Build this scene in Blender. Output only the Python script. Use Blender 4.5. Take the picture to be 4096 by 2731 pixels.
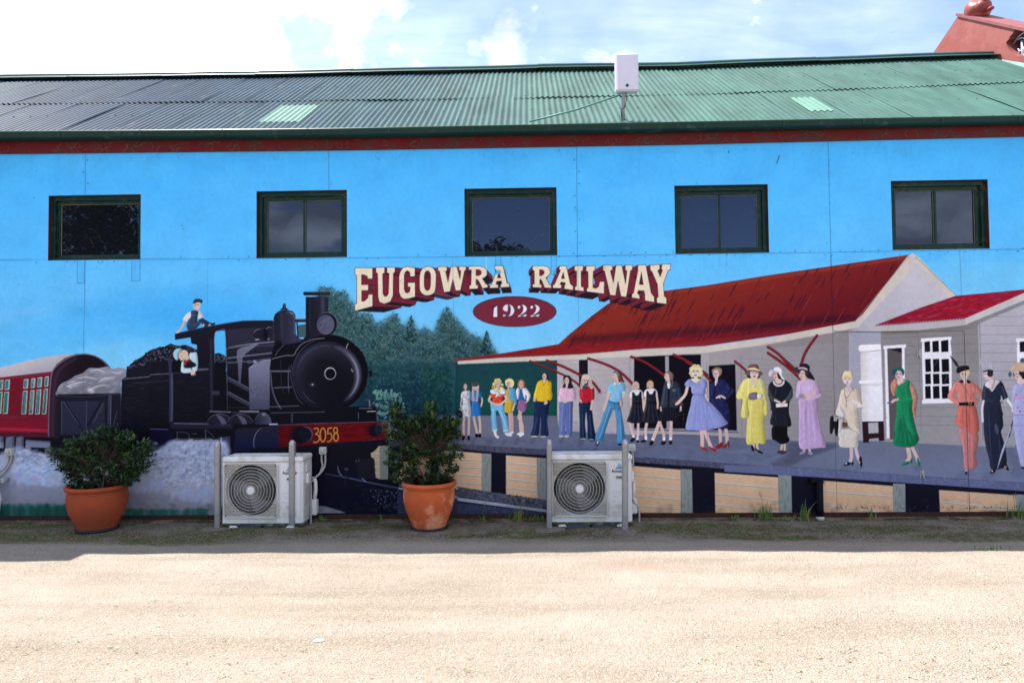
import bpy, bmesh, math, random
import numpy as np
from mathutils import Vector, Matrix
CLOUD_OFF = (2.7, 5.2, 0)
EXPOSURE = 2.10

# ---------------------------------------------------------------- camera numbers
F_PX = 2731.0                      # focal length in photo pixels (24 mm on 36 mm, 4096 wide)
DIST, EYE = 7.92, 1.82             # metres to the wall, height of the lens
YAW, PITCH, ROLL = math.atan(.026), math.atan(.0315), .0100
def cam_axes():
    f = Vector((-math.sin(YAW)*math.cos(PITCH), math.cos(YAW)*math.cos(PITCH), math.sin(PITCH)))
    r0 = Vector((math.cos(YAW), math.sin(YAW), 0)); u0 = r0.cross(f)
    # the photo is turned a little counter-clockwise: horizontals rise to the right
    r = r0*math.cos(ROLL) - u0*math.sin(ROLL); u = u0*math.cos(ROLL) + r0*math.sin(ROLL)
    return r, u, f
CR, CU, CF = cam_axes()
CAM = Vector((0, -DIST, EYE))
def ray(px, py):
    return CR*((px-2048)/F_PX) + CU*((1365.5-py)/F_PX) + CF
def on_y(px, py, y=0.0):           # where the sight line meets an upright plane parallel to the wall
    d = ray(px, py); t = (y-CAM.y)/d.y; return CAM + d*t
def on_z(px, py, z=0.0):
    d = ray(px, py); t = (z-CAM.z)/d.z; return CAM + d*t
# ---------------------------------------------------------------- scene: camera, world, sun, exposure
SC = bpy.context.scene
for o_ in list(bpy.data.objects): bpy.data.objects.remove(o_)
cam_d = bpy.data.cameras.new("camera"); cam = bpy.data.objects.new("camera", cam_d); SC.collection.objects.link(cam)
cam_d.lens = 24.0; cam_d.sensor_width = 36.0*4096/4096.5; cam_d.clip_end = 2000
mw = Matrix((( CR.x, CU.x, -CF.x, CAM.x), (CR.y, CU.y, -CF.y, CAM.y), (CR.z, CU.z, -CF.z, CAM.z), (0, 0, 0, 1)))
cam.matrix_world = mw; SC.camera = cam

SUN_DIR = Vector((-.45, .24, 1.0)).normalized()          # towards the sun: behind the hall and to the left
ELEV = math.asin(SUN_DIR.z); AZ = math.atan2(SUN_DIR.x, SUN_DIR.y)
sd = bpy.data.lights.new("sun", 'SUN'); sd.energy = 2.8; sd.angle = math.radians(.55); sd.color = (1.0, .95, .87)
sun = bpy.data.objects.new("sun", sd); SC.collection.objects.link(sun)
sun.rotation_euler = SUN_DIR.to_track_quat('Z', 'Y').to_euler(); sun.location = (-6, 4, 14)

W_ = bpy.data.worlds.new("World"); SC.world = W_; W_.use_nodes = True
nt = W_.node_tree; N = nt.nodes; LK = nt.links; N.clear()
out = N.new("ShaderNodeOutputWorld"); bg = N.new("ShaderNodeBackground"); bg.inputs[1].default_value = .15
sky = N.new("ShaderNodeTexSky"); sky.sky_type = 'NISHITA'; sky.sun_disc = False; sky.sun_elevation = ELEV; sky.sun_rotation = AZ
sky.altitude = 250; sky.air_density = .8; sky.dust_density = .3; sky.ozone_density = 1.6
tc = N.new("ShaderNodeTexCoord")
# clouds: noise on a flat layer high above, so they thin out overhead and stack up towards the horizon
sep = N.new("ShaderNodeSeparateXYZ"); LK.new(tc.outputs["Generated"], sep.inputs[0])
mz = N.new("ShaderNodeMath"); mz.operation = 'MAXIMUM'; mz.inputs[1].default_value = .02; LK.new(sep.outputs[2], mz.inputs[0])
az_ = N.new("ShaderNodeMath"); az_.operation = 'ADD'; az_.inputs[1].default_value = .32; LK.new(mz.outputs[0], az_.inputs[0])
dx = N.new("ShaderNodeMath"); dx.operation = 'DIVIDE'; LK.new(sep.outputs[0], dx.inputs[0]); LK.new(az_.outputs[0], dx.inputs[1])
dy = N.new("ShaderNodeMath"); dy.operation = 'DIVIDE'; LK.new(sep.outputs[1], dy.inputs[0]); LK.new(az_.outputs[0], dy.inputs[1])
cb = N.new("ShaderNodeCombineXYZ"); LK.new(dx.outputs[0], cb.inputs[0]); LK.new(dy.outputs[0], cb.inputs[1])
mp = N.new("ShaderNodeMapping"); mp.inputs['Location'].default_value = CLOUD_OFF; LK.new(cb.outputs[0], mp.inputs[0])
nz = N.new("ShaderNodeTexNoise"); nz.inputs['Scale'].default_value = 2.3; nz.inputs['Detail'].default_value = 9; nz.inputs['Roughness'].default_value = .55; nz.inputs['Distortion'].default_value = .25
LK.new(mp.outputs[0], nz.inputs[0])
# more cloud to the left of the view (west), thinner veil to the right
xy_ = N.new("ShaderNodeMath"); xy_.operation = 'MULTIPLY'; LK.new(sep.outputs[0], xy_.inputs[0]); LK.new(sep.outputs[1], xy_.inputs[1])
gx = N.new("ShaderNodeMath"); gx.operation = 'MULTIPLY'; gx.inputs[1].default_value = -.13; LK.new(xy_.outputs[0], gx.inputs[0])
ctr = N.new("ShaderNodeMath"); ctr.operation = 'MULTIPLY_ADD'; ctr.inputs[1].default_value = 1.5; ctr.inputs[2].default_value = -.25; LK.new(nz.outputs['Fac'], ctr.inputs[0])
ad = N.new("ShaderNodeMath"); ad.operation = 'ADD'; LK.new(ctr.outputs[0], ad.inputs[0]); LK.new(gx.outputs[0], ad.inputs[1])
# clear deep sky behind the viewer with a low bank of cloud, more open cloud ahead
gy_ = N.new("ShaderNodeMath"); gy_.operation = 'MULTIPLY'; gy_.inputs[1].default_value = .07; LK.new(sep.outputs[1], gy_.inputs[0])
ad2 = N.new("ShaderNodeMath"); ad2.operation = 'ADD'; LK.new(ad.outputs[0], ad2.inputs[0]); LK.new(gy_.outputs[0], ad2.inputs[1])
lo_ = N.new("ShaderNodeMapRange"); lo_.inputs[1].default_value = .10; lo_.inputs[2].default_value = .24; lo_.inputs[3].default_value = .04; lo_.inputs[4].default_value = 0; LK.new(sep.outputs[2], lo_.inputs[0])
ad3 = N.new("ShaderNodeMath"); ad3.operation = 'ADD'; LK.new(ad2.outputs[0], ad3.inputs[0]); LK.new(lo_.outputs[0], ad3.inputs[1])
# cloud added overhead, out of view of camera and windows, to light the wall
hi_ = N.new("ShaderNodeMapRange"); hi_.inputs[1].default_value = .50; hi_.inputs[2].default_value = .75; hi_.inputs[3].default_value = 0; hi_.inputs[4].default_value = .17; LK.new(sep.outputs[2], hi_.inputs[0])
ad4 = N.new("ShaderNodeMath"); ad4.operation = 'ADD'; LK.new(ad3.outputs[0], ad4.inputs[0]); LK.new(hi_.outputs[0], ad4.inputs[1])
# where the day's banks and breaks of cloud stand in the sky (a sight line, whether it lies ahead or behind, how far it spreads, how much cloud)
acc = ad4
for (qx, qy, ahead, spread, amount) in ((1010, 70, 1, .008, -.17), (1160, 180, 1, .004, -.10), (1400, 100, 1, .012, .09), (1180, 20, 1, .006, .06), (640, 240, 1, .02, .04), (300, 30, 1, .006, -.10), (120, 260, 1, .006, .05), (1950, 60, 1, .05, -.10), (3300, 150, 1, .12, -.03),
        (1210, 985, 0, .006, .26), (3800, 830, 0, .010, .25), (3640, 960, 0, .005, .10), (2560, 850, 0, .05, -.12), (2000, 850, 0, .03, -.10)):
    d_ = ray(qx, qy).normalized()
    if not ahead: d_.y = -d_.y
    vd = N.new("ShaderNodeVectorMath"); vd.operation = 'DOT_PRODUCT'; LK.new(tc.outputs['Generated'], vd.inputs[0]); vd.inputs[1].default_value = tuple(d_)
    mr_ = N.new("ShaderNodeMapRange"); mr_.interpolation_type = 'SMOOTHSTEP'; mr_.inputs[1].default_value = 1-spread; mr_.inputs[2].default_value = 1; mr_.inputs[3].default_value = 0; mr_.inputs[4].default_value = amount; LK.new(vd.outputs['Value'], mr_.inputs[0])
    ac_ = N.new("ShaderNodeMath"); ac_.operation = 'ADD'; LK.new(acc.outputs[0], ac_.inputs[0]); LK.new(mr_.outputs[0], ac_.inputs[1]); acc = ac_
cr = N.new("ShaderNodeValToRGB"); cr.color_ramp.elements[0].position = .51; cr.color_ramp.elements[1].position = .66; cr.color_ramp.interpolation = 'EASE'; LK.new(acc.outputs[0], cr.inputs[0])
# thin high veil ahead of the viewer
vm = N.new("ShaderNodeMapping"); vm.inputs['Scale'].default_value = (1.0, 2.6, 1); vm.inputs['Rotation'].default_value = (0, 0, .5); LK.new(cb.outputs[0], vm.inputs[0])
vn = N.new("ShaderNodeTexNoise"); vn.inputs['Scale'].default_value = 1.6; vn.inputs['Detail'].default_value = 8; vn.inputs['Roughness'].default_value = .6; vn.inputs['Distortion'].default_value = .6; LK.new(vm.outputs[0], vn.inputs[0])
va = N.new("ShaderNodeMath"); va.operation = 'MULTIPLY_ADD'; va.inputs[1].default_value = .22; LK.new(sep.outputs[1], va.inputs[0]); LK.new(vn.outputs['Fac'], va.inputs[2])
vr = N.new("ShaderNodeMapRange"); vr.inputs[1].default_value = .46; vr.inputs[2].default_value = .92; vr.inputs[3].default_value = 0; vr.inputs[4].default_value = .34; LK.new(va.outputs[0], vr.inputs[0])
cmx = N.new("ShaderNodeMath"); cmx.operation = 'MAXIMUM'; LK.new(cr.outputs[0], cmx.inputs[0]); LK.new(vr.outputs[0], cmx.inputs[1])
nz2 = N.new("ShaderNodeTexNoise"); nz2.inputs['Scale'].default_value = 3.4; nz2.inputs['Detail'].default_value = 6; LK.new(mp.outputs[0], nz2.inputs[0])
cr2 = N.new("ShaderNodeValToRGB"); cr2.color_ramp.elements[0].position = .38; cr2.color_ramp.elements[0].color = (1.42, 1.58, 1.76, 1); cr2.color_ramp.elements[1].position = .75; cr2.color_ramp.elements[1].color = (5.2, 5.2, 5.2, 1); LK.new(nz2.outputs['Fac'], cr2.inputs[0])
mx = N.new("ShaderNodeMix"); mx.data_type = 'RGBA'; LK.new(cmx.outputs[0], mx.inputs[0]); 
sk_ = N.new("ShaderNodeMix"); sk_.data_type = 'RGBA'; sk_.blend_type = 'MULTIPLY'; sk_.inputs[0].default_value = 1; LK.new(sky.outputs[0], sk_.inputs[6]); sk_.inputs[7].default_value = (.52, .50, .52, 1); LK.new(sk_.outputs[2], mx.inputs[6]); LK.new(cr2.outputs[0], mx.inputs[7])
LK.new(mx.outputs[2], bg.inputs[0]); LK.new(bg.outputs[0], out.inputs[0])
SC.view_settings.view_transform = 'Standard'; SC.view_settings.look = 'None'; SC.view_settings.gamma = 1; SC.view_settings.exposure = EXPOSURE
SC.render.engine = 'CYCLES'; SC.cycles.max_bounces = 6; SC.cycles.transparent_max_bounces = 8
# ---------------------------------------------------------------- the mural's paint, laid out in metres on the wall
PPM = 170.0
MX0, MX1 = on_y(-330, 1400).x, on_y(4400, 1400).x
MZ0, MZ1 = 0.085, 4.62
CW, CH = int((MX1-MX0)*PPM), int((MZ1-MZ0)*PPM)
_R3 = np.array([[CR.x, CR.y, CR.z], [CU.x, CU.y, CU.z], [CF.x, CF.y, CF.z]])
def wall_xy(px, py):               # photo pixel -> canvas pixel (via the wall plane)
    a = (np.asarray(px, float)-2048)/F_PX; b = (1365.5-np.asarray(py, float))/F_PX
    d = a[..., None]*_R3[0]+b[..., None]*_R3[1]+_R3[2]
    t = DIST/d[..., 1]
    return (d[..., 0]*t-MX0)*PPM, (MZ1-(EYE+d[..., 2]*t))*PPM
CAN = np.zeros((CH, CW, 3), np.float32)
FR = [0, 0, 2.296]
def frame(x, y, s=2.296): FR[:] = [x, y, s]
def T_(pts):
    p = np.asarray(pts, float).reshape(-1, 2)
    x, y = wall_xy(FR[0]+p[:, 0]/FR[2], FR[1]+p[:, 1]/FR[2])
    return np.stack([x, y], 1)
USC = None
def scale_here():
    a = T_([(0, 0), (100, 0)]); return abs(a[1, 0]-a[0, 0])/100
def smooth(p, closed=True, n=6):
    p = np.asarray(p, float).reshape(-1, 2); m = len(p)
    if m < 3: return p
    out = []
    rng_ = range(m if closed else m-1)
    for i in rng_:
        if closed: p0, p1, p2, p3 = p[i-1], p[i], p[(i+1) % m], p[(i+2) % m]
        else: p0, p1, p2, p3 = p[max(i-1, 0)], p[i], p[i+1], p[min(i+2, m-1)]
        for k in range(n):
            t = k/n
            out.append(.5*((2*p1)+(-p0+p2)*t+(2*p0-5*p1+4*p2-p3)*t*t+(-p0+3*p1-3*p2+p3)*t**3))
    if not closed: out.append(p[-1])
    return np.array(out)
def coverage(polys):
    al = np.concatenate(polys)
    x0, y0 = np.floor(al.min(0)).astype(int)-1; x1, y1 = np.ceil(al.max(0)).astype(int)+1
    x0 = max(x0, 0); y0 = max(y0, 0); x1 = min(x1, CW); y1 = min(y1, CH)
    if x1 <= x0 or y1 <= y0: return None
    m = np.zeros((y1-y0, x1-x0), np.float32); X = np.arange(x0, x1)
    E = [(np.asarray(p), np.roll(p, -1, 0)) for p in polys]
    A = np.concatenate([e[0] for e in E]); B = np.concatenate([e[1] for e in E])
    SS = 3
    for r in range((y1-y0)*SS):
        y = y0+(r+.5)/SS
        k = (A[:, 1] <= y) != (B[:, 1] <= y)
        if not k.any(): continue
        a, b = A[k], B[k]
        xs = np.sort(a[:, 0]+(y-a[:, 1])*(b[:, 0]-a[:, 0])/(b[:, 1]-a[:, 1]))
        row = m[r//SS]
        for j in range(0, len(xs)-1, 2):
            xa, xb = xs[j], xs[j+1]
            i0 = max(int(xa)-x0, 0); i1 = min(int(xb)+1-x0, len(X))
            if i1 <= i0: continue
            row[i0:i1] += np.clip(np.minimum(xb, X[i0:i1]+1)-np.maximum(xa, X[i0:i1]), 0, 1)/SS
    return m, x0, y0
def blur1(m, r):
    r = int(round(r))
    if r < 1: return m
    for ax in (0, 1):
        for _ in range(2):
            k = np.cumsum(np.pad(m, [(r+1, r) if a == ax else (0, 0) for a in (0, 1)], mode='edge'), axis=ax)
            m = (k[2*r+1:]-k[:-2*r-1])/(2*r+1) if ax == 0 else (k[:, 2*r+1:]-k[:, :-2*r-1])/(2*r+1)
    return m
def padm(m, x0, y0, r):
    r = int(r)*2+1
    X0, Y0 = max(x0-r, 0), max(y0-r, 0); X1, Y1 = min(x0+m.shape[1]+r, CW), min(y0+m.shape[0]+r, CH)
    n = np.zeros((Y1-Y0, X1-X0), np.float32); n[y0-Y0:y0-Y0+m.shape[0], x0-X0:x0-X0+m.shape[1]] = m
    return n, X0, Y0
CLIP = [None]
def blend(m, x0, y0, col, a=1.0):
    h, w = m.shape
    if CLIP[0] is not None: m = m*CLIP[0][y0:y0+h, x0:x0+w]
    if isinstance(col[0], (tuple, list)):
        (ax, ay, c1), (bx, by, c2) = col
        p = T_([(ax, ay), (bx, by)]); d = p[1]-p[0]; L = (d**2).sum()+1e-9
        yy, xx = np.mgrid[y0:y0+h, x0:x0+w]
        t = np.clip(((xx-p[0, 0])*d[0]+(yy-p[0, 1])*d[1])/L, 0, 1)[..., None]
        c = (np.array(c1)*(1-t)+np.array(c2)*t)/255.
    else: c = np.array(col, np.float32)/255.
    mm = (np.clip(m, 0, 1)*a)[..., None]
    CAN[y0:y0+h, x0:x0+w] = CAN[y0:y0+h, x0:x0+w]*(1-mm)+c*mm
def poly(pts, col, a=1.0, sm=0, soft=0, holes=()):
    ps = [T_(smooth(pts) if sm else pts)]+[T_(smooth(h_) if sm else h_) for h_ in holes]
    r = coverage(ps)
    if r is None: return
    m, x0, y0 = r
    if soft:
        s = soft*scale_here(); m, x0, y0 = padm(m, x0, y0, s); m = blur1(m, s/2)
    blend(m, x0, y0, col, a)
def clip_to(pts, sm=0):
    if pts is None: CLIP[0] = None; return
    CLIP[0] = None
    r = coverage([T_(smooth(pts) if sm else pts)])
    n = np.zeros((CH, CW), np.float32)
    if r: m, x0, y0 = r; n[y0:y0+m.shape[0], x0:x0+m.shape[1]] = np.clip(m, 0, 1)
    CLIP[0] = n
def line(pts, w, col, a=1.0, sm=1, taper=0, soft=0):
    p = T_(smooth(pts, False) if sm and len(pts) > 2 else pts); s = scale_here()
    W = w*s/2; sf = max(1.0, soft*s)
    n = len(p)-1
    x0, y0 = np.floor(p.min(0)-W-sf).astype(int); x1, y1 = np.ceil(p.max(0)+W+sf).astype(int)+1
    x0 = max(x0, 0); y0 = max(y0, 0); x1 = min(x1, CW); y1 = min(y1, CH)
    if x1 <= x0 or y1 <= y0: return
    m = np.zeros((y1-y0, x1-x0), np.float32)
    for i in range(n):
        a_, b_ = p[i], p[i+1]
        u0 = max(int(min(a_[0], b_[0])-W-sf)-1, x0); u1 = min(int(max(a_[0], b_[0])+W+sf)+2, x1)
        v0 = max(int(min(a_[1], b_[1])-W-sf)-1, y0); v1 = min(int(max(a_[1], b_[1])+W+sf)+2, y1)
        if u1 <= u0 or v1 <= v0: continue
        yy, xx = np.mgrid[v0:v1, u0:u1]; xx = xx+.5; yy = yy+.5
        d = b_-a_; L = (d**2).sum()+1e-9
        t = np.clip(((xx-a_[0])*d[0]+(yy-a_[1])*d[1])/L, 0, 1)
        D = np.hypot(xx-a_[0]-t*d[0], yy-a_[1]-t*d[1])
        ww = W
        if taper:
            tt = (i+t)/n; ww = W*np.clip(np.sin(np.pi*tt)**.6 if taper == 2 else 1-tt, .05, 1)
        c = np.clip((ww-D)/sf+.5, 0, 1)*np.minimum(1, 2*W+.25)
        q = m[v0-y0:v1-y0, u0-x0:u1-x0]; np.maximum(q, c, out=q)
    blend(m, x0, y0, col, a)
def ell_pts(cx, cy, rx, ry, rot=0, a0=0, a1=360, n=28):
    t = np.radians(np.linspace(a0, a1, n, endpoint=(a1-a0) < 360)); c, s = math.cos(math.radians(rot)), math.sin(math.radians(rot))
    x = rx*np.cos(t); y = ry*np.sin(t)
    return np.stack([cx+x*c-y*s, cy+x*s+y*c], 1)
def ell(cx, cy, rx, ry, col, a=1.0, rot=0, soft=0): poly(ell_pts(cx, cy, rx, ry, rot), col, a, 0, soft)
def arc(cx, cy, rx, ry, a0, a1, w, col, a=1.0, soft=0, taper=2, rot=0): line(ell_pts(cx, cy, rx, ry, rot, a0, a1), w, col, a, 0, taper, soft)
def inside(pts):
    P = np.asarray(pts, float); A = P; B = np.roll(P, -1, 0)
    def f(x, y):
        k = (A[:, 1] <= y) != (B[:, 1] <= y)
        xs = A[k, 0]+(y-A[k, 1])*(B[k, 0]-A[k, 0])/(B[k, 1]-A[k, 1])
        return (xs > x).sum() % 2 == 1
    return f
def dabs(pts, n, cols, size=6, elong=1.6, ang=None, a=.6, seed=1, soft=.5, clip=False, ybias=0):
    R = random.Random(seed); P = np.asarray(pts, float); f = inside(P); lo, hi = P.min(0), P.max(0); s = scale_here()
    k = 0; tr = 0
    while k < n and tr < n*6:
        tr += 1; x = R.uniform(lo[0], hi[0]); v = R.random()
        if ybias: v = v**ybias
        y = lo[1]+(hi[1]-lo[1])*v
        if not f(x, y): continue
        k += 1
        c = R.choice(cols); j = R.uniform(-9, 9); c = tuple(min(255, max(0, q+j)) for q in c)
        q = T_([(x, y)])[0]; r = size*s*R.uniform(.5, 1.3); th = math.radians((ang if ang is not None else R.uniform(0, 180))+R.uniform(-18, 18))
        rx, ry = r*elong, r
        e = int(max(rx, ry))+2
        u0, u1 = max(int(q[0])-e, 0), min(int(q[0])+e+1, CW); v0, v1 = max(int(q[1])-e, 0), min(int(q[1])+e+1, CH)
        if u1 <= u0 or v1 <= v0: continue
        yy, xx = np.mgrid[v0:v1, u0:u1]; dx = xx-q[0]; dy = yy-q[1]
        X = (dx*math.cos(th)+dy*math.sin(th))/max(rx, .4); Y = (-dx*math.sin(th)+dy*math.cos(th))/max(ry, .4)
        m = np.clip((1-np.sqrt(X*X+Y*Y))/max(soft, .05), 0, 1)
        blend(m.astype(np.float32), u0, v0, c, a*R.uniform(.5, 1))
def noise(h, w, cell, seed):
    R = np.random.RandomState(int(seed*7) % 99991); gh, gw = int(h/cell)+3, int(w/cell)+3
    g = R.rand(gh, gw); y = np.arange(h)/cell; x = np.arange(w)/cell
    yi, xi = y.astype(int), x.astype(int); fy, fx = y-yi, x-xi; fy = fy*fy*(3-2*fy); fx = fx*fx*(3-2*fx)
    a = g[yi][:, xi]; b = g[yi][:, xi+1]; c = g[yi+1][:, xi]; d = g[yi+1][:, xi+1]
    return (a*(1-fx)+b*fx)*(1-fy[:, None])+(c*(1-fx)+d*fx)*fy[:, None]
# ---- painted sky
def paint_sky():
    frame(0, 0, 1)
    poly([(-600, 300), (5000, 300), (5000, 2400), (-600, 2400)], ((0, 560, (66, 176, 255)), (0, 1050, (88, 186, 255))))
    poly([(-600, 1050), (5000, 1050), (5000, 2400), (-600, 2400)], ((0, 1050, (88, 186, 255)), (0, 1480, (120, 200, 250))))
    for (x, y, w, h, c, a) in ((560, 1260, 420, 70, (58, 168, 246), .75), (250, 1310, 330, 60, (84, 182, 250), .7), (960, 1200, 330, 55, (74, 176, 252), .6), (880, 1300, 330, 60, (52, 164, 244), .75),
            (1180, 1230, 160, 40, (80, 178, 250), .6), (150, 1240, 260, 40, (118, 196, 248), .5), (330, 1420, 420, 50, (112, 198, 248), .7), (2380, 1420, 300, 60, (118, 202, 250), .6),
            (2150, 1480, 260, 50, (136, 210, 248), .6), (3950, 1120, 260, 90, (112, 198, 246), .5), (3060, 1020, 500, 50, (96, 190, 252), .5), (1900, 1280, 400, 70, (110, 198, 252), .45), (80, 1440, 260, 60, (70, 178, 246), .5)):
        ell(x, y, w, h, c, a, -6, soft=90)
    dabs([(-200, 1180), (1300, 1120), (1300, 1380), (-200, 1450)], 260, [(60, 170, 248), (96, 190, 250), (80, 180, 250)], 34, 3.2, 0, .16, 3, 1)
    dabs([(3120, 950), (4200, 950), (4200, 1300), (3120, 1300)], 160, [(126, 204, 246), (96, 188, 248), (150, 212, 244)], 22, 2.2, 0, .14, 4, 1)
    dabs([(-200, 600), (4200, 600), (4200, 1050), (-200, 1050)], 420, [(60, 172, 255), (84, 186, 255), (100, 192, 250)], 60, 2.5, 0, .13, 5, 1)

# ---- painted trees behind the engine
def paint_trees():
    frame(1300, 1000)
    sil = [(-60, 330), (20, 360), (60, 345), (95, 380), (140, 395), (175, 370), (205, 420), (215, 470), (262, 490), (285, 560), (340, 590), (385, 575), (430, 600), (455, 680), (500, 660), (560, 640), (600, 610), (625, 575), (660, 600), (690, 690), (715, 705), (745, 690),
           (775, 640), (792, 600), (808, 655), (822, 710), (850, 735), (880, 745), (910, 700), (940, 735), (980, 760), (1015, 745), (1025, 680), (1060, 620), (1085, 560), (1117, 525), (1150, 560), (1180, 620), (1225, 650), (1255, 690), (1300, 740), (1350, 780), (1400, 790), (1440, 840),
           (1470, 800), (1483, 745), (1500, 810), (1530, 880), (1570, 930), (1590, 960), (1200, 1050), (1180, 1300), (1180, 1560), (400, 1600), (-60, 1600)]
    poly(sil, (60, 96, 108), .38, soft=26)
    poly([(x+(8 if i % 2 else -6), y+26) for i, (x, y) in enumerate(sil[:-4])]+[(1180, 1560), (400, 1600), (-60, 1600)], ((0, 660, (42, 74, 80)), (0, 1320, (14, 44, 60))), .86, soft=60)
    poly([(300, 1050), (1200, 1050), (1200, 1600), (300, 1600)], ((0, 1050, (16, 50, 60)), (0, 1400, (16, 44, 62))), .8, soft=70)
    up = [(x, y-6) for x, y in sil[:-5]]+[(1180, 1010), (400, 1060), (300, 900), (-60, 700)]
    dabs(up, 1500, [(28, 54, 58), (22, 40, 46), (36, 70, 70), (24, 60, 56)], 11, 1.7, None, .6, 11, .5)
    dabs(up, 2300, [(78, 112, 116), (62, 96, 98), (98, 130, 132), (52, 98, 92), (118, 148, 148), (44, 84, 84)], 5.5, 1.8, None, .6, 12, .5)
    dabs(up, 1100, [(110, 146, 150), (66, 124, 110), (20, 34, 42), (16, 30, 36), (150, 172, 172)], 3.4, 2.2, None, .7, 13, .5)
    dabs(up, 1300, [(128, 160, 158), (96, 136, 128), (150, 178, 172), (84, 120, 116)], 3.6, 2.4, 45, .55, 86, .5)
    edge = [(x, y-16) for x, y in sil[:-5]]+[(x, y+26) for x, y in reversed(sil[:-5])]
    dabs(edge, 1500, [(62, 98, 106), (44, 76, 84), (82, 118, 124), (34, 62, 66), (100, 150, 170)], 4.2, 1.6, None, .75, 14, .4)
    out = [(x, y-44) for x, y in sil[:-5]]+[(x, y+10) for x, y in reversed(sil[:-5])]
    dabs(out, 900, [(70, 104, 116), (54, 88, 98), (92, 130, 140), (44, 74, 82)], 3.2, 1.5, None, .6, 84, .5)
    dabs(up[:-4]+[(1400, 960), (1100, 900), (700, 900), (400, 800), (100, 560)], 170, [(96, 170, 214), (120, 176, 206)], 3.4, 1.6, None, .5, 85, .5)
    Rb = random.Random(8)
    for i in range(120):
        x = Rb.uniform(0, 1450); y = Rb.uniform(620, 1120)
        if inside(up)(x, y): ell(x, y, Rb.uniform(16, 44), Rb.uniform(12, 26), Rb.choice([(20, 40, 46), (26, 52, 54), (96, 128, 132), (74, 110, 112), (58, 100, 96)]), .3, Rb.uniform(-30, 30), 16)
    # dark spire trees
    for cx, top, bot, w in ((790, 605, 850, 62), (1483, 745, 960, 52), (1118, 530, 900, 84)):
        for i in range(46 if cx != 1118 else 30):
            t = i/46; y = top+(bot-top)*t; hw = 6+w*t**.8
            R = random.Random(i+cx); x = cx+R.uniform(-hw, hw)
            ell(x, y, 5+9*t, 4+5*t, (18, 42, 44) if cx != 1118 else (40, 68, 74), .85, R.uniform(-30, 30))
        line([(cx, top-4), (cx, top+40)], 4, (20, 44, 46), .8)
    for p in ([(612, 700), (615, 800), (608, 860)], [(795, 860), (797, 930), (793, 1000)], [(1140, 780), (1138, 900), (1145, 1010)], [(150, 620), (158, 700), (150, 800)], [(975, 950), (972, 1080)], [(515, 900), (512, 1000)], [(1330, 820), (1350, 880)]):
        line(p, 6, (112, 104, 104), .6, taper=2)
    for p in ([(240, 650), (262, 615), (285, 603)], [(640, 960), (650, 920)], [(700, 930), (716, 912)], [(395, 680), (410, 690)], [(1060, 960), (1075, 985)]):
        line(p, 6, (160, 140, 130), .7, taper=2)
    low = [(330, 1000), (1180, 1020), (1190, 1300), (1180, 1540), (700, 1540), (430, 1500), (330, 1200)]
    dabs(low, 900, [(20, 60, 66), (14, 50, 54), (30, 76, 82), (24, 82, 70), (12, 36, 50), (50, 96, 104)], 12, 1.8, None, .45, 15, .8)
    dabs(low, 500, [(58, 108, 110), (44, 96, 92), (70, 120, 124)], 9, 2.0, 60, .35, 87, .6)
    dabs([(450, 1000), (1100, 1000), (1000, 1180), (560, 1250), (420, 1200)], 900, [(54, 102, 108), (44, 90, 96), (76, 122, 124), (30, 70, 76)], 6, 1.7, None, .42, 16, .6)
    dabs([(900, 1080), (1180, 1100), (1180, 1500), (850, 1500)], 500, [(12, 62, 52), (28, 84, 54), (10, 40, 40), (60, 110, 96), (20, 74, 46)], 9, 1.8, None, .5, 17, .7)
    dabs([(1180, 1080), (1330, 1120), (1250, 1210), (1190, 1200)], 80, [(70, 120, 100), (90, 140, 118)], 7, 1.6, None, .4, 17, .7)
    # dark hedge under the awning
    poly([(1195, 1035), (2135, 1000), (2140, 1560), (1185, 1560)], ((0, 1040, (18, 52, 60)), (0, 1520, (10, 62, 56))), .93, soft=8)
    dabs([(1190, 1060), (2130, 1010), (2130, 1530), (1190, 1540)], 420, [(10, 76, 62), (16, 58, 60), (8, 50, 46), (24, 92, 66)], 13, 2, None, .3, 18, .8)
    dabs([(1680, 1180), (2130, 1180), (2130, 1530), (1680, 1530)], 300, [(40, 120, 70), (26, 96, 62), (60, 136, 80)], 4, 2.4, 60, .35, 19, .6)
    dabs([(1200, 1300), (2130, 1430), (2130, 1530), (1190, 1530)], 300, [(60, 130, 90), (40, 106, 74), (12, 44, 40)], 4, 2.6, 40, .4, 20, .6)
    dabs([(760, 1380), (1120, 1400), (1180, 1510), (1100, 1560), (700, 1540)], 420, [(56, 92, 122), (78, 112, 138), (30, 60, 84), (18, 36, 56)], 5, 1.5, None, .55, 21, .5)

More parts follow.
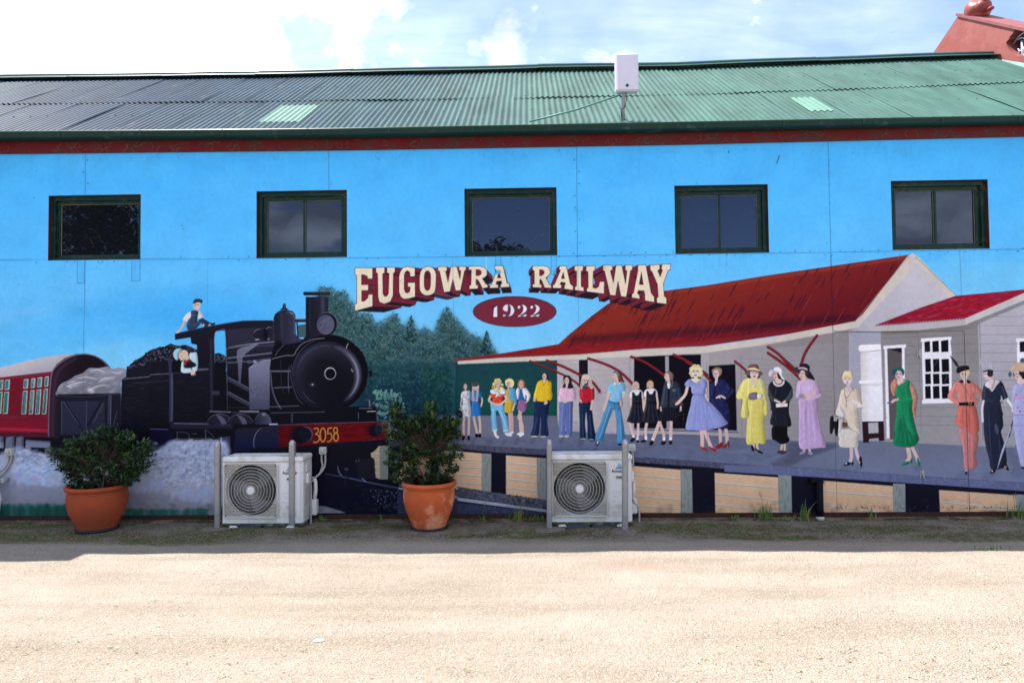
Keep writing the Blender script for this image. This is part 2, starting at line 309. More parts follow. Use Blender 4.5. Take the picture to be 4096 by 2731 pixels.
# ---- painted station
def paint_station():
    frame(1800, 1000)
    frame(0, 0, 1); poly([(1500, 1690), (5000, 1730), (5000, 2000), (1500, 1850)], (100, 110, 140)); poly([(900, 1790), (1560, 1790), (2900, 1850), (5000, 1960), (5000, 2200), (900, 2200)], (20, 20, 36))
    frame(3072, 1000)
    # main wall under the awning (left to right gradient of grey)
    frame(1800, 1000)
    poly([(985, 1005), (1200, 990), (2351, 930), (2351, 1700), (985, 1700)], ((985, 0, (176, 172, 180)), (2300, 0, (160, 157, 166))))
    line([(1030, 1010), (1030, 1700)], 3, (150, 146, 156), .7)
    for k in range(13):
        y = 1052+k*53
        line([(1034, y), (1180, y-3)], 2.4, (140, 136, 152), .8, 0); line([(1282, y-2), (1640, y-10)], 2.4, (138, 134, 152), .8, 0)
    line([(1645, 990), (1648, 1700)], 3, (132, 130, 140), .8)
    poly([(1183, 1010), (1266, 1007), (1268, 1240), (1184, 1245)], (22, 20, 30))
    line([(1270, 1005), (1274, 1240)], 6, (190, 186, 194)); line([(1178, 1010), (1180, 1240)], 5, (186, 182, 190))
    frame(2600, 1450)
    poly([(-900, -300), (1010, -420), (2400, -420), (2400, 760), (-900, 760)], (160, 157, 166), 0)
    # wall behind the women in hats
    poly([(480, -140), (1900, -320), (1900, 740), (480, 700)], ((480, 0, (156, 152, 160)), (1850, 0, (134, 134, 142))))
    for k in range(16):
        y = 8+k*46
        line([(835, y-46), (1690, y-18)], 2.6, (108, 108, 136), .75, 0)
    line([(835, -60), (845, 700)], 7, (118, 116, 128), .7, 0)
    frame(1800, 1450)
    poly([(1690, -60), (2305, -75), (2305, 608), (1690, 602)], (14, 13, 24))
    poly([(1975, -60), (2010, -62), (2012, 605), (1990, 605)], (150, 150, 162))
    line([(1700, 610), (2300, 628)], 18, (92, 96, 116)); line([(1700, 604), (2290, 620)], 5, (134, 138, 156))
    line([(1655, -70), (1655, 600)], 4, (132, 130, 140), .8)
    frame(2600, 1450)
    poly([(468, -100), (540, -100), (540, 650), (468, 640)], (162, 160, 170))
    poly([(540, 28), (783, 13), (798, 622), (545, 622)], (14, 13, 24))
    line([(540, 28), (783, 13)], 5, (130, 126, 140)); line([(330, 618), (805, 638)], 20, (98, 102, 120)); line([(330, 610), (800, 630)], 5, (150, 152, 168), .8)
    # the platform
    frame(1800, 1450)
    poly([(-250, 480), (985, 488), (1000, 620), (1400, 650), (1900, 672), (2100, 690), (2500, 700), (2500, 960), (1700, 900), (600, 800), (-340, 760), (-340, 480)], ((0, 520, (98, 104, 128)), (0, 900, (104, 114, 146))))
    frame(2600, 1450)
    poly([(-60, 650), (480, 662), (830, 690), (1290, 715), (1700, 728), (1900, 712), (2400, 740), (3990, 790), (3990, 1160), (1700, 1010), (1200, 960), (-60, 890)], ((700, 0, (88, 98, 120)), (1900, 0, (112, 122, 150))))
    poly([(-60, 665), (1300, 725), (1720, 745), (1300, 930), (1240, 965), (-60, 880)], ((0, 700, (94, 102, 130)), (0, 930, (104, 116, 148))), .9)
    poly([(1290, 735), (1620, 745), (1720, 770), (1430, 880), (1250, 960), (1100, 930), (1250, 850)], (74, 78, 104), .8, 1, 20)
    dabs([(-60, 690), (1280, 740), (1250, 940), (-60, 870)], 260, [(70, 76, 102), (116, 126, 158), (84, 92, 118)], 22, 3, 4, .2, 31, 1)
    frame(1800, 1450)
    dabs([(-150, 500), (1000, 500), (1600, 680), (1650, 850), (-150, 720)], 300, [(78, 84, 106), (112, 118, 142), (90, 96, 124)], 22, 2.4, 4, .2, 32, 1)
    for x, y, w in ((130, 712, 50), (240, 700, 60), (400, 705, 70), (520, 710, 60), (640, 700, 70), (790, 700, 80), (1050, 690, 60), (1230, 712, 80), (1360, 768, 50)):
        for i in range(5): line([(x+w*.2-i*5, y-10+i*12), (x-w*.7-i*4, y+8+i*11)], 8, (62, 66, 88), .35, 0, 2, 4)
    # platform edge
    frame(1800, 1450)
    E1 = [(-300, 728), (60, 745), (480, 770), (890, 795), (1300, 830), (1700, 868), (2100, 905), (2360, 925)]
    poly(E1+[(2360, 975), (1700, 915), (1300, 880), (890, 856), (480, 832), (60, 792), (-300, 782)], ((0, 760, (74, 76, 98)), (0, 960, (72, 76, 104))))
    frame(2600, 1450)
    poly([(-60, 865), (525, 905), (1200, 952), (1700, 985), (2400, 1025), (3990, 1115), (3990, 1185), (2400, 1112), (1700, 1055), (1200, 1020), (525, 962), (-60, 925)], ((600, 0, (72, 76, 104)), (1300, 0, (98, 106, 144))))
    for seg in ([(-60, 864), (525, 904), (1200, 950)],): line(seg, 4, (120, 132, 168), .6, 0)
    line([(1230, 955), (1700, 984), (2400, 1022), (3990, 1112)], 5, (86, 92, 122), .9, 0)
    dabs([(-60, 870), (1200, 960), (1200, 1010), (-60, 915)], 260, [(48, 50, 70), (104, 112, 146)], 9, 2.4, 80, .4, 33, .7)
    dabs([(1200, 960), (3990, 1120), (3990, 1180), (1200, 1015)], 320, [(66, 70, 98), (120, 130, 170)], 9, 2.2, 75, .3, 34, .7)
    frame(1800, 1450); dabs([(-300, 735), (890, 800), (2360, 930), (2360, 970), (890, 850), (-300, 778)], 420, [(54, 56, 76), (110, 114, 140)], 9, 2.2, 80, .33, 35, .7)
    # below the platform: black bays, boards, timber posts, ballast, rail
    blk = (20, 20, 36)
    frame(1800, 1450)
    poly([(-330, 778), (60, 790), (480, 828), (890, 850), (1300, 876), (1700, 912), (2360, 968), (2360, 1420), (-330, 1420)], blk)
    frame(2600, 1450)
    poly([(-60, 922), (525, 960), (1200, 1018), (1700, 1052), (2400, 1108), (3990, 1182), (3990, 1420), (-60, 1420)], blk)
    board = ((0, 1000, (214, 180, 150)), (0, 1360, (210, 172, 140)))
    def boards(fr, pts, rows):
        frame(*fr); poly(pts, ((0, 900, (218, 186, 158)), (0, 1360, (208, 170, 138))))
        clip_to(pts)
        dabs(pts, 60, [(226, 196, 150), (200, 164, 136), (220, 184, 160)], 16, 2.2, 5, .3, 36+len(rows), 1)
        for k, r in enumerate(rows):
            R = random.Random(k+int(pts[0][0])); (x0, y0), (x1, y1) = r; n = max(4, int(abs(x1-x0)/22)); P = []
            for i in range(n+1): P.append((x0+(x1-x0)*i/n, y0+(y1-y0)*i/n+R.uniform(-4, 4)))
            line([(a, b+9) for a, b in P], 8, (160, 164, 156), .85); line(P, 6, (206, 208, 212), .95)
        clip_to(None)
    def post(fr, x, y0, x1, y1, w=95, col=(136, 146, 146)):
        frame(*fr); poly([(x, y0), (x+w, y0+4), (x1+w, y1), (x1, y1)], col)
        R = random.Random(int(x)+7)
        for i in range(11):
            yy = y0+20+(y1-y0-60)*i/11; xx = x+R.uniform(14, w-22)
            line([(xx, yy), (xx+R.uniform(-9, 9), yy+25), (xx+R.uniform(-8, 8), yy+55)], 5, (92, 92, 88), .65, taper=2)
    A0 = (1800, 1450); Q0 = (2600, 1450)
    boards(A0, [(-300, 800), (58, 812), (292, 832), (290, 1190), (60, 1150), (-300, 1120)], [((-300, 860), (292, 892)), ((-300, 930), (292, 962)), ((-300, 1000), (292, 1035)), ((-300, 1072), (292, 1108))])
    post(A0, 292, 832, 288, 1200, 88)
    boards(A0, [(514, 850), (798, 872), (800, 1260), (515, 1215)], [((514, 915), (800, 945)), ((514, 990), (800, 1022)), ((514, 1060), (800, 1098)), ((514, 1140), (800, 1176))])
    post(A0, 798, 872, 800, 1262, 86)
    boards(A0, [(1400, 925), (1705, 950), (2118, 982), (2122, 1376), (1400, 1376)], [((1400, 1000), (2120, 1064)), ((1400, 1098), (2120, 1166)), ((1400, 1190), (2120, 1256)), ((1400, 1280), (2120, 1338))])
    post(A0, 2118, 976, 2125, 1376, 104)
    boards(Q0, [(594, 1010), (1178, 1052), (1184, 1376), (600, 1376)], [((600, 1100), (1184, 1146)), ((600, 1196), (1184, 1262)), ((600, 1296), (1184, 1368))])
    post(Q0, 1178, 1030, 1184, 1376, 120)
    boards(Q0, [(1558, 1080), (2232, 1132), (2236, 1372), (1565, 1374)], [((1566, 1172), (2236, 1228)), ((1566, 1300), (2100, 1365))])
    post(Q0, 2232, 1108, 2236, 1372, 112)
    boards((3072, 1450), [(1572, 1168), (2280, 1216), (2283, 1362), (1580, 1366)], [((1600, 1276), (2280, 1338))])
    post((3072, 1450), 2280, 1208, 2283, 1362, 110)
    boards((3072, 1450), [(2640, 1240), (3120, 1262), (3120, 1362), (2640, 1362)], [((2640, 1330), (3120, 1352))])
    # ballast and rail on the left of the platform
    frame(1800, 1450)
    bal = [(-60, 1110), (60, 1135), (240, 1165), (500, 1205), (700, 1232), (900, 1262), (900, 1362), (700, 1338), (240, 1270), (-60, 1230)]
    poly(bal, (74, 80, 98)); dabs(bal, 900, [(58, 64, 82), (92, 98, 118), (104, 110, 132), (44, 48, 64)], 8, 1.3, None, .8, 41, .4)
    poly([(-60, 1270), (900, 1375), (900, 1430), (-60, 1430)], (54, 64, 96)); dabs([(-60, 1275), (900, 1378), (900, 1400), (-60, 1400)], 200, [(40, 46, 70), (66, 78, 112)], 12, 1.6, None, .5, 42, .7)
    poly([(-60, 1222), (890, 1352), (890, 1374), (-60, 1252)], (158, 168, 196)); line([(-60, 1224), (890, 1353)], 4, (200, 208, 228)); line([(-60, 1256), (890, 1378)], 7, (30, 34, 54))
    frame(3072, 1000)
    # gable end, right hand building
    poly([(770, 740), (1230, 140), (1300, 90), (1345, 60), (1740, 440), (1740, 760), (1040, 740), (1040, 1400), (745, 1690), (745, 740)], ((800, 700, (168, 170, 188)), (1350, 100, (188, 188, 204))))
    poly([(745, 740), (1035, 745), (1060, 1200), (1060, 1760), (770, 1760), (748, 800)], (154, 158, 180))
    poly([(1035, 745), (1945, 640), (1968, 1810), (1060, 1780)], ((0, 760, (128, 128, 134)), (0, 1700, (148, 148, 156))))
    for k in range(11):
        y = 805+k*81
        line([(1045, y+8), (1400, y-10), (1920, y-32+k*3)], 3.2, (100, 94, 92), .8, 0)
    poly([(1040, 745), (1930, 640), (1920, 700), (1860, 725), (1045, 782)], (118, 116, 120))
    poly([(1925, 640), (2351, 480), (3120, 180), (3120, 1870), (1965, 1825)], ((0, 500, (172, 172, 190)), (0, 1700, (150, 150, 162))))
    for k in range(14):
        y = 612+k*83
        line([(1955, y), (3120, y-6+k)], 3.2, (104, 100, 104), .85, 0)
    line([(1938, 660), (1965, 1745)], 13, (160, 164, 176)); line([(1944, 660), (1972, 1745)], 4, (84, 88, 104))
    # platform behind kept to its own edge
    frame(3072, 1450)
    poly([(830, 715), (1060, 722), (1400, 740), (1950, 768), (3120, 810), (3120, 1150), (2351, 1104), (1400, 1045), (830, 1005)], ((0, 730, (104, 112, 138)), (0, 1040, (114, 124, 156))))
    poly([(-400, 940), (0, 950), (620, 985), (1400, 1040), (2351, 1100), (3120, 1140), (3120, 1214), (2351, 1178), (1400, 1112), (620, 1062), (-400, 1000)], (98, 106, 146))
    dabs([(0, 955), (620, 990), (2351, 1105), (3120, 1145), (3120, 1205), (2351, 1170), (620, 1055), (0, 1010)], 420, [(76, 82, 116), (122, 132, 176), (86, 94, 130)], 9, 2.2, 70, .4, 43, .7)
    line([(160, 955), (620, 988), (1400, 1043), (2351, 1102), (3120, 1142)], 5, (82, 88, 122), .9, 0)
    frame(3072, 1000)
    # roofs
    red = ((600, 100, (116, 34, 34)), (600, 700, (92, 24, 40)))
    frame(1800, 1000)
    R1 = [(995, 865), (1100, 770), (1290, 615), (1455, 490), (1700, 432), (1970, 376), (2351, 325), (2925, 232), (4232, 42), (4250, 70), (3770, 640), (3715, 655), (2351, 830), (1800, 900), (1200, 960), (400, 1000), (30, 1022), (30, 1005), (500, 945)]
    poly(R1, ((2400, 320, (128, 42, 34)), (2600, 860, (98, 22, 32))))
    poly([(995, 865), (1300, 840), (2351, 770), (3120, 690), (3715, 645), (3500, 715), (2351, 880), (1800, 905), (900, 965), (460, 985), (30, 1022), (500, 945)], ((1800, 800, (112, 22, 32)), (1800, 900, (130, 28, 36))), .95)
    poly([(1100, 850), (2351, 765), (3120, 712), (3720, 640), (3720, 590), (3120, 640), (2351, 720), (1100, 800)], (48, 16, 32), .75, 0, 46)
    line([(1970, 395), (2351, 350), (2925, 255), (4226, 62)], 36, (140, 52, 42), .7, 0, 0, 14)
    R = random.Random(5)
    clip_to(R1)
    for i in range(330):
        x = R.uniform(1150, 4250); y = R.uniform(60, 800); L = R.uniform(40, 170)
        c = R.choice([(58, 18, 40), (52, 16, 36), (158, 92, 104), (150, 56, 52), (96, 24, 36), (70, 20, 40)])
        a = .5 if c[0] < 100 else .45
        line([(x, y), (x-L*.55, y+L)], R.uniform(5, 22) if c[0] < 100 else R.uniform(2, 6), c, a, 0, 2, 3)
    for i in range(120):
        x = R.uniform(300, 3500); t = (x-300)/3200; y = 1000-210*t-R.uniform(0, 90)*min(1, t*3)
        line([(x, y), (x+R.uniform(30, 90), y-R.uniform(12, 26))], R.uniform(2, 6), R.choice([(70, 14, 30), (160, 60, 70), (60, 12, 28), (140, 30, 40)]), .5, 0, 2, 2)
    clip_to(None)
    line([(30, 1022), (460, 985), (900, 965), (1200, 955), (1800, 905), (2351, 885)], 5, (84, 84, 90), .9, 0)
    # cream fascia
    fas = (196, 192, 188)
    poly([(70, 1020), (460, 990), (1200, 958), (1800, 908), (2351, 884), (2925, 805), (3715, 655), (3790, 590), (4160, 110), (4210, 48), (4232, 36), (4300, 60), (4640, 415), (4600, 438), (4270, 120), (4200, 220), (3740, 715), (3120, 840), (2351, 945), (1800, 975), (1200, 1003), (460, 1030), (72, 1048)], fas)
    line([(4262, 50), (4645, 415)], 7, (150, 146, 150)); line([(3720, 655), (4215, 56)], 6, (150, 140, 140), .8)
    ell(4258, 48, 24, 18, (196, 198, 222), .95)
    line([(72, 1048), (1200, 1005), (1800, 977), (2351, 947), (2925, 860), (3740, 717)], 3, (128, 126, 132), .7, 0)
    frame(3072, 1000)
    poly([(0, 866), (800, 722), (740, 735), (742, 842), (300, 880), (0, 905)], (132, 130, 136), .9)
    # crimson lean-to roof
    R2 = [(980, 692), (1400, 530), (1725, 420), (2120, 385), (2500, 350), (2700, 330), (2700, 300), (2351, 385), (1806, 628), (1500, 655), (1200, 685)]
    R2 = [(980, 692), (1400, 530), (1725, 420), (2120, 385), (2351, 362), (2700, 330), (2351, 400), (1806, 630), (1500, 655), (1200, 685)]
    poly(R2, ((1100, 660, (120, 22, 48)), (2000, 430, (150, 20, 44))))
    clip_to(R2)
    dabs(R2, 300, [(168, 30, 70), (186, 84, 116), (130, 14, 34), (150, 16, 40), (176, 60, 98)], 10, 4, -8, .4, 44, .7)
    dabs([(2000, 360), (2500, 340), (2351, 430), (1900, 570)], 60, [(92, 50, 96), (110, 30, 70)], 10, 4, -20, .4, 45, .7)
    clip_to(None)
    poly([(932, 697), (1200, 688), (1500, 662), (1806, 634), (1806, 690), (1390, 735), (1030, 745), (932, 742)], (176, 176, 184))
    poly([(1806, 630), (2351, 395), (3120, 70), (3120, 140), (2351, 460), (1920, 640), (1808, 690)], (190, 190, 194))
    poly([(1920, 642), (2351, 462), (3120, 140), (3120, 175), (2351, 500), (1960, 665), (1880, 722), (1800, 700)], (124, 124, 130), .9)
    P = []
    for i in range(60): P.append((985+i*13.8, 694-i*1.06+(5 if i % 2 else -4)))
    line(P, 8, (132, 120, 132), .95)
    # white column / tank, door, windows
    wh = (226, 228, 244)
    poly([(850, 925), (1040, 915), (1060, 1540), (862, 1542)], ((850, 0, (206, 204, 206)), (930, 0, wh)))
    frame(3072, 1450); poly([(850, -60), (1040, -60), (1060, 535), (865, 545)], ((850, 0, (206, 204, 206)), (930, 0, wh))); frame(3072, 1000)
    for i in range(26): R.seed(i+90); y = R.uniform(930, 1560); line([(850, y), (850+R.uniform(40, 120), y+8)], 6, (190, 184, 172), .35, 0, 1, 4)
    poly([(832, 885), (850, 870), (1036, 864), (1040, 918), (850, 935), (832, 915)], (232, 234, 248), 1, 0); line([(850, 936), (1040, 920)], 6, (140, 136, 136), .8)
    line([(848, 1212), (1040, 1200)], 28, (236, 238, 250)); line([(850, 1238), (1030, 1236)], 5, (160, 156, 160), .8)
    frame(3072, 1450)
    poly([(865, 540), (1062, 538), (1070, 715), (1020, 720), (1015, 690), (930, 700), (925, 735), (875, 735)], (40, 22, 30)); poly([(920, 552), (1012, 548), (1016, 645), (925, 650)], (170, 172, 184))
    frame(3072, 1000)
    poly([(1060, 880), (1268, 865), (1268, 895), (1255, 898), (1262, 1720), (1240, 1720), (1228, 898), (1094, 906), (1120, 1728), (1090, 1728), (1070, 910), (1060, 908)], wh)
    poly([(1096, 906), (1228, 898), (1245, 1730), (1120, 1738)], (86, 82, 86)); poly([(1098, 906), (1228, 898), (1230, 945)], (26, 22, 30))
    line([(1383, 765), (1410, 1700)], 3, (90, 88, 92), .7)
    def window(x0, dx, wd, k=1):
        poly([(x0, 812), (x0+280*k, 795), (x0+280*k, 828), (x0+270*k, 830), (x0+282*k, 932), (x0+285*k, 1370), (x0+310*k, 1372), (x0+310*k, 1402), (x0+12, 1410), (x0+12, 1378), (x0+22, 1372), (x0+8, 940), (x0+12, 845), (x0, 843)], wh)
        for (a, b) in ((32, 84), (104, 164), (184, 252)):
            poly([(x0+a*k, 845-a*.06), (x0+b*k, 843-b*.08), (x0+(b+2)*k, 932), (x0+(a+4)*k, 938)], (14, 14, 24))
            for (t, u) in ((1002, 1120), (1138, 1232), (1250, 1365)):
                poly([(x0+(a+6)*k, t), (x0+(b+5)*k, t-4), (x0+(b+9)*k, u-4), (x0+(a+10)*k, u)], (14, 14, 24))
        line([(x0+160*k, 1000), (x0+120*k, 1070)], 4, (120, 132, 160), .6, taper=2); line([(x0+245*k, 1145), (x0+215*k, 1220)], 4, (150, 160, 190), .6, taper=2); line([(x0+75*k, 870), (x0+50*k, 930)], 4, (110, 120, 140), .5, taper=2)
    window(1405, 0, 0); window(2278, 0, 0)
    # awning brackets
    frame(1800, 1000); dr = (112, 26, 34)
    def brk(p, w): line(p, w, (70, 18, 28)); line([(a-2, b-3) for a, b in p], w*.55, (132, 36, 42))
    brk([(735, 1020), (900, 1085), (1060, 1155), (1150, 1210), (1200, 1258)], 19)
    brk([(890, 1015), (1040, 1070), (1200, 1150), (1310, 1215), (1375, 1300)], 24)
    poly([(1345, 1312), (1395, 1310), (1400, 1560), (1345, 1565)], (166, 162, 172)); line([(1345, 1316), (1396, 1314)], 5, (120, 116, 128)); poly([(1362, 1278), (1384, 1276), (1384, 1308), (1362, 1308)], (120, 28, 36))
    brk([(1270, 995), (1420, 1045), (1550, 1110), (1640, 1190), (1680, 1235)], 24)
    brk([(1665, 980), (1780, 1025), (1900, 1100), (1985, 1165)], 24)
    brk([(2055, 962), (2180, 1020), (2300, 1100), (2360, 1145)], 26)
    frame(2600, 1450)
    brk([(330, -10), (470, 80), (560, 170)], 24)
    brk([(780, -10), (850, 45), (890, 85)], 22); brk([(1190, -15), (1290, 60), (1380, 150)], 24); brk([(1230, -30), (1310, 40)], 24); brk([(1400, -20), (1380, 20)], 16)
    frame(3072, 1000)
    brk([(0, 890), (90, 950), (170, 1030), (235, 1090)], 26); brk([(0, 945), (110, 1020), (220, 1110), (290, 1175)], 26); brk([(450, 785), (380, 880), (330, 970), (305, 1060)], 26)
# ---- painted train, smoke
def paint_train():
    K0, K1, K2 = (14, 14, 24), (22, 22, 36), (34, 35, 52)
    G1, G2, G3 = (70, 74, 98), (108, 112, 138), (160, 164, 186)
    frame(0, 1400)
    # ground behind the smoke: grey painted band and green foot
    poly([(-800, 1000), (2400, 1000), (2400, 1520), (-800, 1520)], ((0, 1150, (142, 148, 176)), (0, 1460, (128, 132, 150))))
    poly([(1480, 780), (2500, 780), (2500, 1010), (1480, 1010)], K0)
    # carriage
    poly([(-800, 190), (-300, 150), (0, 250), (490, 195), (480, 800), (-800, 800)], (104, 20, 38))
    poly([(-800, 40), (-400, 120), (0, 160), (330, 78), (560, 42), (720, 34), (620, 90), (520, 190), (300, 215), (0, 252), (-300, 280), (-800, 330)], ((200, 60, (196, 194, 206)), (260, 240, (164, 162, 176))))
    for y0, y1 in ((240, 195), (258, 212)): line([(-500, y0+60), (0, y0+12), (490, y1)], 4, (150, 90, 110), .8, 0)
    poly([(-800, 620), (450, 592), (450, 800), (-800, 800)], ((0, 600, (100, 22, 40)), (0, 700, (124, 18, 42))))
    for i in range(46):
        R = random.Random(i); x = R.uniform(-300, 430); line([(x, 598+R.uniform(0, 30)), (x+50, 600+R.uniform(0, 26))], 3, (150, 70, 90), .3, 0)
    line([(-800, 728), (0, 722), (445, 740)], 26, (168, 40, 70), .75, 0, 0, 8); poly([(-800, 752), (450, 758), (470, 800), (-800, 790)], (70, 24, 40))
    for i, (a, b) in enumerate(((-300, -262), (-225, -190), (-60, -20), (0, 32), (48, 92), (220, 262), (288, 325), (346, 388), (412, 448))):
        if i < 3: continue
        t0, t1, u0, u1 = (286-i*3, 370-i*2, 385, 582) if i < 5 else (268-(i-5)*8, 350-(i-5)*6, 375-(i-5)*6, 586)
        sk = 22
        for (p, q) in ((t0, t1), (u0, u1)):
            o = sk*(p-t0)/300.
            poly([(a-o, p), (b-o, p-4), (b-o-(q-p)*.07, q), (a-o-(q-p)*.07, q+3)], (176, 200, 200))
            poly([(a-o+4, p+5), (b-o-6, p+3), (b-o-(q-p)*.07-6, q-6), (a-o-(q-p)*.07+4, q-3)], ((a, 0, (26, 70, 84)), (b, 0, (96, 176, 196))))
            for k in range(5):
                R = random.Random(k*7+i); line([(a-o+8+k*4, p+8+R.uniform(0, 20)), (a-o-(q-p)*.05+6+k*4, q-10-R.uniform(0, 40))], 4, R.choice([(60, 120, 90), (140, 190, 170), (20, 50, 60), (90, 150, 60)]), .7)
        line([(a-14, t0), (a-32, u1)], 4, (150, 60, 80), .5, 0)
    poly([(-800, 792), (470, 800), (620, 800), (640, 960), (560, 1060), (-800, 1000)], K0)
    for (x0, x1) in ((55, 132), (150, 218), (-60, 32)): poly([(x0, 800), (x1-16, 792), (x1, 800), (x1, 900), (x0-8, 905)], (96, 104, 130)); poly([(x1-20, 800), (x1, 800), (x1, 895), (x1-20, 900)], (66, 72, 98))
    poly([(236, 822), (462, 838), (462, 898), (236, 890)], (112, 122, 152)); line([(236, 830), (462, 846)], 4, (20, 20, 34)); 
    for k in range(4): line([(234, 885+k*13), (280, 887+k*13)], 5, (170, 176, 200), .9, 0); line([(414, 905+k*13), (460, 907+k*13)], 5, (170, 176, 200), .9, 0); line([(-40, 850+k*13), (30, 854+k*13)], 5, (170, 176, 200), .9, 0)
    # carriage end (dark arch)
    poly([(440, 800), (448, 520), (462, 300), (480, 190), (520, 130), (600, 70), (700, 36), (790, 32), (870, 48), (940, 85), (990, 130), (1015, 165), (1010, 820), (700, 830)], ((460, 0, (44, 28, 44)), (700, 0, (24, 16, 28))))
    line([(446, 790), (450, 520), (464, 300), (484, 192), (560, 112), (660, 58), (760, 36), (860, 50), (935, 90), (1000, 155)], 10, (128, 112, 140), .8, 1, 0, 5)
    line([(480, 780), (486, 520), (500, 320), (528, 210), (600, 130), (690, 80)], 30, (62, 48, 70), .5, 1, 0, 20)
    # smoke-filled bunker
    sm = [(530, 420), (528, 360), (560, 310), (640, 270), (690, 235), (760, 210), (820, 165), (900, 165), (980, 152), (1030, 170), (1100, 162), (1160, 178), (1150, 250), (1110, 300), (1105, 390), (1000, 420), (800, 430)]
    poly(sm, ((0, 180, (138, 142, 160)), (0, 420, (104, 108, 124))), 1, 1)
    clip_to(sm); dabs(sm, 90, [(160, 164, 182), (98, 100, 118), (176, 180, 196), (120, 124, 140)], 22, 2.6, -12, .4, 50, .8)
    for p in ([(600, 340), (700, 300), (800, 290)], [(700, 262), (790, 248), (900, 270)], [(800, 380), (900, 330), (1010, 320)], [(820, 196), (900, 178), (970, 210)], [(1020, 200), (1080, 210), (1130, 190)], [(620, 300), (660, 290), (700, 275)], [(900, 300), (960, 262), (1060, 250)]):
        line(p, 12, (214, 216, 230), .6, 1, 2, 7)
    ell(835, 370, 36, 18, (226, 226, 236), .7, 30, 14); ell(640, 335, 24, 12, (216, 218, 230), .6, 20, 10); clip_to(None)
    poly([(530, 405), (1110, 395), (1110, 830), (530, 830)], (24, 25, 40)); line([(530, 416), (800, 428), (1105, 398)], 10, (44, 46, 66))
    poly([(565, 470), (960, 465), (960, 765), (565, 765)], (38, 40, 62)); line([(568, 470), (566, 765)], 4, G2, .8); line([(795, 465), (793, 720)], 6, G1); line([(570, 770), (960, 770)], 4, G1, .6)
    line([(590, 475), (735, 700)], 22, (22, 22, 38)); line([(582, 470), (725, 690)], 4, G2, .9); line([(945, 445), (805, 690)], 18, (22, 22, 38)); line([(950, 490), (860, 660)], 4, G2, .8)
    line([(1008, 420), (1000, 800)], 30, (52, 56, 78)); line([(1020, 420), (1014, 760)], 4, G2, .8); line([(1075, 560), (1040, 700)], 4, G2, .8)
    poly([(540, 790), (1120, 790), (1500, 800), (1560, 860), (1400, 960), (1000, 1020), (640, 1060), (560, 1020)], K0)
    # tender
    poly([(1165, 150), (1560, 90), (1620, 100), (1620, 830), (1100, 860), (1100, 700), (1120, 262), (1155, 250)], ((0, 200, K1), (0, 800, K0)))
    line([(1120, 266), (1300, 250), (1555, 225)], 5, G3, .75); line([(1165, 155), (1300, 130), (1560, 100)], 8, (48, 50, 70)); line([(1220, 305), (1545, 285)], 4, G1, .8)
    line([(1118, 270), (1108, 480), (1110, 690)], 4, G1, .5)
    dabs([(1130, 280), (1540, 260), (1540, 680), (1130, 690)], 130, [(44, 46, 68), (62, 64, 90), (30, 30, 46)], 5, 9, 1, .35, 51, .9)
    # coal
    coal = [(1170, 170), (1200, 130), (1240, 95), (1290, 70), (1340, 30), (1380, 0), (1440, -20), (1500, -30), (1560, -20), (1600, 10), (1640, 20), (1700, -20), (1790, -10), (1830, 20), (1830, 90), (1560, 100), (1300, 140)]
    poly(coal, (20, 20, 32)); dabs(coal, 260, [(44, 46, 62), (14, 14, 22), (62, 66, 86), (26, 27, 40)], 11, 1.4, None, .9, 52, .25); dabs(coal, 150, [(150, 154, 176), (190, 194, 210), (110, 114, 138)], 3.5, 1.8, None, .9, 53, .5)
    # cab frame T
    frame(600, 1100)
    coal2 = [(0, 700), (70, 690), (130, 660), (190, 628), (240, 650), (330, 640), (420, 680), (432, 760), (432, 800), (200, 790), (0, 800)]
    poly(coal2, (18, 18, 30)); dabs(coal2, 200, [(40, 42, 58), (14, 14, 22), (56, 60, 80)], 11, 1.4, None, .9, 54, .25); dabs(coal2, 110, [(150, 154, 176), (196, 200, 214), (100, 104, 130)], 3.4, 1.8, None, .9, 55, .5)
    poly([(0, 800), (180, 780), (200, 790), (290, 800), (440, 860), (550, 855), (552, 1370), (210, 1470), (0, 1440)], ((0, 900, (20, 20, 34)), (0, 1300, K0)))
    dabs([(0, 930), (540, 920), (540, 1340), (0, 1400)], 160, [(36, 38, 56), (50, 52, 74)], 5, 9, 1, .35, 56, .9)
    line([(0, 915), (180, 905)], 5, G3, .7); line([(0, 980), (170, 970)], 4, G1, .7)
    line([(186, 785), (198, 1000), (190, 1460)], 36, (46, 50, 70), 1, 0); line([(200, 905), (204, 1200), (196, 1440)], 10, (84, 88, 112), .7, 0)
    line([(210, 895), (545, 862)], 22, (56, 58, 80), 1, 0); line([(215, 888), (290, 884)], 5, G3, .9); line([(420, 868), (548, 858)], 5, G3, .8)
    # running board, sand boxes and lower body
    poly([(210, 1340), (740, 1340), (1180, 1370), (1200, 1620), (700, 1620), (640, 1500), (210, 1510), (130, 1490), (0, 1500), (0, 1440)], K0)
    line([(215, 1380), (740, 1378)], 60, (28, 29, 48), 1, 0); line([(220, 1362), (500, 1366), (740, 1374)], 5, G3, .7)
    poly([(0, 1410), (165, 1412), (240, 1500), (240, 1560), (0, 1600)], (16, 16, 42)); line([(0, 1412), (165, 1416)], 6, G2, .8)
    line([(245, 1440), (330, 1445), (360, 1470), (358, 1495)], 6, G1, .9); line([(250, 1440), (250, 1500)], 6, G1); line([(385, 1455), (430, 1458)], 5, G2, .7)
    line([(510, 1420), (512, 1500)], 9, G1, .9); line([(520, 1420), (590, 1490)], 9, (50, 52, 72), .9)
    poly([(628, 1488), (735, 1480), (740, 1640), (640, 1640)], (50, 54, 80)); line([(655, 1495), (652, 1560)], 12, G3, .8); line([(700, 1495), (700, 1560)], 10, G1, .9)
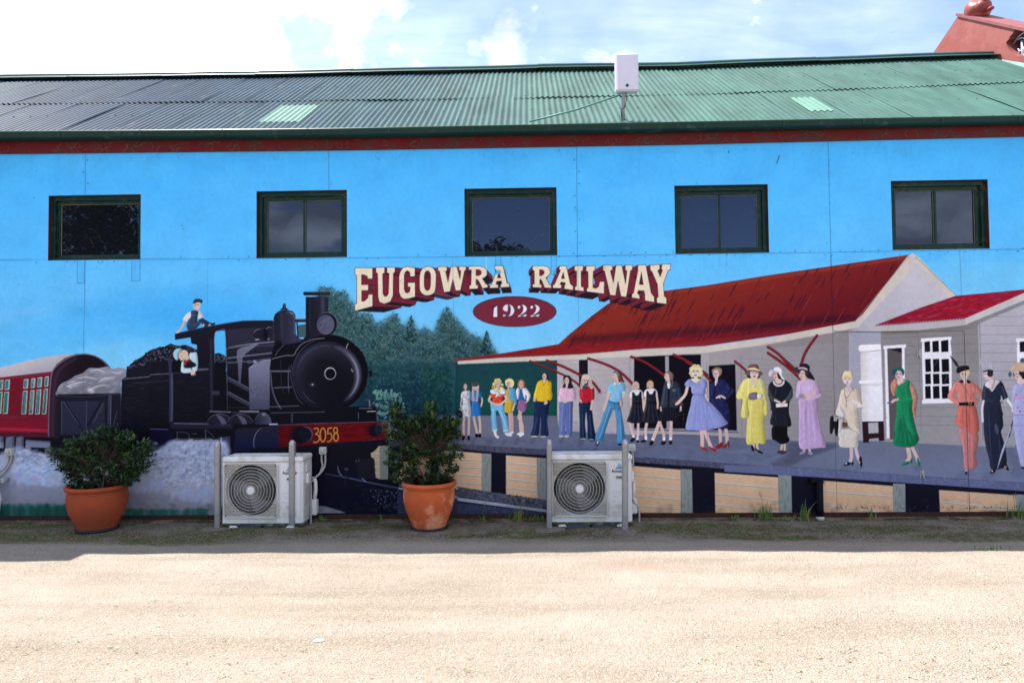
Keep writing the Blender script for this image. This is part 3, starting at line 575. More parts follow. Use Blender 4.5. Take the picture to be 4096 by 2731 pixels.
    poly([(200, 790), (440, 790), (445, 880), (200, 900)], K0)
    # cab
    poly([(228, 540), (500, 480), (840, 420), (1120, 415), (1150, 440), (1150, 620), (700, 660), (700, 1260), (545, 1260), (540, 860), (438, 860), (430, 640), (380, 630), (372, 572), (230, 595)], ((0, 450, (26, 26, 42)), (0, 1100, K0)))
    line([(232, 540), (500, 478), (840, 424), (1130, 418)], 7, (60, 62, 86), .8, 1, 0, 3)
    line([(560, 600), (562, 900), (566, 1240)], 26, (40, 42, 60), .8, 0, 0, 10)
    poly([(600, 520), (640, 510), (688, 512), (693, 560), (697, 755), (640, 770), (596, 805), (590, 600)], (78, 184, 250))
    line([(598, 805), (591, 600), (602, 525), (640, 512), (688, 516), (697, 760)], 6, G2, .9, 1)
    c3 = [(597, 720), (640, 715), (700, 755), (700, 800), (640, 805), (597, 805)]
    poly(c3, (18, 18, 28)); dabs(c3, 40, [(40, 42, 58), (90, 94, 116)], 9, 1.4, None, .8, 57, .3)
    poly([(597, 805), (700, 800), (712, 1250), (597, 1250)], K0); poly([(565, 1062), (638, 1066), (640, 1100), (570, 1100)], (48, 50, 70))
    # boiler
    poly([(700, 500), (1140, 470), (1150, 620), (1250, 630), (1400, 640), (1400, 1270), (710, 1260)], ((0, 650, (34, 35, 52)), (0, 1000, K0)))
    poly([(706, 500), (960, 484), (1000, 620), (716, 660)], (40, 41, 60))
    line([(720, 668), (900, 636), (1140, 612)], 8, G3, .75); line([(704, 680), (760, 665), (1190, 640)], 14, (70, 74, 98), .5, 1, 0, 8)
    ell(1000, 540, 50, 50, (26, 27, 42)); ell(1100, 520, 38, 46, (30, 31, 46)); arc(1000, 538, 44, 40, 180, 300, 7, G2); arc(1098, 520, 34, 42, 180, 320, 7, G2); ell(985, 592, 22, 7, G3, .8); ell(1085, 588, 16, 6, G3, .7)
    poly([(1040, 500), (1080, 500), (1080, 600), (1040, 600)], K0)
    # steam pipe (grey sheen)
    poly([(800, 690), (840, 665), (960, 632), (1000, 632), (920, 690), (880, 720), (850, 760), (832, 990), (815, 985), (806, 800), (795, 760)], ((0, 660, (104, 108, 132)), (0, 980, (70, 74, 96))))
    line([(716, 765), (900, 742), (1160, 712)], 9, (90, 94, 118)); line([(716, 758), (900, 737), (1155, 708)], 3, G3, .8); line([(718, 808), (880, 795), (1110, 760)], 7, G1); line([(716, 804), (880, 792)], 3, G3, .8)
    ell(912, 797, 26, 16, G1); ell(962, 795, 22, 15, G2); ell(962, 792, 10, 8, G3, .8)
    # reverser rods
    for q in ([(712, 950), (900, 1050)], [(716, 1085), (912, 1190)]):
        line(q, 30, (44, 46, 66), 1, 0); line([(a+6, b-12) for a, b in q], 5, G3, .6, 0, 0, 3); line([(a, b+14) for a, b in q], 4, G1, .7, 0)
    line([(700, 850), (692, 880), (706, 920), (712, 1240)], 5, G1, .8); line([(718, 1215), (910, 1216)], 4, G1, .7)
    # slab cylinder jacket (light grey)
    poly([(905, 850), (960, 815), (1040, 780), (1115, 772), (1100, 850), (1098, 1240), (1050, 1260), (915, 1240)], ((0, 800, (116, 122, 150)), (0, 1230, (62, 66, 88))), 1)
    dabs([(915, 1040), (1095, 1040), (1095, 1130), (915, 1130)], 60, [(66, 70, 92), (92, 98, 124)], 9, 2.2, 70, .5, 58, .8); line([(930, 845), (1000, 790), (1110, 775)], 9, G3, .5, 1, 0, 6)
    # dome
    poly([(1140, 610), (1135, 400), (1150, 355), (1195, 325), (1250, 320), (1310, 330), (1335, 365), (1340, 540), (1360, 580), (1420, 590), (1420, 640), (1160, 640)], ((1150, 0, (26, 27, 42)), (1330, 0, (48, 50, 74))), 1)
    poly([(1195, 320), (1215, 300), (1225, 262), (1245, 262), (1250, 300), (1275, 320)], (24, 24, 38)); line([(1232, 270), (1236, 310)], 5, G2, .8)
    line([(1140, 610), (1136, 410), (1152, 360)], 5, G1, .8, 1); line([(1262, 340), (1300, 350), (1322, 380), (1326, 540)], 10, (104, 108, 136), .55, 1, 0, 8); line([(1205, 345), (1215, 570)], 22, (64, 67, 92), .4, 1, 0, 16); ell(1300, 352, 14, 7, G3, .7, 30, 5)
    line([(1340, 418), (1430, 418)], 30, (36, 38, 56), 1, 0); line([(1340, 410), (1430, 408)], 4, G2, .7, 0)
    poly([(1360, 460), (1430, 450), (1430, 570), (1360, 575)], (58, 88, 96)); line([(1350, 440), (1360, 580)], 12, K0, 1, 0)
    # smokebox body and chimney
    ell(1180, 930, 80, 330, K0); poly([(1120, 760), (1240, 640), (1640, 560), (1700, 1240), (1240, 1270), (1140, 1140)], K0)
    poly([(1430, 200), (1640, 200), (1635, 400), (1640, 560), (1700, 600), (1380, 620), (1430, 560)], ((1430, 0, (20, 20, 34)), (1580, 0, (34, 35, 54))))
    line([(1585, 225), (1590, 380)], 34, (84, 88, 112), .45, 0, 0, 24); line([(1470, 230), (1470, 520)], 12, (52, 54, 76), .5, 0, 0, 12)
    line([(1424, 170), (1640, 170)], 34, (24, 24, 38), 1, 0); line([(1430, 158), (1640, 160)], 5, G2, .7, 0); line([(1560, 178), (1645, 182)], 8, G1, .6, 0)
    # smokebox ring
    ell(1640, 900, 365, 355, K0); ell(1640, 905, 350, 342, (10, 10, 18))
    line([(1120, 770), (1240, 740), (1320, 735), (1345, 690), (1400, 630), (1500, 590), (1600, 580)], 7, G3, .65)
    line([(1150, 740), (1180, 690), (1220, 650)], 5, G2, .8)
    ell(1625, 925, 322, 318, ((1400, 700, (34, 35, 54)), (1800, 1150, (16, 16, 28))))
    ell(1630, 925, 292, 290, ((1480, 690, (42, 43, 60)), (1740, 1130, (14, 14, 26))), 1, 0, 10)
    ell(1620, 930, 215, 215, (14, 14, 24), .75, 0, 90)
    arc(1630, 925, 280, 275, -75, 55, 56, (112, 116, 142), .55, 34); arc(1634, 928, 276, 268, -50, 45, 18, (170, 174, 194), .5, 14); arc(1630, 925, 285, 280, 195, 275, 20, (70, 74, 98), .45, 18)
    arc(1640, 900, 332, 322, 175, 262, 8, G2, .55, 5); arc(1300, 960, 30, 200, 140, 220, 8, G3, .5, 4); line([(1300, 820), (1292, 920), (1310, 1010), (1350, 1120), (1400, 1180)], 8, G1, .7, 1, 0, 4)
    arc(1600, 1000, 210, 190, 110, 160, 6, G2, .5, 4)
    ell(1655, 904, 54, 56, G3); ell(1656, 905, 47, 49, (12, 12, 22)); arc(1655, 904, 50, 52, 200, 330, 7, (200, 204, 222), .9)
    ell(1492, 1005, 22, 20, (90, 94, 120), .5, 0, 16); ell(1492, 1005, 6, 6, (210, 214, 226), .9, 0, 4)
    line([(1822, 622), (1808, 655), (1800, 680)], 7, (186, 176, 168), .9, 1, 2); line([(1850, 865), (1862, 885)], 9, (176, 168, 160), .8, 0)
    # ladder and side hoop
    line([(1105, 885), (1290, 884)], 14, (58, 62, 84), 1, 0); line([(1105, 880), (1288, 880)], 4, G3, .9, 0); line([(1140, 1035), (1300, 1028)], 9, G2, .8, 0); line([(1200, 780), (1205, 1000), (1230, 1090)], 7, (40, 42, 62), .9)
    line([(1105, 900), (1120, 1040), (1160, 1160), (1220, 1250)], 14, (60, 63, 86), .8); line([(1110, 900), (1124, 1040), (1162, 1155), (1210, 1240)], 4, G2, .8)
    line([(1100, 1210), (1365, 1200)], 8, G2, .65, 0)
    # headlamp
    ell(1620, 445, 104, 108, (20, 20, 32)); arc(1622, 445, 98, 102, 210, 400, 8, G2, .8); ell(1612, 455, 82, 92, ((1540, 400, (66, 70, 94)), (1680, 520, (84, 88, 112))))
    for i in range(14): R = random.Random(i+400); x = R.uniform(1550, 1640); y = R.uniform(400, 500); line([(x, y), (x+R.uniform(20, 60), y-R.uniform(10, 50))], 4, (140, 144, 170), .4, 0, 2, 3)
    # footplate, splashers, buffer beam
    poly([(545, 1250), (2060, 1200), (2085, 1240), (2090, 1345), (1170, 1380), (540, 1370)], K0)
    for cx in (640, 830): 
        poly(ell_pts(cx, 1365, 118, 92, 0, 180, 360), (28, 29, 44)); poly(ell_pts(cx-38, 1368, 98, 86, 0, 270, 360).tolist()+[(cx+20, 1368), (cx-30, 1285)], (76, 80, 102)); arc(cx, 1365, 116, 90, 190, 355, 5, G2, .8)
    poly(ell_pts(1037, 1370, 80, 108, 0, 180, 360), ((960, 0, (26, 27, 42)), (1110, 0, (64, 68, 92)))); arc(1037, 1370, 78, 106, 200, 350, 5, G2, .8); ell(1045, 1280, 16, 10, G3, .8, 0, 6)
    line([(545, 1254), (760, 1262), (1000, 1262)], 12, (44, 46, 66), 1, 0); line([(548, 1250), (740, 1256)], 4, G3, .9, 0); line([(825, 1250), (1000, 1252)], 7, (200, 204, 220), .8, 0)
    line([(1110, 1265), (1600, 1256)], 9, G1, .8, 0); line([(1300, 1260), (1298, 1350)], 16, (38, 40, 58), 1, 0); line([(1310, 1270), (1308, 1350)], 4, G2, .8, 0); line([(1912, 1250), (1915, 1330)], 8, G2, .7, 0, 2); line([(1925, 1222), (2040, 1222)], 9, G2, .8, 0)
    line([(1980, 1145), (2010, 1145), (2016, 1210)], 14, (58, 62, 84), 1); line([(2014, 1150), (2020, 1205)], 5, G3, .9); line([(1995, 1252), (2070, 1250)], 7, (206, 210, 226), .9, 0); line([(2080, 1255), (2085, 1330)], 6, G2, .8)
    line([(1100, 1370), (1168, 1368)], 13, (172, 176, 198), .9, 0)
    line([(1995, 940), (2000, 1050), (2045, 1110), (2058, 1180), (2050, 1210)], 7, (44, 46, 64), .9); poly([(2010, 880), (2040, 876), (2040, 930), (2010, 930)], (14, 14, 22)); 
    poly([(1168, 1378), (2175, 1345), (2178, 1498), (1600, 1560), (1168, 1600)], ((1160, 0, (80, 10, 18)), (2175, 0, (104, 14, 22))))
    clip_to([(1168, 1378), (2175, 1345), (2178, 1498), (1600, 1560), (1168, 1600)])
    dabs([(1168, 1378), (2175, 1345), (2178, 1480), (1168, 1560)], 150, [(56, 8, 16), (124, 20, 28), (70, 8, 18), (40, 8, 18)], 13, 4.5, -2, .4, 59, .8); ell(1350, 1470, 70, 80, (24, 10, 22), .7, 0, 40); ell(2040, 1420, 60, 60, (40, 8, 16), .7, 0, 40)
    clip_to(None)
    line([(1170, 1376), (1500, 1362), (2175, 1344)], 5, G2, .7, 0); line([(2176, 1346), (2178, 1498)], 4, (60, 20, 30), 1, 0)
    ell(1385, 1468, 70, 78, K0); ell(1428, 1465, 66, 72, (18, 18, 34)); arc(1424, 1462, 66, 68, -100, 80, 9, G2, .7, 5)
    ell(2060, 1430, 50, 52, (18, 16, 28)); ell(2104, 1418, 38, 54, (30, 31, 48)); arc(2104, 1416, 34, 50, 220, 400, 7, G2, .7, 5)
    poly([(1168, 1590), (1700, 1552), (2180, 1500), (2180, 1640), (1168, 1700)], K0)
    # cylinders
    poly([(780, 1500), (800, 1440), (850, 1405), (970, 1400), (1180, 1380), (1180, 1650), (760, 1650)], ((0, 1400, (30, 31, 48)), (0, 1600, (20, 24, 56)))); arc(1050, 1540, 98, 138, 150, 260, 6, G3, .7); arc(840, 1480, 60, 70, 190, 270, 5, G1, .8)
    # digits
    gold = (176, 132, 62)
    def dl(p, w=13): line(p, w, (60, 40, 30), .6); line(p, w*.86, gold)
    dl([(1508, 1412), (1530, 1404), (1545, 1415), (1543, 1440), (1522, 1458), (1545, 1470), (1556, 1495), (1545, 1525), (1520, 1536), (1504, 1530)])
    line(ell_pts(1588, 1467, 25, 62).tolist()+[(1613, 1467)], 12, gold)
    dl([(1668, 1402), (1640, 1406)]); dl([(1636, 1408), (1632, 1455), (1652, 1450), (1668, 1470), (1668, 1500), (1650, 1525), (1630, 1528)])
    line(ell_pts(1704, 1424, 17, 26).tolist()+[(1721, 1424)], 11, gold); line(ell_pts(1708, 1486, 21, 37).tolist()+[(1729, 1486)], 12, gold)
    # below the buffer beam (frame C)
    frame(1024, 1500)
    poly([(-330, 690), (0, 690), (0, 1290), (-330, 1290)], (18, 17, 30))
    poly([(120, 670), (1200, 585), (1330, 580), (1330, 720), (1330, 720), (1330, 720), (1330, 1290), (-60, 1290), (-60, 670)], ((0, 700, (18, 17, 30)), (0, 1200, (14, 16, 36))))
    poly([(1055, 720), (1095, 690), (1130, 648), (1215, 648), (1212, 955), (1140, 955), (1100, 940), (1090, 780), (1055, 745)], (176, 160, 134)); poly([(1135, 650), (1214, 648), (1210, 955), (1138, 952)], (118, 128, 128))
    for k in range(4): line([(1055+k*10, 716+k*62), (1134, 718+k*60)], 5, (196, 198, 190), .9)
    poly([(920, 775), (1085, 762), (1092, 950), (940, 950)], (26, 25, 40)); line([(1082, 765), (1092, 900)], 4, G1, .8); line([(918, 778), (918, 795)], 4, G2); line([(945, 776), (945, 795)], 4, G2)
    line([(748, 825), (762, 890), (800, 935), (825, 943)], 9, (120, 126, 150), .9, 1, 2); ell(830, 862, 20, 14, (50, 56, 84)); line([(822, 870), (820, 1010)], 9, (30, 36, 62), .9)
    line([(640, 905), (860, 945), (1000, 980), (1320, 1045)], 13, (44, 54, 88), .9); line([(860, 945), (1000, 975), (1320, 1035)], 4, (120, 134, 170), .8); line([(975, 950), (1005, 972)], 12, (110, 122, 150), .8, 0)
    dabs([(1020, 1040), (1330, 1060), (1330, 1240), (1180, 1240), (1060, 1100)], 130, [(86, 92, 122), (130, 138, 166), (56, 60, 88)], 5, 1.6, None, .8, 60, .4)
    dabs([(900, 980), (1330, 1060), (1330, 1250), (1000, 1200)], 160, [(30, 34, 58), (44, 48, 74)], 6, 1.6, None, .6, 61, .5)
    poly([(560, 1195), (640, 1205), (760, 1240), (830, 1264), (560, 1268)], (120, 124, 140))
    poly([(1215, 560), (1900, 560), (1900, 650), (1215, 596)], (100, 108, 132)); poly([(1215, 590), (1900, 640), (1900, 700), (1215, 650)], (62, 64, 84)); poly([(1318, 790), (1345, 790), (1860, 760), (1860, 1060), (1320, 1060)], (200, 168, 140), .0)
    # concrete block and grey wall to the right of the beam
    poly([(1115, 410), (1290, 415), (1620, 400), (1700, 382), (2200, 380), (2200, 560), (1300, 580), (1208, 575), (1205, 428)], ((1115, 0, (92, 98, 124)), (1700, 0, (112, 118, 140)))); dabs([(1210, 430), (2100, 390), (2100, 560), (1210, 570)], 90, [(84, 90, 112), (124, 130, 152)], 20, 2.2, 5, .3, 62, .9)
    # boards seen beneath the bush
    poly([(1316, 796), (1420, 790), (1600, 690), (1850, 700), (1850, 1050), (1316, 1020)], (200, 168, 140))
    for k in range(4): line([(1318, 840+k*68), (1600, 800+k*72), (1850, 830+k*70)], 7, (196, 196, 192), .9)
    poly([(1590, 690), (1680, 690), (1680, 900), (1590, 900)], (24, 23, 36)); poly([(1680, 690), (1700, 690), (1700, 1000), (1680, 1000)], (130, 140, 140))
    line([(1318, 1038), (1840, 1120)], 20, (150, 160, 188)); poly([(1300, 1060), (1850, 1130), (1850, 1290), (1300, 1290)], (48, 56, 86)); poly([(1316, 960), (1840, 1040), (1840, 1110), (1316, 1030)], (70, 76, 94))

def paint_smoke():
    frame(0, 1400)
    A = [(-800, 1010), (-50, 960), (140, 890), (300, 925), (480, 975), (560, 1030), (660, 1060), (760, 1080), (1000, 1080), (1250, 1000), (1400, 930), (1490, 880), (1600, 830), (1700, 825), (1990, 830), (2100, 900), (2100, 1420), (1900, 1400), (1700, 1380), (1500, 1300), (1260, 1300), (700, 1260), (300, 1230), (100, 1180), (-800, 1150)]
    poly(A, ((0, 900, (162, 176, 208)), (0, 1350, (158, 164, 184))), .92, 1, 30)
    dabs(A, 700, [(148, 162, 194), (180, 192, 222), (134, 148, 180), (200, 210, 234), (164, 178, 208)], 30, 1.5, -50, .3, 70, 1)
    dabs([(1380, 960), (1600, 850), (1980, 850), (1980, 1150), (1500, 1200), (1380, 1080)], 70, [(56, 68, 104), (72, 86, 126)], 12, 2.0, -60, .5, 71, .8)
    dabs([(1350, 950), (1600, 840), (2060, 850), (2060, 1180), (1500, 1200)], 520, [(172, 192, 240), (150, 172, 222), (120, 138, 186), (184, 202, 246), (98, 114, 158)], 19, 1.35, -55, .38, 72, .8)
    dabs([(90, 1040), (700, 1080), (640, 1200), (420, 1250), (160, 1200)], 300, [(160, 190, 240), (186, 208, 250), (140, 168, 222)], 20, 1.6, -20, .45, 73, .8)
    dabs([(130, 900), (480, 975), (560, 1040), (130, 1040)], 120, [(150, 170, 220), (96, 112, 156), (180, 196, 236)], 13, 1.4, -30, .5, 74, .7)
    R = random.Random(9)
    for i in range(420):
        x, y = (R.uniform(1360, 2070), R.uniform(840, 1260)) if i % 3 else (R.uniform(110, 700), R.uniform(930, 1230))
        r = R.uniform(16, 36); a = R.uniform(170, 260); arc(x, y, r, r*.9, a, a+120, R.uniform(8, 18), R.choice([(206, 222, 250), (190, 208, 244), (216, 230, 252)]), .3, 14); arc(x+3, y+5, r, r*.9, a+180, a+280, R.uniform(8, 16), R.choice([(96, 112, 150), (80, 96, 136)]), .16, 14)
    for (x0, x1, y) in ((150, 560, 1230), (1200, 1500, 1300), (1550, 2060, 1370)):
        for i in range(46):
            x = R.uniform(x0, x1); yy = y+R.uniform(-70, 10); poly(ell_pts(x, yy-24, 15, 40), (150+R.uniform(-10, 24), 162+R.uniform(-10, 24), 202+R.uniform(-6, 30)), .4, 0, 6)
    dabs([(-800, 1250), (2050, 1300), (2050, 1480), (-800, 1480)], 300, [(150, 156, 178), (118, 124, 144), (136, 140, 160)], 30, 1.8, 0, .22, 75, 1)
    for i in range(150):
        x = R.uniform(-800, 620); h = R.uniform(20, 75)+max(0, (60-x)*.05); line([(x, 1520), (x+R.uniform(-6, 6), 1500-h)], 44, R.choice([(18, 78, 72), (24, 88, 78), (14, 56, 56)]), .45, 0, 0, 26)
    for i in range(100):
        x = R.uniform(1150, 1900); h = R.uniform(5, 30); line([(x, 1515), (x+R.uniform(-6, 6), 1495-h)], 34, R.choice([(30, 96, 88), (24, 82, 76)]), .35, 0, 0, 22)

# ---- rose bush in front of the trees
def paint_bush():
    frame(1300, 1000); R = random.Random(3)
    dabs([(450, 1290), (640, 1290), (760, 1440), (700, 1560), (450, 1560)], 120, [(24, 46, 60), (34, 60, 72)], 14, 1.6, None, .7, 80, .5)
    for i in range(120):
        x, y = R.uniform(445, 735), R.uniform(1285, 1565)
        if (x-560)**2/150**2+(y-1430)**2/165**2 > 1.25 or (x > 700 and y < 1400): continue
        th = R.uniform(0, 180); s = R.uniform(13, 25)
        P = ell_pts(x, y, s, s*.5, th); c = R.choice([(70, 122, 120), (92, 150, 136), (56, 102, 108), (84, 140, 140), (100, 130, 140)])
        poly([(a+3, b+3) for a, b in P], (20, 44, 54), .8); poly(P, c, .95); arc(x, y, s*.85, s*.38, 180, 330, 4, (150, 196, 176), .7, 0, 2, th)
# ---- painted people
SK = (206, 182, 174); SKD = (150, 126, 126)
def S(pts, col, a=1, sm=1, ol=1.6):
    poly(pts, col, a, sm)
    r_ = coverage([T_(smooth(pts) if sm else pts)])
    if r_ is not None and r_[0].sum() > 30 and not isinstance(col[0], tuple):
        m, x0, y0 = r_; m = np.clip(m, 0, 1); m, x0, y0 = padm(m, x0, y0, 4); w_ = max(2, min(7, int(math.sqrt(m.sum())*.16)))
        b = blur1(m, w_*.6); sh = np.roll(b, w_//2+1, axis=1); lt = np.roll(b, -(w_//2+1), axis=1)
        blend(np.clip((sh-lt)*1.1, 0, 1)*m, x0, y0, tuple(c*.42 for c in col), .6); blend(np.clip((lt-sh)*1.0, 0, 1)*m, x0, y0, tuple(min(255, c*1.05+46) for c in col), .42)
        n_ = noise(m.shape[0], m.shape[1]*5, 5, int(x0+y0))[:, ::5]; blend(np.clip(n_*2-1, 0, 1)*m, x0, y0, tuple(c*.6 for c in col), .17); blend(np.clip(1-n_*2, 0, 1)*m, x0, y0, tuple(min(255, c*1.1+30) for c in col), .14)
    if ol: line(list(map(tuple, smooth(pts) if sm else pts))+[tuple(smooth(pts)[0] if sm else pts[0])], ol, (34, 30, 44), .55, 0)
def L(pts, w, col, a=1, t=0): line(pts, w, col, a, 1, t)
def face(x, y, rx, ry, col=SK, rot=0, lip=(150, 70, 78), dark=0):
    ell(x, y, rx, ry, col, 1, rot); ell(x-rx*.45, y+ry*.1, rx*.35, ry*.7, tuple(c*.82 for c in col), .5, rot, 4)
    e = (46, 38, 48)
    ell(x-rx*.38, y-ry*.08, rx*.2, ry*.09, e, .85); ell(x+rx*.38, y-ry*.08, rx*.2, ry*.09, e, .85)
    line([(x-rx*.6, y-ry*.24), (x-rx*.2, y-ry*.27)], 1.6, e, .7, 0); line([(x+rx*.2, y-ry*.27), (x+rx*.6, y-ry*.24)], 1.6, e, .7, 0)
    line([(x+1, y-ry*.1), (x+2, y+ry*.28)], 2, SKD, .6, 0); ell(x, y+ry*.52, rx*.26, ry*.1, lip, .9)
def foot(x, y, rx, ry, col, rot=0): ell(x, y, rx, ry, col, 1, rot)
def paint_people():
    Rg = random.Random(77)
    frame(600, 1100)
    # boy on the cab roof
    S([(395, 325), (340, 350), (300, 412), (338, 432), (380, 400), (440, 400), (495, 385), (460, 330), (425, 322)], (206, 216, 236))
    L([(318, 425), (285, 490), (262, 515)], 20, (196, 176, 164)); ell(250, 524, 20, 10, (200, 182, 172), 1, -20)
    S([(380, 330), (375, 380), (345, 430), (336, 480), (360, 505), (410, 498), (440, 470), (432, 420), (440, 370), (440, 330)], (46, 62, 92)); L([(380, 365), (440, 370)], 3, (160, 170, 190), .6)
    L([(360, 490), (420, 470), (470, 420), (500, 455)], 34, (42, 58, 86)); L([(480, 410), (530, 440), (560, 455)], 28, (34, 46, 72)); L([(400, 460), (460, 430)], 4, (104, 124, 152), .6)
    L([(490, 455), (498, 470)], 14, SK); foot(516, 465, 24, 13, (36, 44, 62), -35); L([(545, 455), (560, 462)], 12, SK); foot(578, 452, 24, 12, (36, 44, 62), -25)
    face(430, 278, 33, 42, (206, 190, 172)); S([(398, 262), (402, 232), (430, 217), (465, 222), (482, 236), (476, 256), (440, 250), (415, 258)], (44, 52, 78)); L([(418, 292), (430, 302), (444, 292)], 4, (240, 236, 230), .9)
    # driver leaning from the cab
    S([(365, 720), (395, 712), (432, 720), (438, 860), (400, 880), (360, 780)], (176, 208, 232)); S([(290, 800), (330, 780), (400, 800), (425, 830), (380, 850), (320, 850)], (22, 22, 36))
    S([(285, 850), (292, 800), (312, 790), (318, 850), (380, 855), (385, 890), (320, 900), (285, 885)], (186, 214, 236)); ell(392, 890, 22, 24, (204, 190, 178), 1, 30); L([(395, 900), (400, 920)], 9, (204, 190, 178)); L([(380, 900), (384, 918)], 8, (204, 190, 178)); L([(408, 895), (415, 912)], 8, (204, 190, 178))
    S([(310, 785), (350, 740), (365, 770), (385, 790), (350, 800), (325, 830)], (116, 44, 56)); ell(306, 735, 44, 50, (206, 186, 164), 1, 30); ell(330, 755, 30, 26, (206, 186, 164), 1, 30)
    S([(240, 780), (215, 740), (222, 695), (260, 673), (290, 680), (265, 720), (262, 770)], (150, 196, 226)); L([(285, 712), (298, 706)], 4, (60, 50, 56), .8); L([(300, 765), (318, 775), (330, 765)], 4, (110, 60, 60), .8); L([(286, 735), (292, 750)], 4, (130, 100, 90), .7)
    frame(1800, 1450)
    # 1 floral dress
    L([(132, 490), (126, 560), (126, 660)], 21, SK); L([(172, 490), (174, 560), (170, 665)], 21, SK)
    foot(122, 690, 15, 25, (22, 20, 30), 15); foot(172, 690, 12, 24, (22, 20, 30), -5)
    L([(112, 305), (104, 360), (98, 420)], 15, SK)
    S([(125, 262), (104, 280), (100, 318), (116, 322), (118, 365), (106, 420), (106, 485), (150, 495), (194, 490), (190, 400), (182, 360), (190, 310), (184, 265), (160, 255)], (216, 222, 236))
    for i in range(46):
        x, y = Rg.uniform(108, 188), Rg.uniform(268, 488)
        arc(x, y, 7, 6, Rg.uniform(0, 180), Rg.uniform(220, 360), 2.6, Rg.choice([(24, 24, 34), (60, 56, 64), (120, 90, 90)]), .85)
    ell(86, 475, 31, 38, (24, 24, 36), 1, -15); arc(88, 440, 26, 30, 180, 360, 4, (20, 20, 30)); ell(84, 470, 18, 20, (44, 46, 66), .8, 0, 6); ell(96, 427, 9, 9, SK); L([(92, 414), (106, 414)], 6, (24, 24, 34))
    ell(139, 215, 20, 30, (70, 62, 66)); L([(124, 215), (124, 255)], 9, (96, 78, 78)); L([(156, 215), (158, 258)], 9, (96, 78, 78)); face(141, 218, 15, 25); L([(141, 235), (143, 262)], 12, SK); L([(122, 200), (140, 188), (158, 202)], 10, (60, 54, 60))
    # 2 blue dress
    L([(216, 480), (228, 550), (250, 655)], 22, SK); L([(265, 480), (276, 560), (276, 655)], 22, SK); foot(246, 668, 18, 18, (18, 18, 28), -15); foot(274, 668, 14, 20, (18, 18, 28))
    L([(288, 310), (296, 350), (284, 400)], 15, SK)
    S([(200, 262), (186, 285), (190, 350), (200, 360), (196, 420), (204, 485), (240, 486), (282, 480), (280, 400), (268, 345), (276, 318), (298, 318), (284, 270), (240, 255)], (38, 116, 194))
    ell(238, 220, 24, 36, (200, 186, 182)); L([(214, 220), (212, 290), (216, 345)], 20, (190, 176, 170)); L([(258, 220), (250, 290), (245, 350)], 19, (190, 174, 168)); L([(218, 250), (214, 340)], 4, (130, 114, 112), .7); L([(254, 240), (244, 340)], 4, (130, 114, 112), .7)
    ell(232, 222, 15, 26, SK); ell(232, 197, 40, 15, (76, 70, 76), 1, 4); ell(232, 186, 26, 14, (66, 60, 68)); L([(214, 213), (246, 214)], 9, (20, 20, 28)); ell(232, 238, 6, 3, (140, 70, 70)); ell(258, 305, 6, 3, (40, 40, 60), .0)
    # 4 yellow dress and cardigan (behind 3)
    L([(545, 450), (550, 540), (552, 640)], 24, (192, 160, 160)); L([(566, 450), (572, 540), (572, 630)], 22, (186, 154, 156)); foot(572, 640, 14, 10, (228, 226, 236)); foot(552, 650, 16, 9, (226, 224, 236))
    S([(510, 255), (545, 240), (590, 250), (608, 290), (612, 370), (590, 380), (580, 350), (582, 420), (572, 458), (505, 455), (500, 400), (515, 330), (505, 290)], (196, 162, 50))
    S([(550, 240), (575, 232), (598, 245), (610, 300), (612, 378), (592, 382), (580, 350), (548, 348), (540, 290)], (84, 156, 204)); L([(592, 380), (584, 410), (576, 438)], 15, SK)
    ell(545, 188, 38, 40, (222, 210, 150)); face(536, 195, 20, 32, (190, 174, 172)); arc(548, 190, 34, 38, 200, 420, 14, (228, 216, 156), 1, 0, 0); L([(538, 225), (534, 245)], 12, SK); L([(512, 170), (540, 155), (572, 168)], 14, (232, 220, 160))
    # 3 orange top, jeans
    L([(405, 390), (400, 500), (412, 620)], 46, (104, 180, 226)); L([(440, 390), (490, 500), (512, 625)], 48, (104, 180, 226)); S([(372, 380), (400, 375), (480, 378), (500, 430), (470, 450), (430, 440), (400, 470), (375, 430)], (110, 186, 230))
    L([(398, 420), (396, 520), (408, 600)], 8, (190, 224, 244), .5); L([(460, 440), (498, 540), (508, 610)], 8, (196, 228, 244), .5); L([(420, 440), (424, 610)], 3, (50, 100, 150), .7); L([(470, 400), (520, 560)], 2.5, (50, 100, 150), .6); L([(372, 400), (388, 420), (402, 390)], 3, (40, 70, 110), .7)
    L([(392, 618), (428, 615)], 14, (176, 212, 236)); L([(496, 625), (530, 622)], 14, (180, 214, 236)); L([(412, 632), (420, 665), (438, 682)], 24, (228, 228, 238)); foot(538, 660, 34, 15, (230, 230, 240), 12); L([(420, 660), (440, 676)], 4, (220, 110, 130)); L([(520, 652), (550, 664)], 4, (230, 170, 170))
    S([(372, 285), (360, 305), (380, 320), (395, 325), (388, 360), (420, 372), (482, 365), (482, 320), (515, 300), (500, 270), (440, 245), (400, 255)], (214, 66, 34)); L([(400, 340), (420, 330)], 3, (240, 140, 120)); L([(455, 355), (470, 345)], 3, (240, 140, 120))
    L([(370, 312), (358, 345), (385, 370), (425, 385)], 20, SK); L([(508, 305), (514, 340), (480, 370), (452, 388)], 20, SK); ell(428, 385, 15, 9, SK); ell(455, 386, 15, 9, SK)
    S([(375, 250), (400, 245), (440, 262), (480, 235), (510, 250), (512, 285), (480, 290), (440, 285), (395, 290), (370, 270)], (206, 222, 238)); S([(425, 270), (452, 265), (460, 290), (478, 310), (455, 305), (438, 310), (415, 318), (425, 295)], (190, 216, 236))
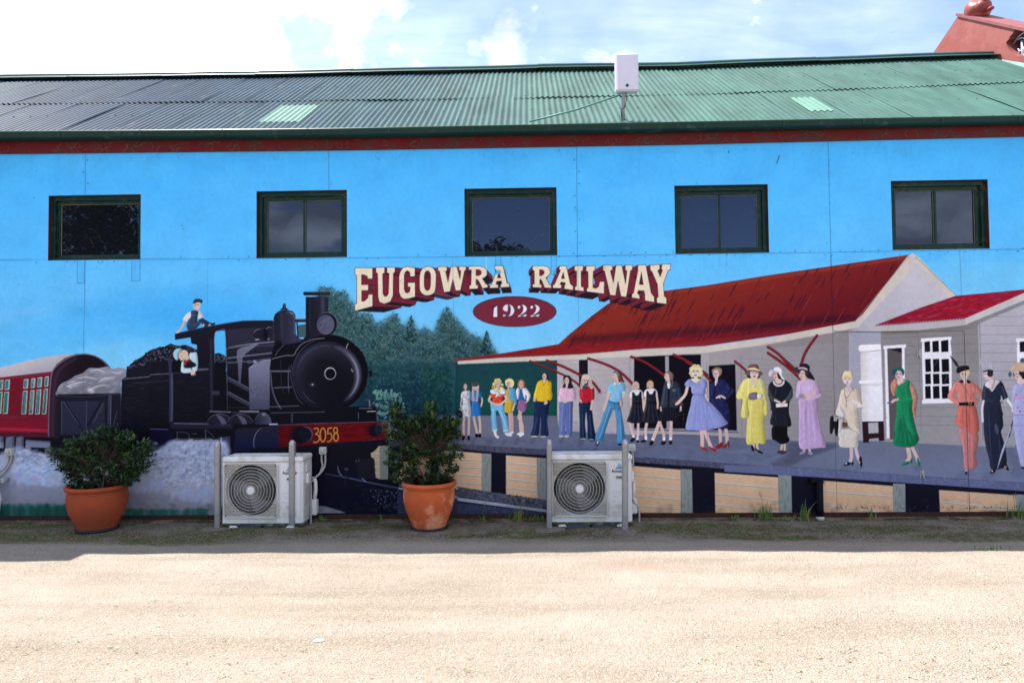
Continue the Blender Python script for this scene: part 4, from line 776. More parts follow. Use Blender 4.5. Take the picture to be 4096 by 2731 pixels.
    for i in range(60):
        t = Rg.uniform(0, 6.28); ell(438+Rg.uniform(30, 46)*math.cos(t), 198+44*math.sin(t)+(20 if abs(math.cos(t)) > .5 else 0), 11, 9, Rg.choice([(222, 214, 140), (190, 172, 96), (236, 228, 170), (150, 130, 80)]), .95)
    face(438, 200, 22, 33); L([(438, 230), (438, 250)], 16, SK); L([(412, 172), (438, 156), (466, 172)], 14, (216, 204, 130))
    # 5 white jacket, blue top, pink shorts
    L([(640, 440), (650, 520), (645, 560), (652, 640)], 25, SK); L([(655, 450), (630, 500), (660, 560), (668, 640)], 24, (206, 172, 166)); foot(650, 660, 16, 22, (228, 230, 242), 30); foot(632, 652, 20, 9, (226, 230, 242), -20); foot(668, 655, 12, 14, (228, 230, 242), -20)
    S([(632, 240), (618, 290), (628, 345), (690, 350), (690, 300), (680, 240)], (40, 96, 168)); S([(632, 350), (695, 350), (706, 400), (690, 445), (662, 452), (618, 425), (625, 390)], (136, 92, 146))
    for i in range(20): x, y = Rg.uniform(630, 695), Rg.uniform(360, 440); ell(x, y, 4, 3, (176, 134, 176), .8)
    S([(640, 228), (618, 232), (606, 262), (612, 310), (620, 340), (636, 300), (640, 250)], (224, 226, 240)); S([(666, 225), (700, 235), (730, 275), (740, 305), (728, 335), (700, 350), (705, 310), (695, 300), (690, 340), (668, 280)], (224, 226, 240)); L([(724, 335), (712, 355), (700, 362)], 12, SK)
    ell(654, 195, 33, 42, (150, 100, 66)); L([(628, 200), (630, 235)], 12, (160, 108, 70)); L([(680, 200), (680, 235)], 12, (150, 98, 62)); face(652, 198, 19, 30); L([(652, 226), (652, 238)], 12, SK)
    # 6 yellow jumper
    L([(810, 380), (800, 500), (790, 640)], 60, (22, 38, 76)); L([(868, 380), (864, 500), (872, 640)], 58, (20, 34, 68)); S([(775, 350), (905, 350), (900, 470), (892, 560), (906, 660), (870, 672), (832, 668), (836, 560), (828, 460), (815, 560), (812, 668), (775, 672), (742, 660), (772, 560), (780, 450)], (22, 38, 74))
    L([(800, 500), (770, 650)], 8, (60, 92, 150), .6); L([(888, 480), (890, 640)], 8, (54, 84, 140), .5); foot(775, 677, 36, 6, (196, 196, 172)); foot(855, 679, 28, 6, (190, 190, 176))
    S([(845, 158), (805, 180), (785, 240), (768, 325), (800, 332), (796, 350), (860, 358), (900, 345), (925, 345), (940, 310), (932, 250), (934, 190), (905, 160), (880, 155)], (222, 186, 42)); L([(845, 165), (862, 210), (882, 165)], 4, (150, 120, 30)); L([(800, 250), (796, 330)], 4, (170, 136, 30), .7); L([(900, 240), (905, 320)], 4, (176, 140, 34), .7); L([(800, 220), (780, 300)], 9, (244, 222, 110), .5)
    ell(776, 343, 12, 15, SK); ell(880, 368, 20, 14, SK, 1, -40)
    S([(846, 120), (855, 95), (875, 85), (895, 98), (905, 150), (912, 180), (890, 155), (850, 150)], (66, 44, 44)); face(867, 128, 19, 30); L([(866, 152), (863, 180)], 18, SK)
    # 7 pink shirt
    L([(1030, 400), (1030, 640)], 44, (88, 104, 166)); L([(1090, 400), (1092, 640)], 46, (86, 102, 164)); S([(1015, 350), (1122, 350), (1126, 440), (1118, 660), (1070, 662), (1062, 460), (1052, 662), (1002, 658), (1005, 470)], (92, 108, 172)); L([(1035, 380), (1022, 640)], 6, (140, 158, 210), .6); L([(1100, 380), (1098, 640)], 6, (140, 158, 210), .6); L([(1058, 380), (1058, 650)], 3, (40, 44, 90), .7)
    foot(1020, 675, 22, 12, (170, 180, 176)); foot(1070, 676, 24, 12, (170, 180, 176))
    S([(1040, 222), (1010, 235), (998, 290), (988, 335), (1005, 360), (1030, 358), (1040, 345), (1080, 350), (1112, 358), (1150, 335), (1156, 290), (1145, 235), (1110, 220)], (216, 178, 206)); L([(1075, 232), (1070, 345)], 3, (140, 100, 140), .7); ell(1020, 280, 16, 26, (228, 200, 226), .6, 0, 12); L([(1008, 300), (1030, 330)], 5, (160, 140, 190), .6); L([(1110, 300), (1140, 330)], 5, (170, 140, 190), .6)
    L([(1015, 345), (1055, 352)], 16, (196, 186, 214)); L([(1130, 340), (1085, 350)], 16, (196, 186, 214)); ell(1045, 355, 22, 12, SK, 1, 30); ell(1072, 352, 22, 11, SK, 1, -20)
    S([(1045, 180), (1040, 140), (1060, 118), (1095, 120), (1115, 150), (1118, 190), (1134, 225), (1100, 238), (1060, 230), (1034, 232), (1042, 205)], (24, 24, 38)); face(1072, 168, 22, 34); L([(1075, 198), (1072, 225)], 18, SK); L([(1052, 140), (1075, 125), (1098, 145)], 10, (30, 30, 46)); arc(1095, 180, 20, 50, -60, 60, 4, (90, 96, 130), .6)
    # 8 red jumper
    S([(1192, 362), (1290, 362), (1302, 420), (1318, 560), (1334, 700), (1270, 708), (1262, 560), (1250, 450), (1240, 560), (1246, 690), (1196, 700), (1192, 560), (1186, 430)], (18, 34, 66)); L([(1215, 480), (1222, 680)], 8, (64, 96, 140), .6); L([(1282, 480), (1300, 680)], 8, (60, 92, 136), .6); foot(1222, 700, 26, 7, (150, 170, 184)); foot(1296, 706, 26, 7, (130, 150, 170))
    S([(1210, 215), (1192, 235), (1190, 300), (1198, 340), (1200, 362), (1245, 368), (1292, 360), (1296, 345), (1322, 340), (1326, 260), (1310, 222), (1270, 215)], (178, 28, 50)); L([(1225, 300), (1270, 320)], 5, (120, 12, 34), .7); L([(1210, 250), (1215, 320)], 9, (214, 80, 96), .5); L([(1300, 250), (1306, 330)], 5, (226, 120, 130), .5)
    L([(1202, 345), (1206, 365)], 12, SK); L([(1308, 350), (1298, 400), (1295, 430)], 17, SK)
    for p in ([(1225, 130), (1212, 180), (1208, 230)], [(1275, 130), (1290, 180), (1300, 230)], [(1262, 120), (1285, 150), (1288, 215)], [(1230, 120), (1218, 150), (1222, 200)]): L(p, 24, (186, 178, 172))
    ell(1248, 135, 34, 30, (200, 192, 184)); face(1243, 165, 20, 30); L([(1222, 142), (1245, 132), (1268, 142)], 12, (206, 198, 188)); L([(1278, 150), (1296, 215)], 4, (120, 108, 104), .8); L([(1212, 170), (1206, 225)], 4, (120, 108, 104), .8)
    S([(1218, 215), (1240, 212), (1262, 218), (1250, 250), (1238, 238), (1220, 240)], (52, 56, 76)); L([(1225, 225), (1250, 228)], 3, (160, 164, 180), .7)
    # 9 tall woman, flares
    S([(1450, 345), (1558, 358), (1570, 430), (1592, 560), (1608, 700), (1600, 742), (1530, 738), (1534, 600), (1515, 450), (1500, 430), (1440, 580), (1396, 726), (1336, 692), (1380, 570), (1420, 440)], (66, 134, 186)); L([(1470, 400), (1400, 620), (1370, 690)], 9, (140, 196, 226), .5); L([(1560, 440), (1572, 720)], 9, (130, 186, 220), .5); L([(1455, 362), (1556, 374)], 4, (24, 44, 84), .8); L([(1508, 370), (1512, 420), (1500, 430)], 4, (24, 44, 84), .8)
    L([(1440, 470), (1350, 690)], 3, (24, 40, 76), .5); L([(1535, 520), (1534, 735)], 3, (24, 40, 76), .7); foot(1354, 738, 16, 26, (20, 18, 28), 15); foot(1355, 732, 9, 18, (208, 184, 196), 15); foot(1562, 750, 22, 10, (20, 18, 28))
    L([(1462, 270), (1440, 350), (1416, 430)], 22, (206, 180, 178)); ell(1412, 432, 10, 20, SK); L([(1598, 265), (1590, 300), (1570, 320)], 20, (206, 180, 178))
    S([(1510, 180), (1470, 195), (1450, 230), (1446, 265), (1470, 275), (1476, 300), (1466, 345), (1520, 362), (1556, 358), (1582, 330), (1578, 270), (1612, 268), (1606, 200), (1570, 182)], (118, 186, 226)); S([(1500, 192), (1520, 178), (1540, 195), (1570, 180), (1560, 202), (1535, 198), (1512, 210)], (216, 228, 240)); L([(1448, 268), (1472, 272)], 7, (214, 226, 240)); L([(1580, 272), (1610, 268)], 7, (214, 226, 240))
    L([(1522, 200), (1512, 260), (1530, 320), (1562, 355)], 5, (176, 166, 170)); S([(1560, 350), (1580, 345), (1588, 385), (1572, 410), (1560, 385)], (188, 160, 148)); L([(1540, 230), (1545, 320)], 5, (150, 206, 238), .6)
    S([(1500, 100), (1515, 72), (1545, 72), (1570, 100), (1590, 150), (1600, 178), (1560, 176), (1535, 180), (1540, 130)], (104, 62, 56)); ell(1515, 125, 22, 32, SK); L([(1530, 140), (1540, 185)], 20, SK); L([(1510, 72), (1535, 88), (1548, 118)], 8, (90, 150, 176)); L([(1498, 115), (1508, 112)], 3, (40, 34, 40)); ell(1502, 145, 5, 3, (140, 60, 66)); L([(1492, 120), (1490, 130)], 4, SK)
    # school girls
    for (x, top, bot, hw, hair, hx) in ((1712, 250, 550, 86, (184, 172, 168), 1706), (1842, 240, 548, 82, (190, 150, 104), 1838)):
        sh = 1 if x < 1800 else 1.05
        if x < 1800:
            L([(1650, 550), (1665, 620), (1688, 675)], 22, (210, 184, 182)); L([(1728, 555), (1728, 640), (1722, 700)], 22, (210, 184, 182)); L([(1682, 672), (1690, 692)], 18, (232, 232, 242)); L([(1722, 695), (1722, 715)], 18, (232, 232, 242)); foot(1678, 708, 27, 16, (26, 22, 30), -38); foot(1724, 722, 14, 13, (26, 22, 30))
        else:
            L([(1808, 550), (1796, 620), (1800, 690)], 25, (210, 184, 186)); L([(1798, 684), (1800, 706)], 20, (232, 232, 242)); foot(1778, 720, 30, 12, (26, 22, 30), -10)
        L([(x-52, 300), (x-56, 360), (x-50, 400)] if x < 1800 else [(x-46, 310), (x-54, 400), (x-52, 480)], 17, SK); L([(x+56, 300), (x+66, 370), (x+64, 420)] if x > 1800 else [(x+58, 310), (x+64, 400), (x+66, 490)], 17, SK)
        S([(x-30, top), (x-60, top+30), (x-60, top+72), (x-36, top+72), (x+36, top+70), (x+64, top+68), (x+58, top+20), (x+25, top-4)], (222, 224, 236))
        S([(x-38, top+20), (x-24, top+20), (x-8, top+50), (x+16, top+50), (x+34, top+14), (x+48, top+18), (x+46, top+130), (x+70, top+230), (x+hw, bot-15), (x+40, bot+4), (x-40, bot+6), (x-hw-4, bot-12), (x-60, top+210), (x-40, top+130)], (26, 28, 42), 1, 0)
        for k in range(-3, 4): L([(x+k*11, top+140), (x+k*24, bot-14)], 3.4, (72, 78, 100) if k % 2 else (10, 10, 18), .75)
        L([(x-36, top+122), (x+44, top+128)], 9, (12, 12, 20)); L([(x-30, top+92), (x+40, top+92)], 3, (70, 74, 96), .7); L([(x-30, top+110), (x+42, top+108)], 3, (70, 74, 96), .6)
        ell(hx, top-42, 31, 36, hair); L([(hx-24, top-50), (hx-26, top-14)], 13, hair); L([(hx+24, top-50), (hx+26, top-16)], 13, hair); face(hx, top-38, 20, 30); L([(hx-18, top-62), (hx, top-72), (hx+20, top-62)], 11, hair); L([(hx, top-12), (hx, top+6)], 15, SK)
    # 12 girl in blazer with bag
    L([(1930, 530), (1895, 620), (1862, 710)], 30, (214, 186, 180)); L([(1930, 560), (1960, 650), (1966, 700)], 26, (204, 172, 172)); L([(2030, 535), (2028, 620), (2026, 700)], 30, (210, 182, 180)); L([(1862, 700), (1858, 716)], 20, (230, 230, 240)); L([(1964, 694), (1966, 714)], 20, (230, 230, 240)); L([(2026, 694), (2026, 714)], 20, (230, 230, 240))
    foot(1850, 736, 18, 26, (26, 22, 28), 30); foot(1960, 736, 26, 18, (26, 22, 28), -25); foot(2026, 732, 16, 20, (26, 22, 28), 15)
    S([(1950, 395), (2080, 400), (2092, 470), (2085, 530), (2010, 535), (1970, 540), (1910, 528), (1930, 460)], (18, 20, 32)); 
    for k in range(6): L([(1965+k*20, 410), (1940+k*28, 525)], 3, (60, 66, 88), .6)
    S([(1990, 175), (1965, 200), (1945, 310), (1930, 400), (1965, 410), (2000, 408), (2090, 410), (2080, 390), (2140, 400), (2140, 370), (2120, 260), (2100, 195), (2050, 170)], (40, 52, 72)); L([(2010, 235), (2005, 405)], 16, (16, 18, 28)); S([(1995, 185), (2010, 190), (2028, 195), (2020, 235), (2000, 232)], (224, 226, 236)); L([(2045, 250), (2070, 250)], 16, (70, 90, 120)); L([(2048, 262), (2068, 262)], 5, (170, 110, 80)); L([(2045, 355), (2088, 358)], 8, (150, 30, 44)); L([(2105, 375), (2135, 380)], 10, (170, 36, 48)); L([(1938, 378), (1946, 378)], 6, (160, 40, 50)); L([(1975, 220), (1950, 380)], 5, (96, 116, 150), .5); L([(2095, 230), (2110, 340)], 5, (96, 116, 150), .5)
    L([(1935, 410), (1938, 440)], 14, SK); L([(2120, 405), (2118, 440), (2112, 460)], 17, SK)
    S([(2085, 470), (2110, 450), (2150, 448), (2160, 470), (2145, 575), (2085, 580)], (10, 10, 16)); line([(2096, 480), (2148, 472), (2140, 560)], 3, (96, 96, 110), .8, 0); arc(2122, 455, 18, 14, 180, 360, 5, (80, 80, 94))
    S([(1970, 110), (1990, 84), (2025, 82), (2050, 105), (2052, 140), (2035, 165), (2005, 140)], (112, 100, 104)); ell(1992, 130, 22, 32, SK); L([(2005, 150), (2012, 185)], 22, SK); L([(1975, 128), (1968, 136), (1976, 140)], 5, SK); L([(1975, 122), (1986, 118)], 3, (50, 40, 44)); L([(1980, 156), (1990, 154)], 3, (150, 90, 90)); L([(2038, 130), (2042, 180), (2034, 225)], 10, (100, 84, 84)); L([(1972, 104), (2000, 94), (2040, 110)], 4, (150, 136, 134), .6)
    frame(2600, 1450)
    # 14 woman in blue coat behind
    L([(640, 600), (645, 680), (648, 740)], 28, (196, 168, 170)); L([(695, 600), (706, 680), (708, 730)], 30, (196, 168, 172)); S([(600, 775), (640, 740), (665, 728), (672, 745), (640, 785), (605, 788)], (128, 34, 32)); S([(655, 770), (700, 745), (722, 715), (730, 775), (720, 778), (716, 750), (690, 780), (665, 784)], (132, 38, 34))
    S([(580, 180), (548, 210), (545, 330), (560, 350), (560, 420), (620, 590), (690, 605), (722, 590), (730, 480), (715, 380), (705, 335), (770, 270), (772, 250), (735, 215), (700, 175), (650, 150)], (28, 34, 82))
    for i in range(70):
        x, y = Rg.uniform(560, 720), Rg.uniform(190, 590); ell(x, y, Rg.uniform(4, 12), Rg.uniform(4, 9), Rg.choice([(44, 84, 150), (58, 60, 120), (80, 34, 70), (34, 50, 110), (20, 20, 48)]), .6, 0, 5)
    line([(600, 200), (596, 240), (585, 320)], 12, (20, 20, 44), .8); poly([(595, 180), (612, 175), (608, 205), (598, 215)], (206, 206, 220)); L([(560, 320), (610, 325)], 9, (14, 14, 30)); L([(612, 322), (650, 305), (688, 325)], 16, (214, 190, 184)); L([(630, 318), (645, 325)], 10, (214, 190, 184)); L([(762, 250), (712, 330)], 4, (120, 60, 90), .7)
    ell(615, 90, 44, 42, (128, 106, 92)); arc(615, 80, 40, 32, 170, 380, 20, (140, 118, 102)); face(607, 105, 28, 40, (206, 190, 186)); L([(612, 140), (608, 178)], 24, (206, 190, 186)); L([(575, 75), (610, 60), (650, 80)], 16, (150, 126, 108)); L([(578, 58), (610, 42), (650, 52)], 6, (24, 22, 30), .8)
    # 13 lady in blue full skirt
    L([(470, 615), (480, 700), (478, 765)], 34, (214, 180, 178)); L([(500, 615), (530, 700), (560, 775)], 32, (214, 180, 178)); S([(464, 765), (480, 775), (520, 790), (522, 806), (490, 802), (478, 790), (468, 798)], (176, 34, 40)); S([(542, 768), (565, 778), (605, 800), (602, 818), (570, 808), (555, 790), (545, 800)], (176, 34, 40))
    S([(400, 290), (500, 292), (530, 340), (620, 430), (690, 520), (712, 560), (640, 595), (560, 612), (470, 622), (400, 620), (330, 610), (340, 520), (370, 400)], (138, 150, 212)); 
    for (a, b) in (((410, 300), (350, 600)), ((430, 300), (400, 610)), ((450, 300), (460, 610)), ((470, 300), (520, 600)), ((485, 300), (580, 580)), ((495, 300), (650, 560))): L([a, b], 7, (112, 124, 190), .5, 2); L([(a[0]+8, a[1]), (b[0]+22, b[1])], 7, (164, 178, 232), .45, 2)
    L([(345, 215), (325, 290), (285, 340), (250, 375)], 27, (216, 196, 186)); ell(246, 378, 18, 12, (216, 196, 186), 1, -30); L([(510, 220), (512, 300), (530, 345)], 20, (216, 190, 186))
    S([(370, 150), (335, 170), (318, 205), (350, 222), (375, 225), (395, 290), (500, 296), (510, 240), (522, 225), (520, 180), (500, 155), (470, 150), (440, 185), (400, 178)], (140, 152, 214)); L([(402, 292), (500, 294)], 4, (90, 100, 170)); L([(400, 230), (420, 250), (450, 245)], 5, (170, 182, 234), .6)
    S([(375, 150), (400, 178), (440, 186), (472, 152), (445, 145), (400, 145)], (218, 206, 200)); 
    for (x, y, r) in ((380, 95, 22), (385, 60, 24), (410, 42, 26), (440, 42, 24), (462, 65, 22), (466, 95, 20), (455, 118, 16), (388, 120, 16)): ell(x, y, r, r, (214, 208, 166))
    ell(418, 92, 32, 46, (216, 206, 196)); ell(418, 118, 22, 26, (216, 206, 196)); L([(420, 130), (422, 160)], 34, (216, 206, 198)); L([(388, 62), (415, 48), (450, 66)], 20, (226, 220, 180)); arc(425, 48, 24, 14, 180, 340, 5, (150, 138, 100), .7)
    L([(392, 82), (408, 80)], 5, (46, 40, 46)); L([(428, 80), (444, 82)], 5, (46, 40, 46)); L([(390, 74), (410, 70)], 3, (70, 60, 56)); L([(428, 70), (446, 74)], 3, (70, 60, 56)); ell(418, 117, 13, 5, (96, 44, 60)); L([(418, 84), (416, 104)], 3, SKD, .6)
    # 15 yellow coat
    L([(950, 740), (948, 790)], 24, SK); L([(980, 740), (990, 800)], 22, SK); S([(930, 758), (946, 765), (960, 800), (945, 812), (930, 790)], (18, 16, 24)); S([(968, 785), (990, 798), (1035, 825), (1036, 836), (1000, 826), (975, 800), (968, 808)], (18, 16, 24))
    S([(910, 330), (1050, 330), (1062, 430), (1050, 560), (1060, 732), (980, 740), (888, 742), (890, 560), (900, 440)], (214, 204, 110)); L([(930, 360), (915, 720)], 14, (232, 226, 150), .6); L([(1000, 360), (1010, 720)], 16, (196, 186, 90), .5)
    S([(905, 140), (850, 170), (815, 240), (792, 310), (820, 338), (850, 340), (835, 490), (880, 508), (910, 480), (905, 340), (1040, 330), (1040, 440), (1058, 486), (1078, 460), (1075, 370), (1060, 335), (1070, 290), (1045, 180), (1010, 145)], (220, 212, 118)); L([(850, 200), (830, 310)], 10, (240, 234, 170), .6); L([(905, 150), (900, 300)], 10, (232, 228, 190)); L([(1005, 160), (1030, 300)], 12, (200, 214, 190)); L([(1015, 150), (1035, 190)], 14, (150, 190, 196), .6); L([(850, 345), (890, 500)], 4, (176, 168, 90), .6)
    S([(918, 180), (950, 205), (985, 175), (970, 215), (950, 225), (930, 210)], (226, 222, 200)); S([(912, 285), (980, 275), (985, 330), (915, 338)], (104, 94, 116)); 
    for i in range(40): L([(Rg.uniform(915, 980), Rg.uniform(282, 330)), (Rg.uniform(915, 980), Rg.uniform(282, 330))], 2, (150, 140, 160), .4)
    S([(985, 290), (1030, 288), (1030, 322), (988, 328)], (214, 216, 214))
    ell(915, 108, 28, 36, (28, 20, 28)); ell(990, 110, 24, 34, (28, 20, 28)); face(954, 98, 36, 54, (212, 192, 190), -8, (120, 56, 76)); L([(952, 140), (952, 180)], 40, (210, 190, 186)); ell(952, 96, 82, 34, (100, 84, 92), 1, 5); ell(958, 104, 38, 50, (212, 192, 190)); L([(935, 92), (955, 92)], 5, (40, 34, 40)); L([(968, 92), (985, 94)], 5, (40, 34, 40)); ell(958, 126, 14, 6, (120, 60, 80)); L([(962, 95), (962, 112)], 3, SKD, .7)
    S([(905, 60), (905, 30), (940, 16), (985, 20), (998, 45), (998, 72), (950, 62)], (108, 78, 78)); L([(902, 64), (950, 54), (1000, 74)], 18, (222, 208, 160)); L([(880, 92), (905, 72), (1000, 82), (1028, 105)], 12, (96, 70, 70))
    # 16 black dress, white hat
    L([(1215, 740), (1205, 800)], 20, SK); L([(1235, 740), (1238, 800)], 18, SK); foot(1195, 818, 28, 13, (60, 48, 58), -15); foot(1228, 826, 32, 13, (64, 52, 60), -22)
    S([(1130, 580), (1250, 580), (1262, 660), (1280, 715), (1215, 748), (1150, 715), (1120, 690)], (12, 12, 20)); S([(1120, 170), (1090, 210), (1088, 290), (1110, 400), (1120, 460), (1104, 560), (1180, 582), (1294, 580), (1275, 450), (1285, 340), (1310, 280), (1300, 220), (1260, 172), (1220, 155), (1150, 155)], (24, 28, 40))
    S([(1095, 240), (1130, 300), (1190, 355), (1170, 375), (1110, 340), (1083, 300), (1086, 262)], (58, 66, 68)); S([(1300, 240), (1312, 290), (1300, 330), (1250, 365), (1228, 355), (1270, 300)], (58, 66, 70)); L([(1110, 340), (1112, 440)], 9, (52, 60, 62), .9); L([(1160, 220), (1150, 300)], 9, (70, 80, 100), .5); L([(1150, 480), (1160, 570)], 5, (60, 66, 84), .5); L([(1230, 480), (1250, 570)], 5, (60, 66, 84), .5)
    L([(1148, 345), (1190, 365)], 20, SK); L([(1240, 355), (1210, 378)], 20, SK); poly([(1156, 376), (1262, 372), (1264, 402), (1158, 410)], (222, 220, 226)); line([(1156, 376), (1262, 372)], 2, (120, 116, 126), .7, 0); line([(1160, 398), (1262, 392)], 2, (150, 146, 156), .7, 0); ell(1215, 378, 16, 12, SK)
    arc(1182, 172, 46, 40, 0, 180, 16, (222, 218, 226), .95, 0, 0); ell(1180, 170, 32, 26, SK); 
    ell(1162, 118, 28, 46, SK, 1, 6); S([(1170, 90), (1195, 100), (1210, 150), (1185, 150), (1172, 130)], (46, 34, 40)); L([(1142, 104), (1152, 102)], 4, (40, 34, 40)); L([(1166, 103), (1178, 105)], 4, (40, 34, 40)); ell(1152, 136, 8, 5, (150, 40, 60)); L([(1150, 105), (1146, 122)], 3, SKD, .7)
    S([(1140, 70), (1112, 62), (1090, 92), (1092, 122), (1116, 128), (1132, 108), (1150, 80)], (196, 196, 212)); S([(1135, 72), (1140, 48), (1175, 38), (1210, 52), (1222, 85), (1218, 120), (1245, 158), (1215, 150), (1195, 118), (1170, 84), (1140, 78)], (226, 228, 240)); L([(1140, 74), (1180, 82), (1218, 112)], 3, (140, 140, 160), .7)
    # 17 lilac dress
    L([(1418, 785), (1412, 815)], 20, SK); L([(1462, 785), (1468, 815)], 20, SK); foot(1400, 826, 30, 10, (150, 142, 186), -25); foot(1472, 830, 22, 14, (150, 142, 186), 25)
    S([(1375, 330), (1530, 330), (1540, 470), (1570, 600), (1618, 765), (1560, 782), (1470, 790), (1375, 780), (1366, 600), (1368, 440)], (186, 160, 208)); 
    for k in range(8): L([(1395+k*17, 350), (1385+k*28, 770)], 8, (206, 186, 226) if k % 2 else (158, 134, 188), .5, 2)
    L([(1440, 360), (1425, 600)], 18, (142, 122, 178), .5, 2)
    S([(1400, 155), (1358, 180), (1338, 290), (1345, 322), (1425, 325), (1432, 295), (1380, 290), (1385, 330), (1525, 335), (1480, 345), (1565, 310), (1568, 280), (1540, 190), (1510, 158), (1450, 150)], (196, 170, 216)); L([(1382, 200), (1385, 290)], 4, (140, 116, 168), .7); L([(1500, 210), (1512, 270)], 4, (140, 116, 168), .6); ell(1440, 235, 36, 26, (210, 188, 226), .6, 0, 14)
    ell(1505, 280, 18, 30, (206, 178, 168)); L([(1425, 300), (1465, 308)], 20, SK); L([(1440, 335), (1475, 330)], 22, SK); L([(1480, 335), (1560, 300)], 24, (196, 170, 216))
    S([(1420, 70), (1450, 70), (1480, 110), (1512, 160), (1450, 140), (1430, 110)], (20, 18, 28)); ell(1400, 105, 32, 48, SK, 1, 10); L([(1412, 130), (1418, 165)], 34, SK); ell(1388, 80, 74, 30, (52, 46, 58), 1, 22); ell(1398, 108, 26, 40, SK, 1, 6); L([(1374, 98), (1384, 97)], 4, (40, 34, 40)); L([(1396, 98), (1408, 100)], 4, (40, 34, 40)); ell(1388, 132, 9, 5, (160, 80, 96))
    S([(1375, 50), (1375, 25), (1405, 8), (1445, 14), (1466, 38), (1462, 72), (1415, 55)], (34, 30, 42)); L([(1368, 52), (1415, 50), (1462, 78)], 13, (206, 186, 200)); S([(1445, 65), (1468, 80), (1515, 158), (1470, 130)], (22, 20, 30))
    # 18 cream dress with lock (mural side)
    L([(1848, 770), (1850, 860), (1840, 910)], 30, (204, 186, 196)); L([(1885, 765), (1905, 850), (1928, 900)], 28, (204, 186, 196)); S([(1782, 938), (1820, 912), (1850, 918), (1868, 905), (1866, 945), (1858, 945), (1852, 925), (1830, 940), (1790, 946)], (18, 16, 26)); S([(1926, 862), (1942, 870), (1950, 925), (1945, 964), (1932, 940), (1922, 905)], (18, 16, 26)); ell(1802, 926, 8, 6, (220, 220, 224)); ell(1926, 915, 6, 8, (210, 210, 214))
    S([(1735, 610), (1920, 620), (1912, 690), (1910, 772), (1850, 780), (1755, 775), (1732, 735), (1738, 700)], (210, 204, 200)); S([(1790, 240), (1755, 260), (1730, 370), (1705, 470), (1730, 500), (1735, 560), (1730, 640), (1760, 600), (1790, 570), (1850, 600), (1925, 655), (1928, 600), (1920, 540), (1915, 480), (1905, 420), (1945, 425), (1950, 390), (1925, 270), (1890, 240)], (214, 202, 190))
    S([(1730, 420), (1745, 400), (1790, 470), (1780, 560), (1735, 640), (1728, 560)], (216, 214, 224)); L([(1790, 580), (1850, 615), (1925, 640)], 6, (160, 150, 146), .7); L([(1840, 400), (1845, 500)], 4, (190, 180, 174), .8); L([(1925, 380), (1880, 360), (1845, 345)], 24, (220, 216, 220)); L([(1950, 395), (1915, 400)], 22, (222, 218, 224)); L([(1805, 335), (1845, 345)], 16, (206, 186, 190))
    L([(1788, 245), (1790, 300), (1805, 350), (1804, 405)], 4, (90, 76, 70)); L([(1855, 245), (1830, 300), (1800, 325)], 4, (90, 76, 70)); S([(1800, 222), (1850, 220), (1870, 255), (1815, 262), (1785, 245)], (200, 184, 192)); L([(1825, 190), (1825, 235)], 32, (196, 178, 188)); 
    ell(1813, 150, 44, 50, (212, 198, 204)); L([(1790, 148), (1804, 147)], 4, (70, 66, 90)); L([(1822, 147), (1838, 149)], 4, (70, 66, 90)); ell(1813, 182, 9, 6, (150, 70, 84)); L([(1812, 152), (1810, 168)], 3, SKD, .5)
    S([(1778, 92), (1790, 78), (1845, 78), (1858, 92), (1866, 150), (1820, 132), (1775, 148), (1762, 145), (1770, 120)], (226, 212, 168)); L([(1770, 138), (1815, 124), (1864, 142)], 6, (206, 182, 110), .8); S([(1655, 510), (1680, 490), (1730, 500), (1728, 640), (1715, 678), (1700, 640), (1690, 600), (1670, 650), (1652, 640)], (20, 20, 30))
    frame(3072, 1450)
    # 19 green dress with fur
    L([(1280, 770), (1300, 860), (1280, 905)], 36, (206, 184, 178)); L([(1318, 765), (1355, 840), (1380, 900)], 32, (206, 184, 178)); S([(1232, 932), (1270, 908), (1300, 905), (1322, 880), (1326, 915), (1318, 928), (1308, 912), (1280, 935), (1240, 943)], (24, 122, 84)); S([(1370, 868), (1385, 885), (1398, 930), (1395, 958), (1378, 930), (1372, 900)], (24, 122, 84))
    S([(1165, 150), (1135, 190), (1130, 250), (1160, 310), (1180, 250), (1195, 190), (1190, 160)], (190, 132, 112)); S([(1310, 185), (1345, 230), (1375, 320), (1360, 420), (1352, 520), (1335, 500), (1310, 400), (1270, 250), (1280, 200)], (192, 138, 122))
    for i in range(50): 
        x, y = (Rg.uniform(1135, 1180), Rg.uniform(165, 300)) if i % 3 == 0 else (Rg.uniform(1300, 1355), Rg.uniform(210, 480)); arc(x, y, 9, 8, Rg.uniform(0, 200), Rg.uniform(240, 360), 3, Rg.choice([(150, 76, 66), (226, 180, 160), (120, 60, 60)]), .7)
    S([(1215, 370), (1300, 370), (1330, 520), (1370, 640), (1385, 715), (1330, 770), (1240, 775), (1150, 745), (1170, 640), (1185, 500), (1180, 420)], (16, 110, 74)); S([(1190, 340), (1320, 330), (1325, 420), (1340, 520), (1368, 655), (1330, 660), (1280, 600), (1240, 480), (1220, 600), (1200, 632), (1158, 618), (1180, 480)], (20, 128, 86))
    for k in range(9): L([(1190+k*16, 640), (1160+k*26, 750)], 6, (10, 84, 62) if k % 2 else (40, 150, 106), .6, 2)
    L([(1215, 380), (1240, 560)], 5, (60, 168, 120), .6); L([(1290, 380), (1330, 600)], 5, (8, 84, 60), .6)
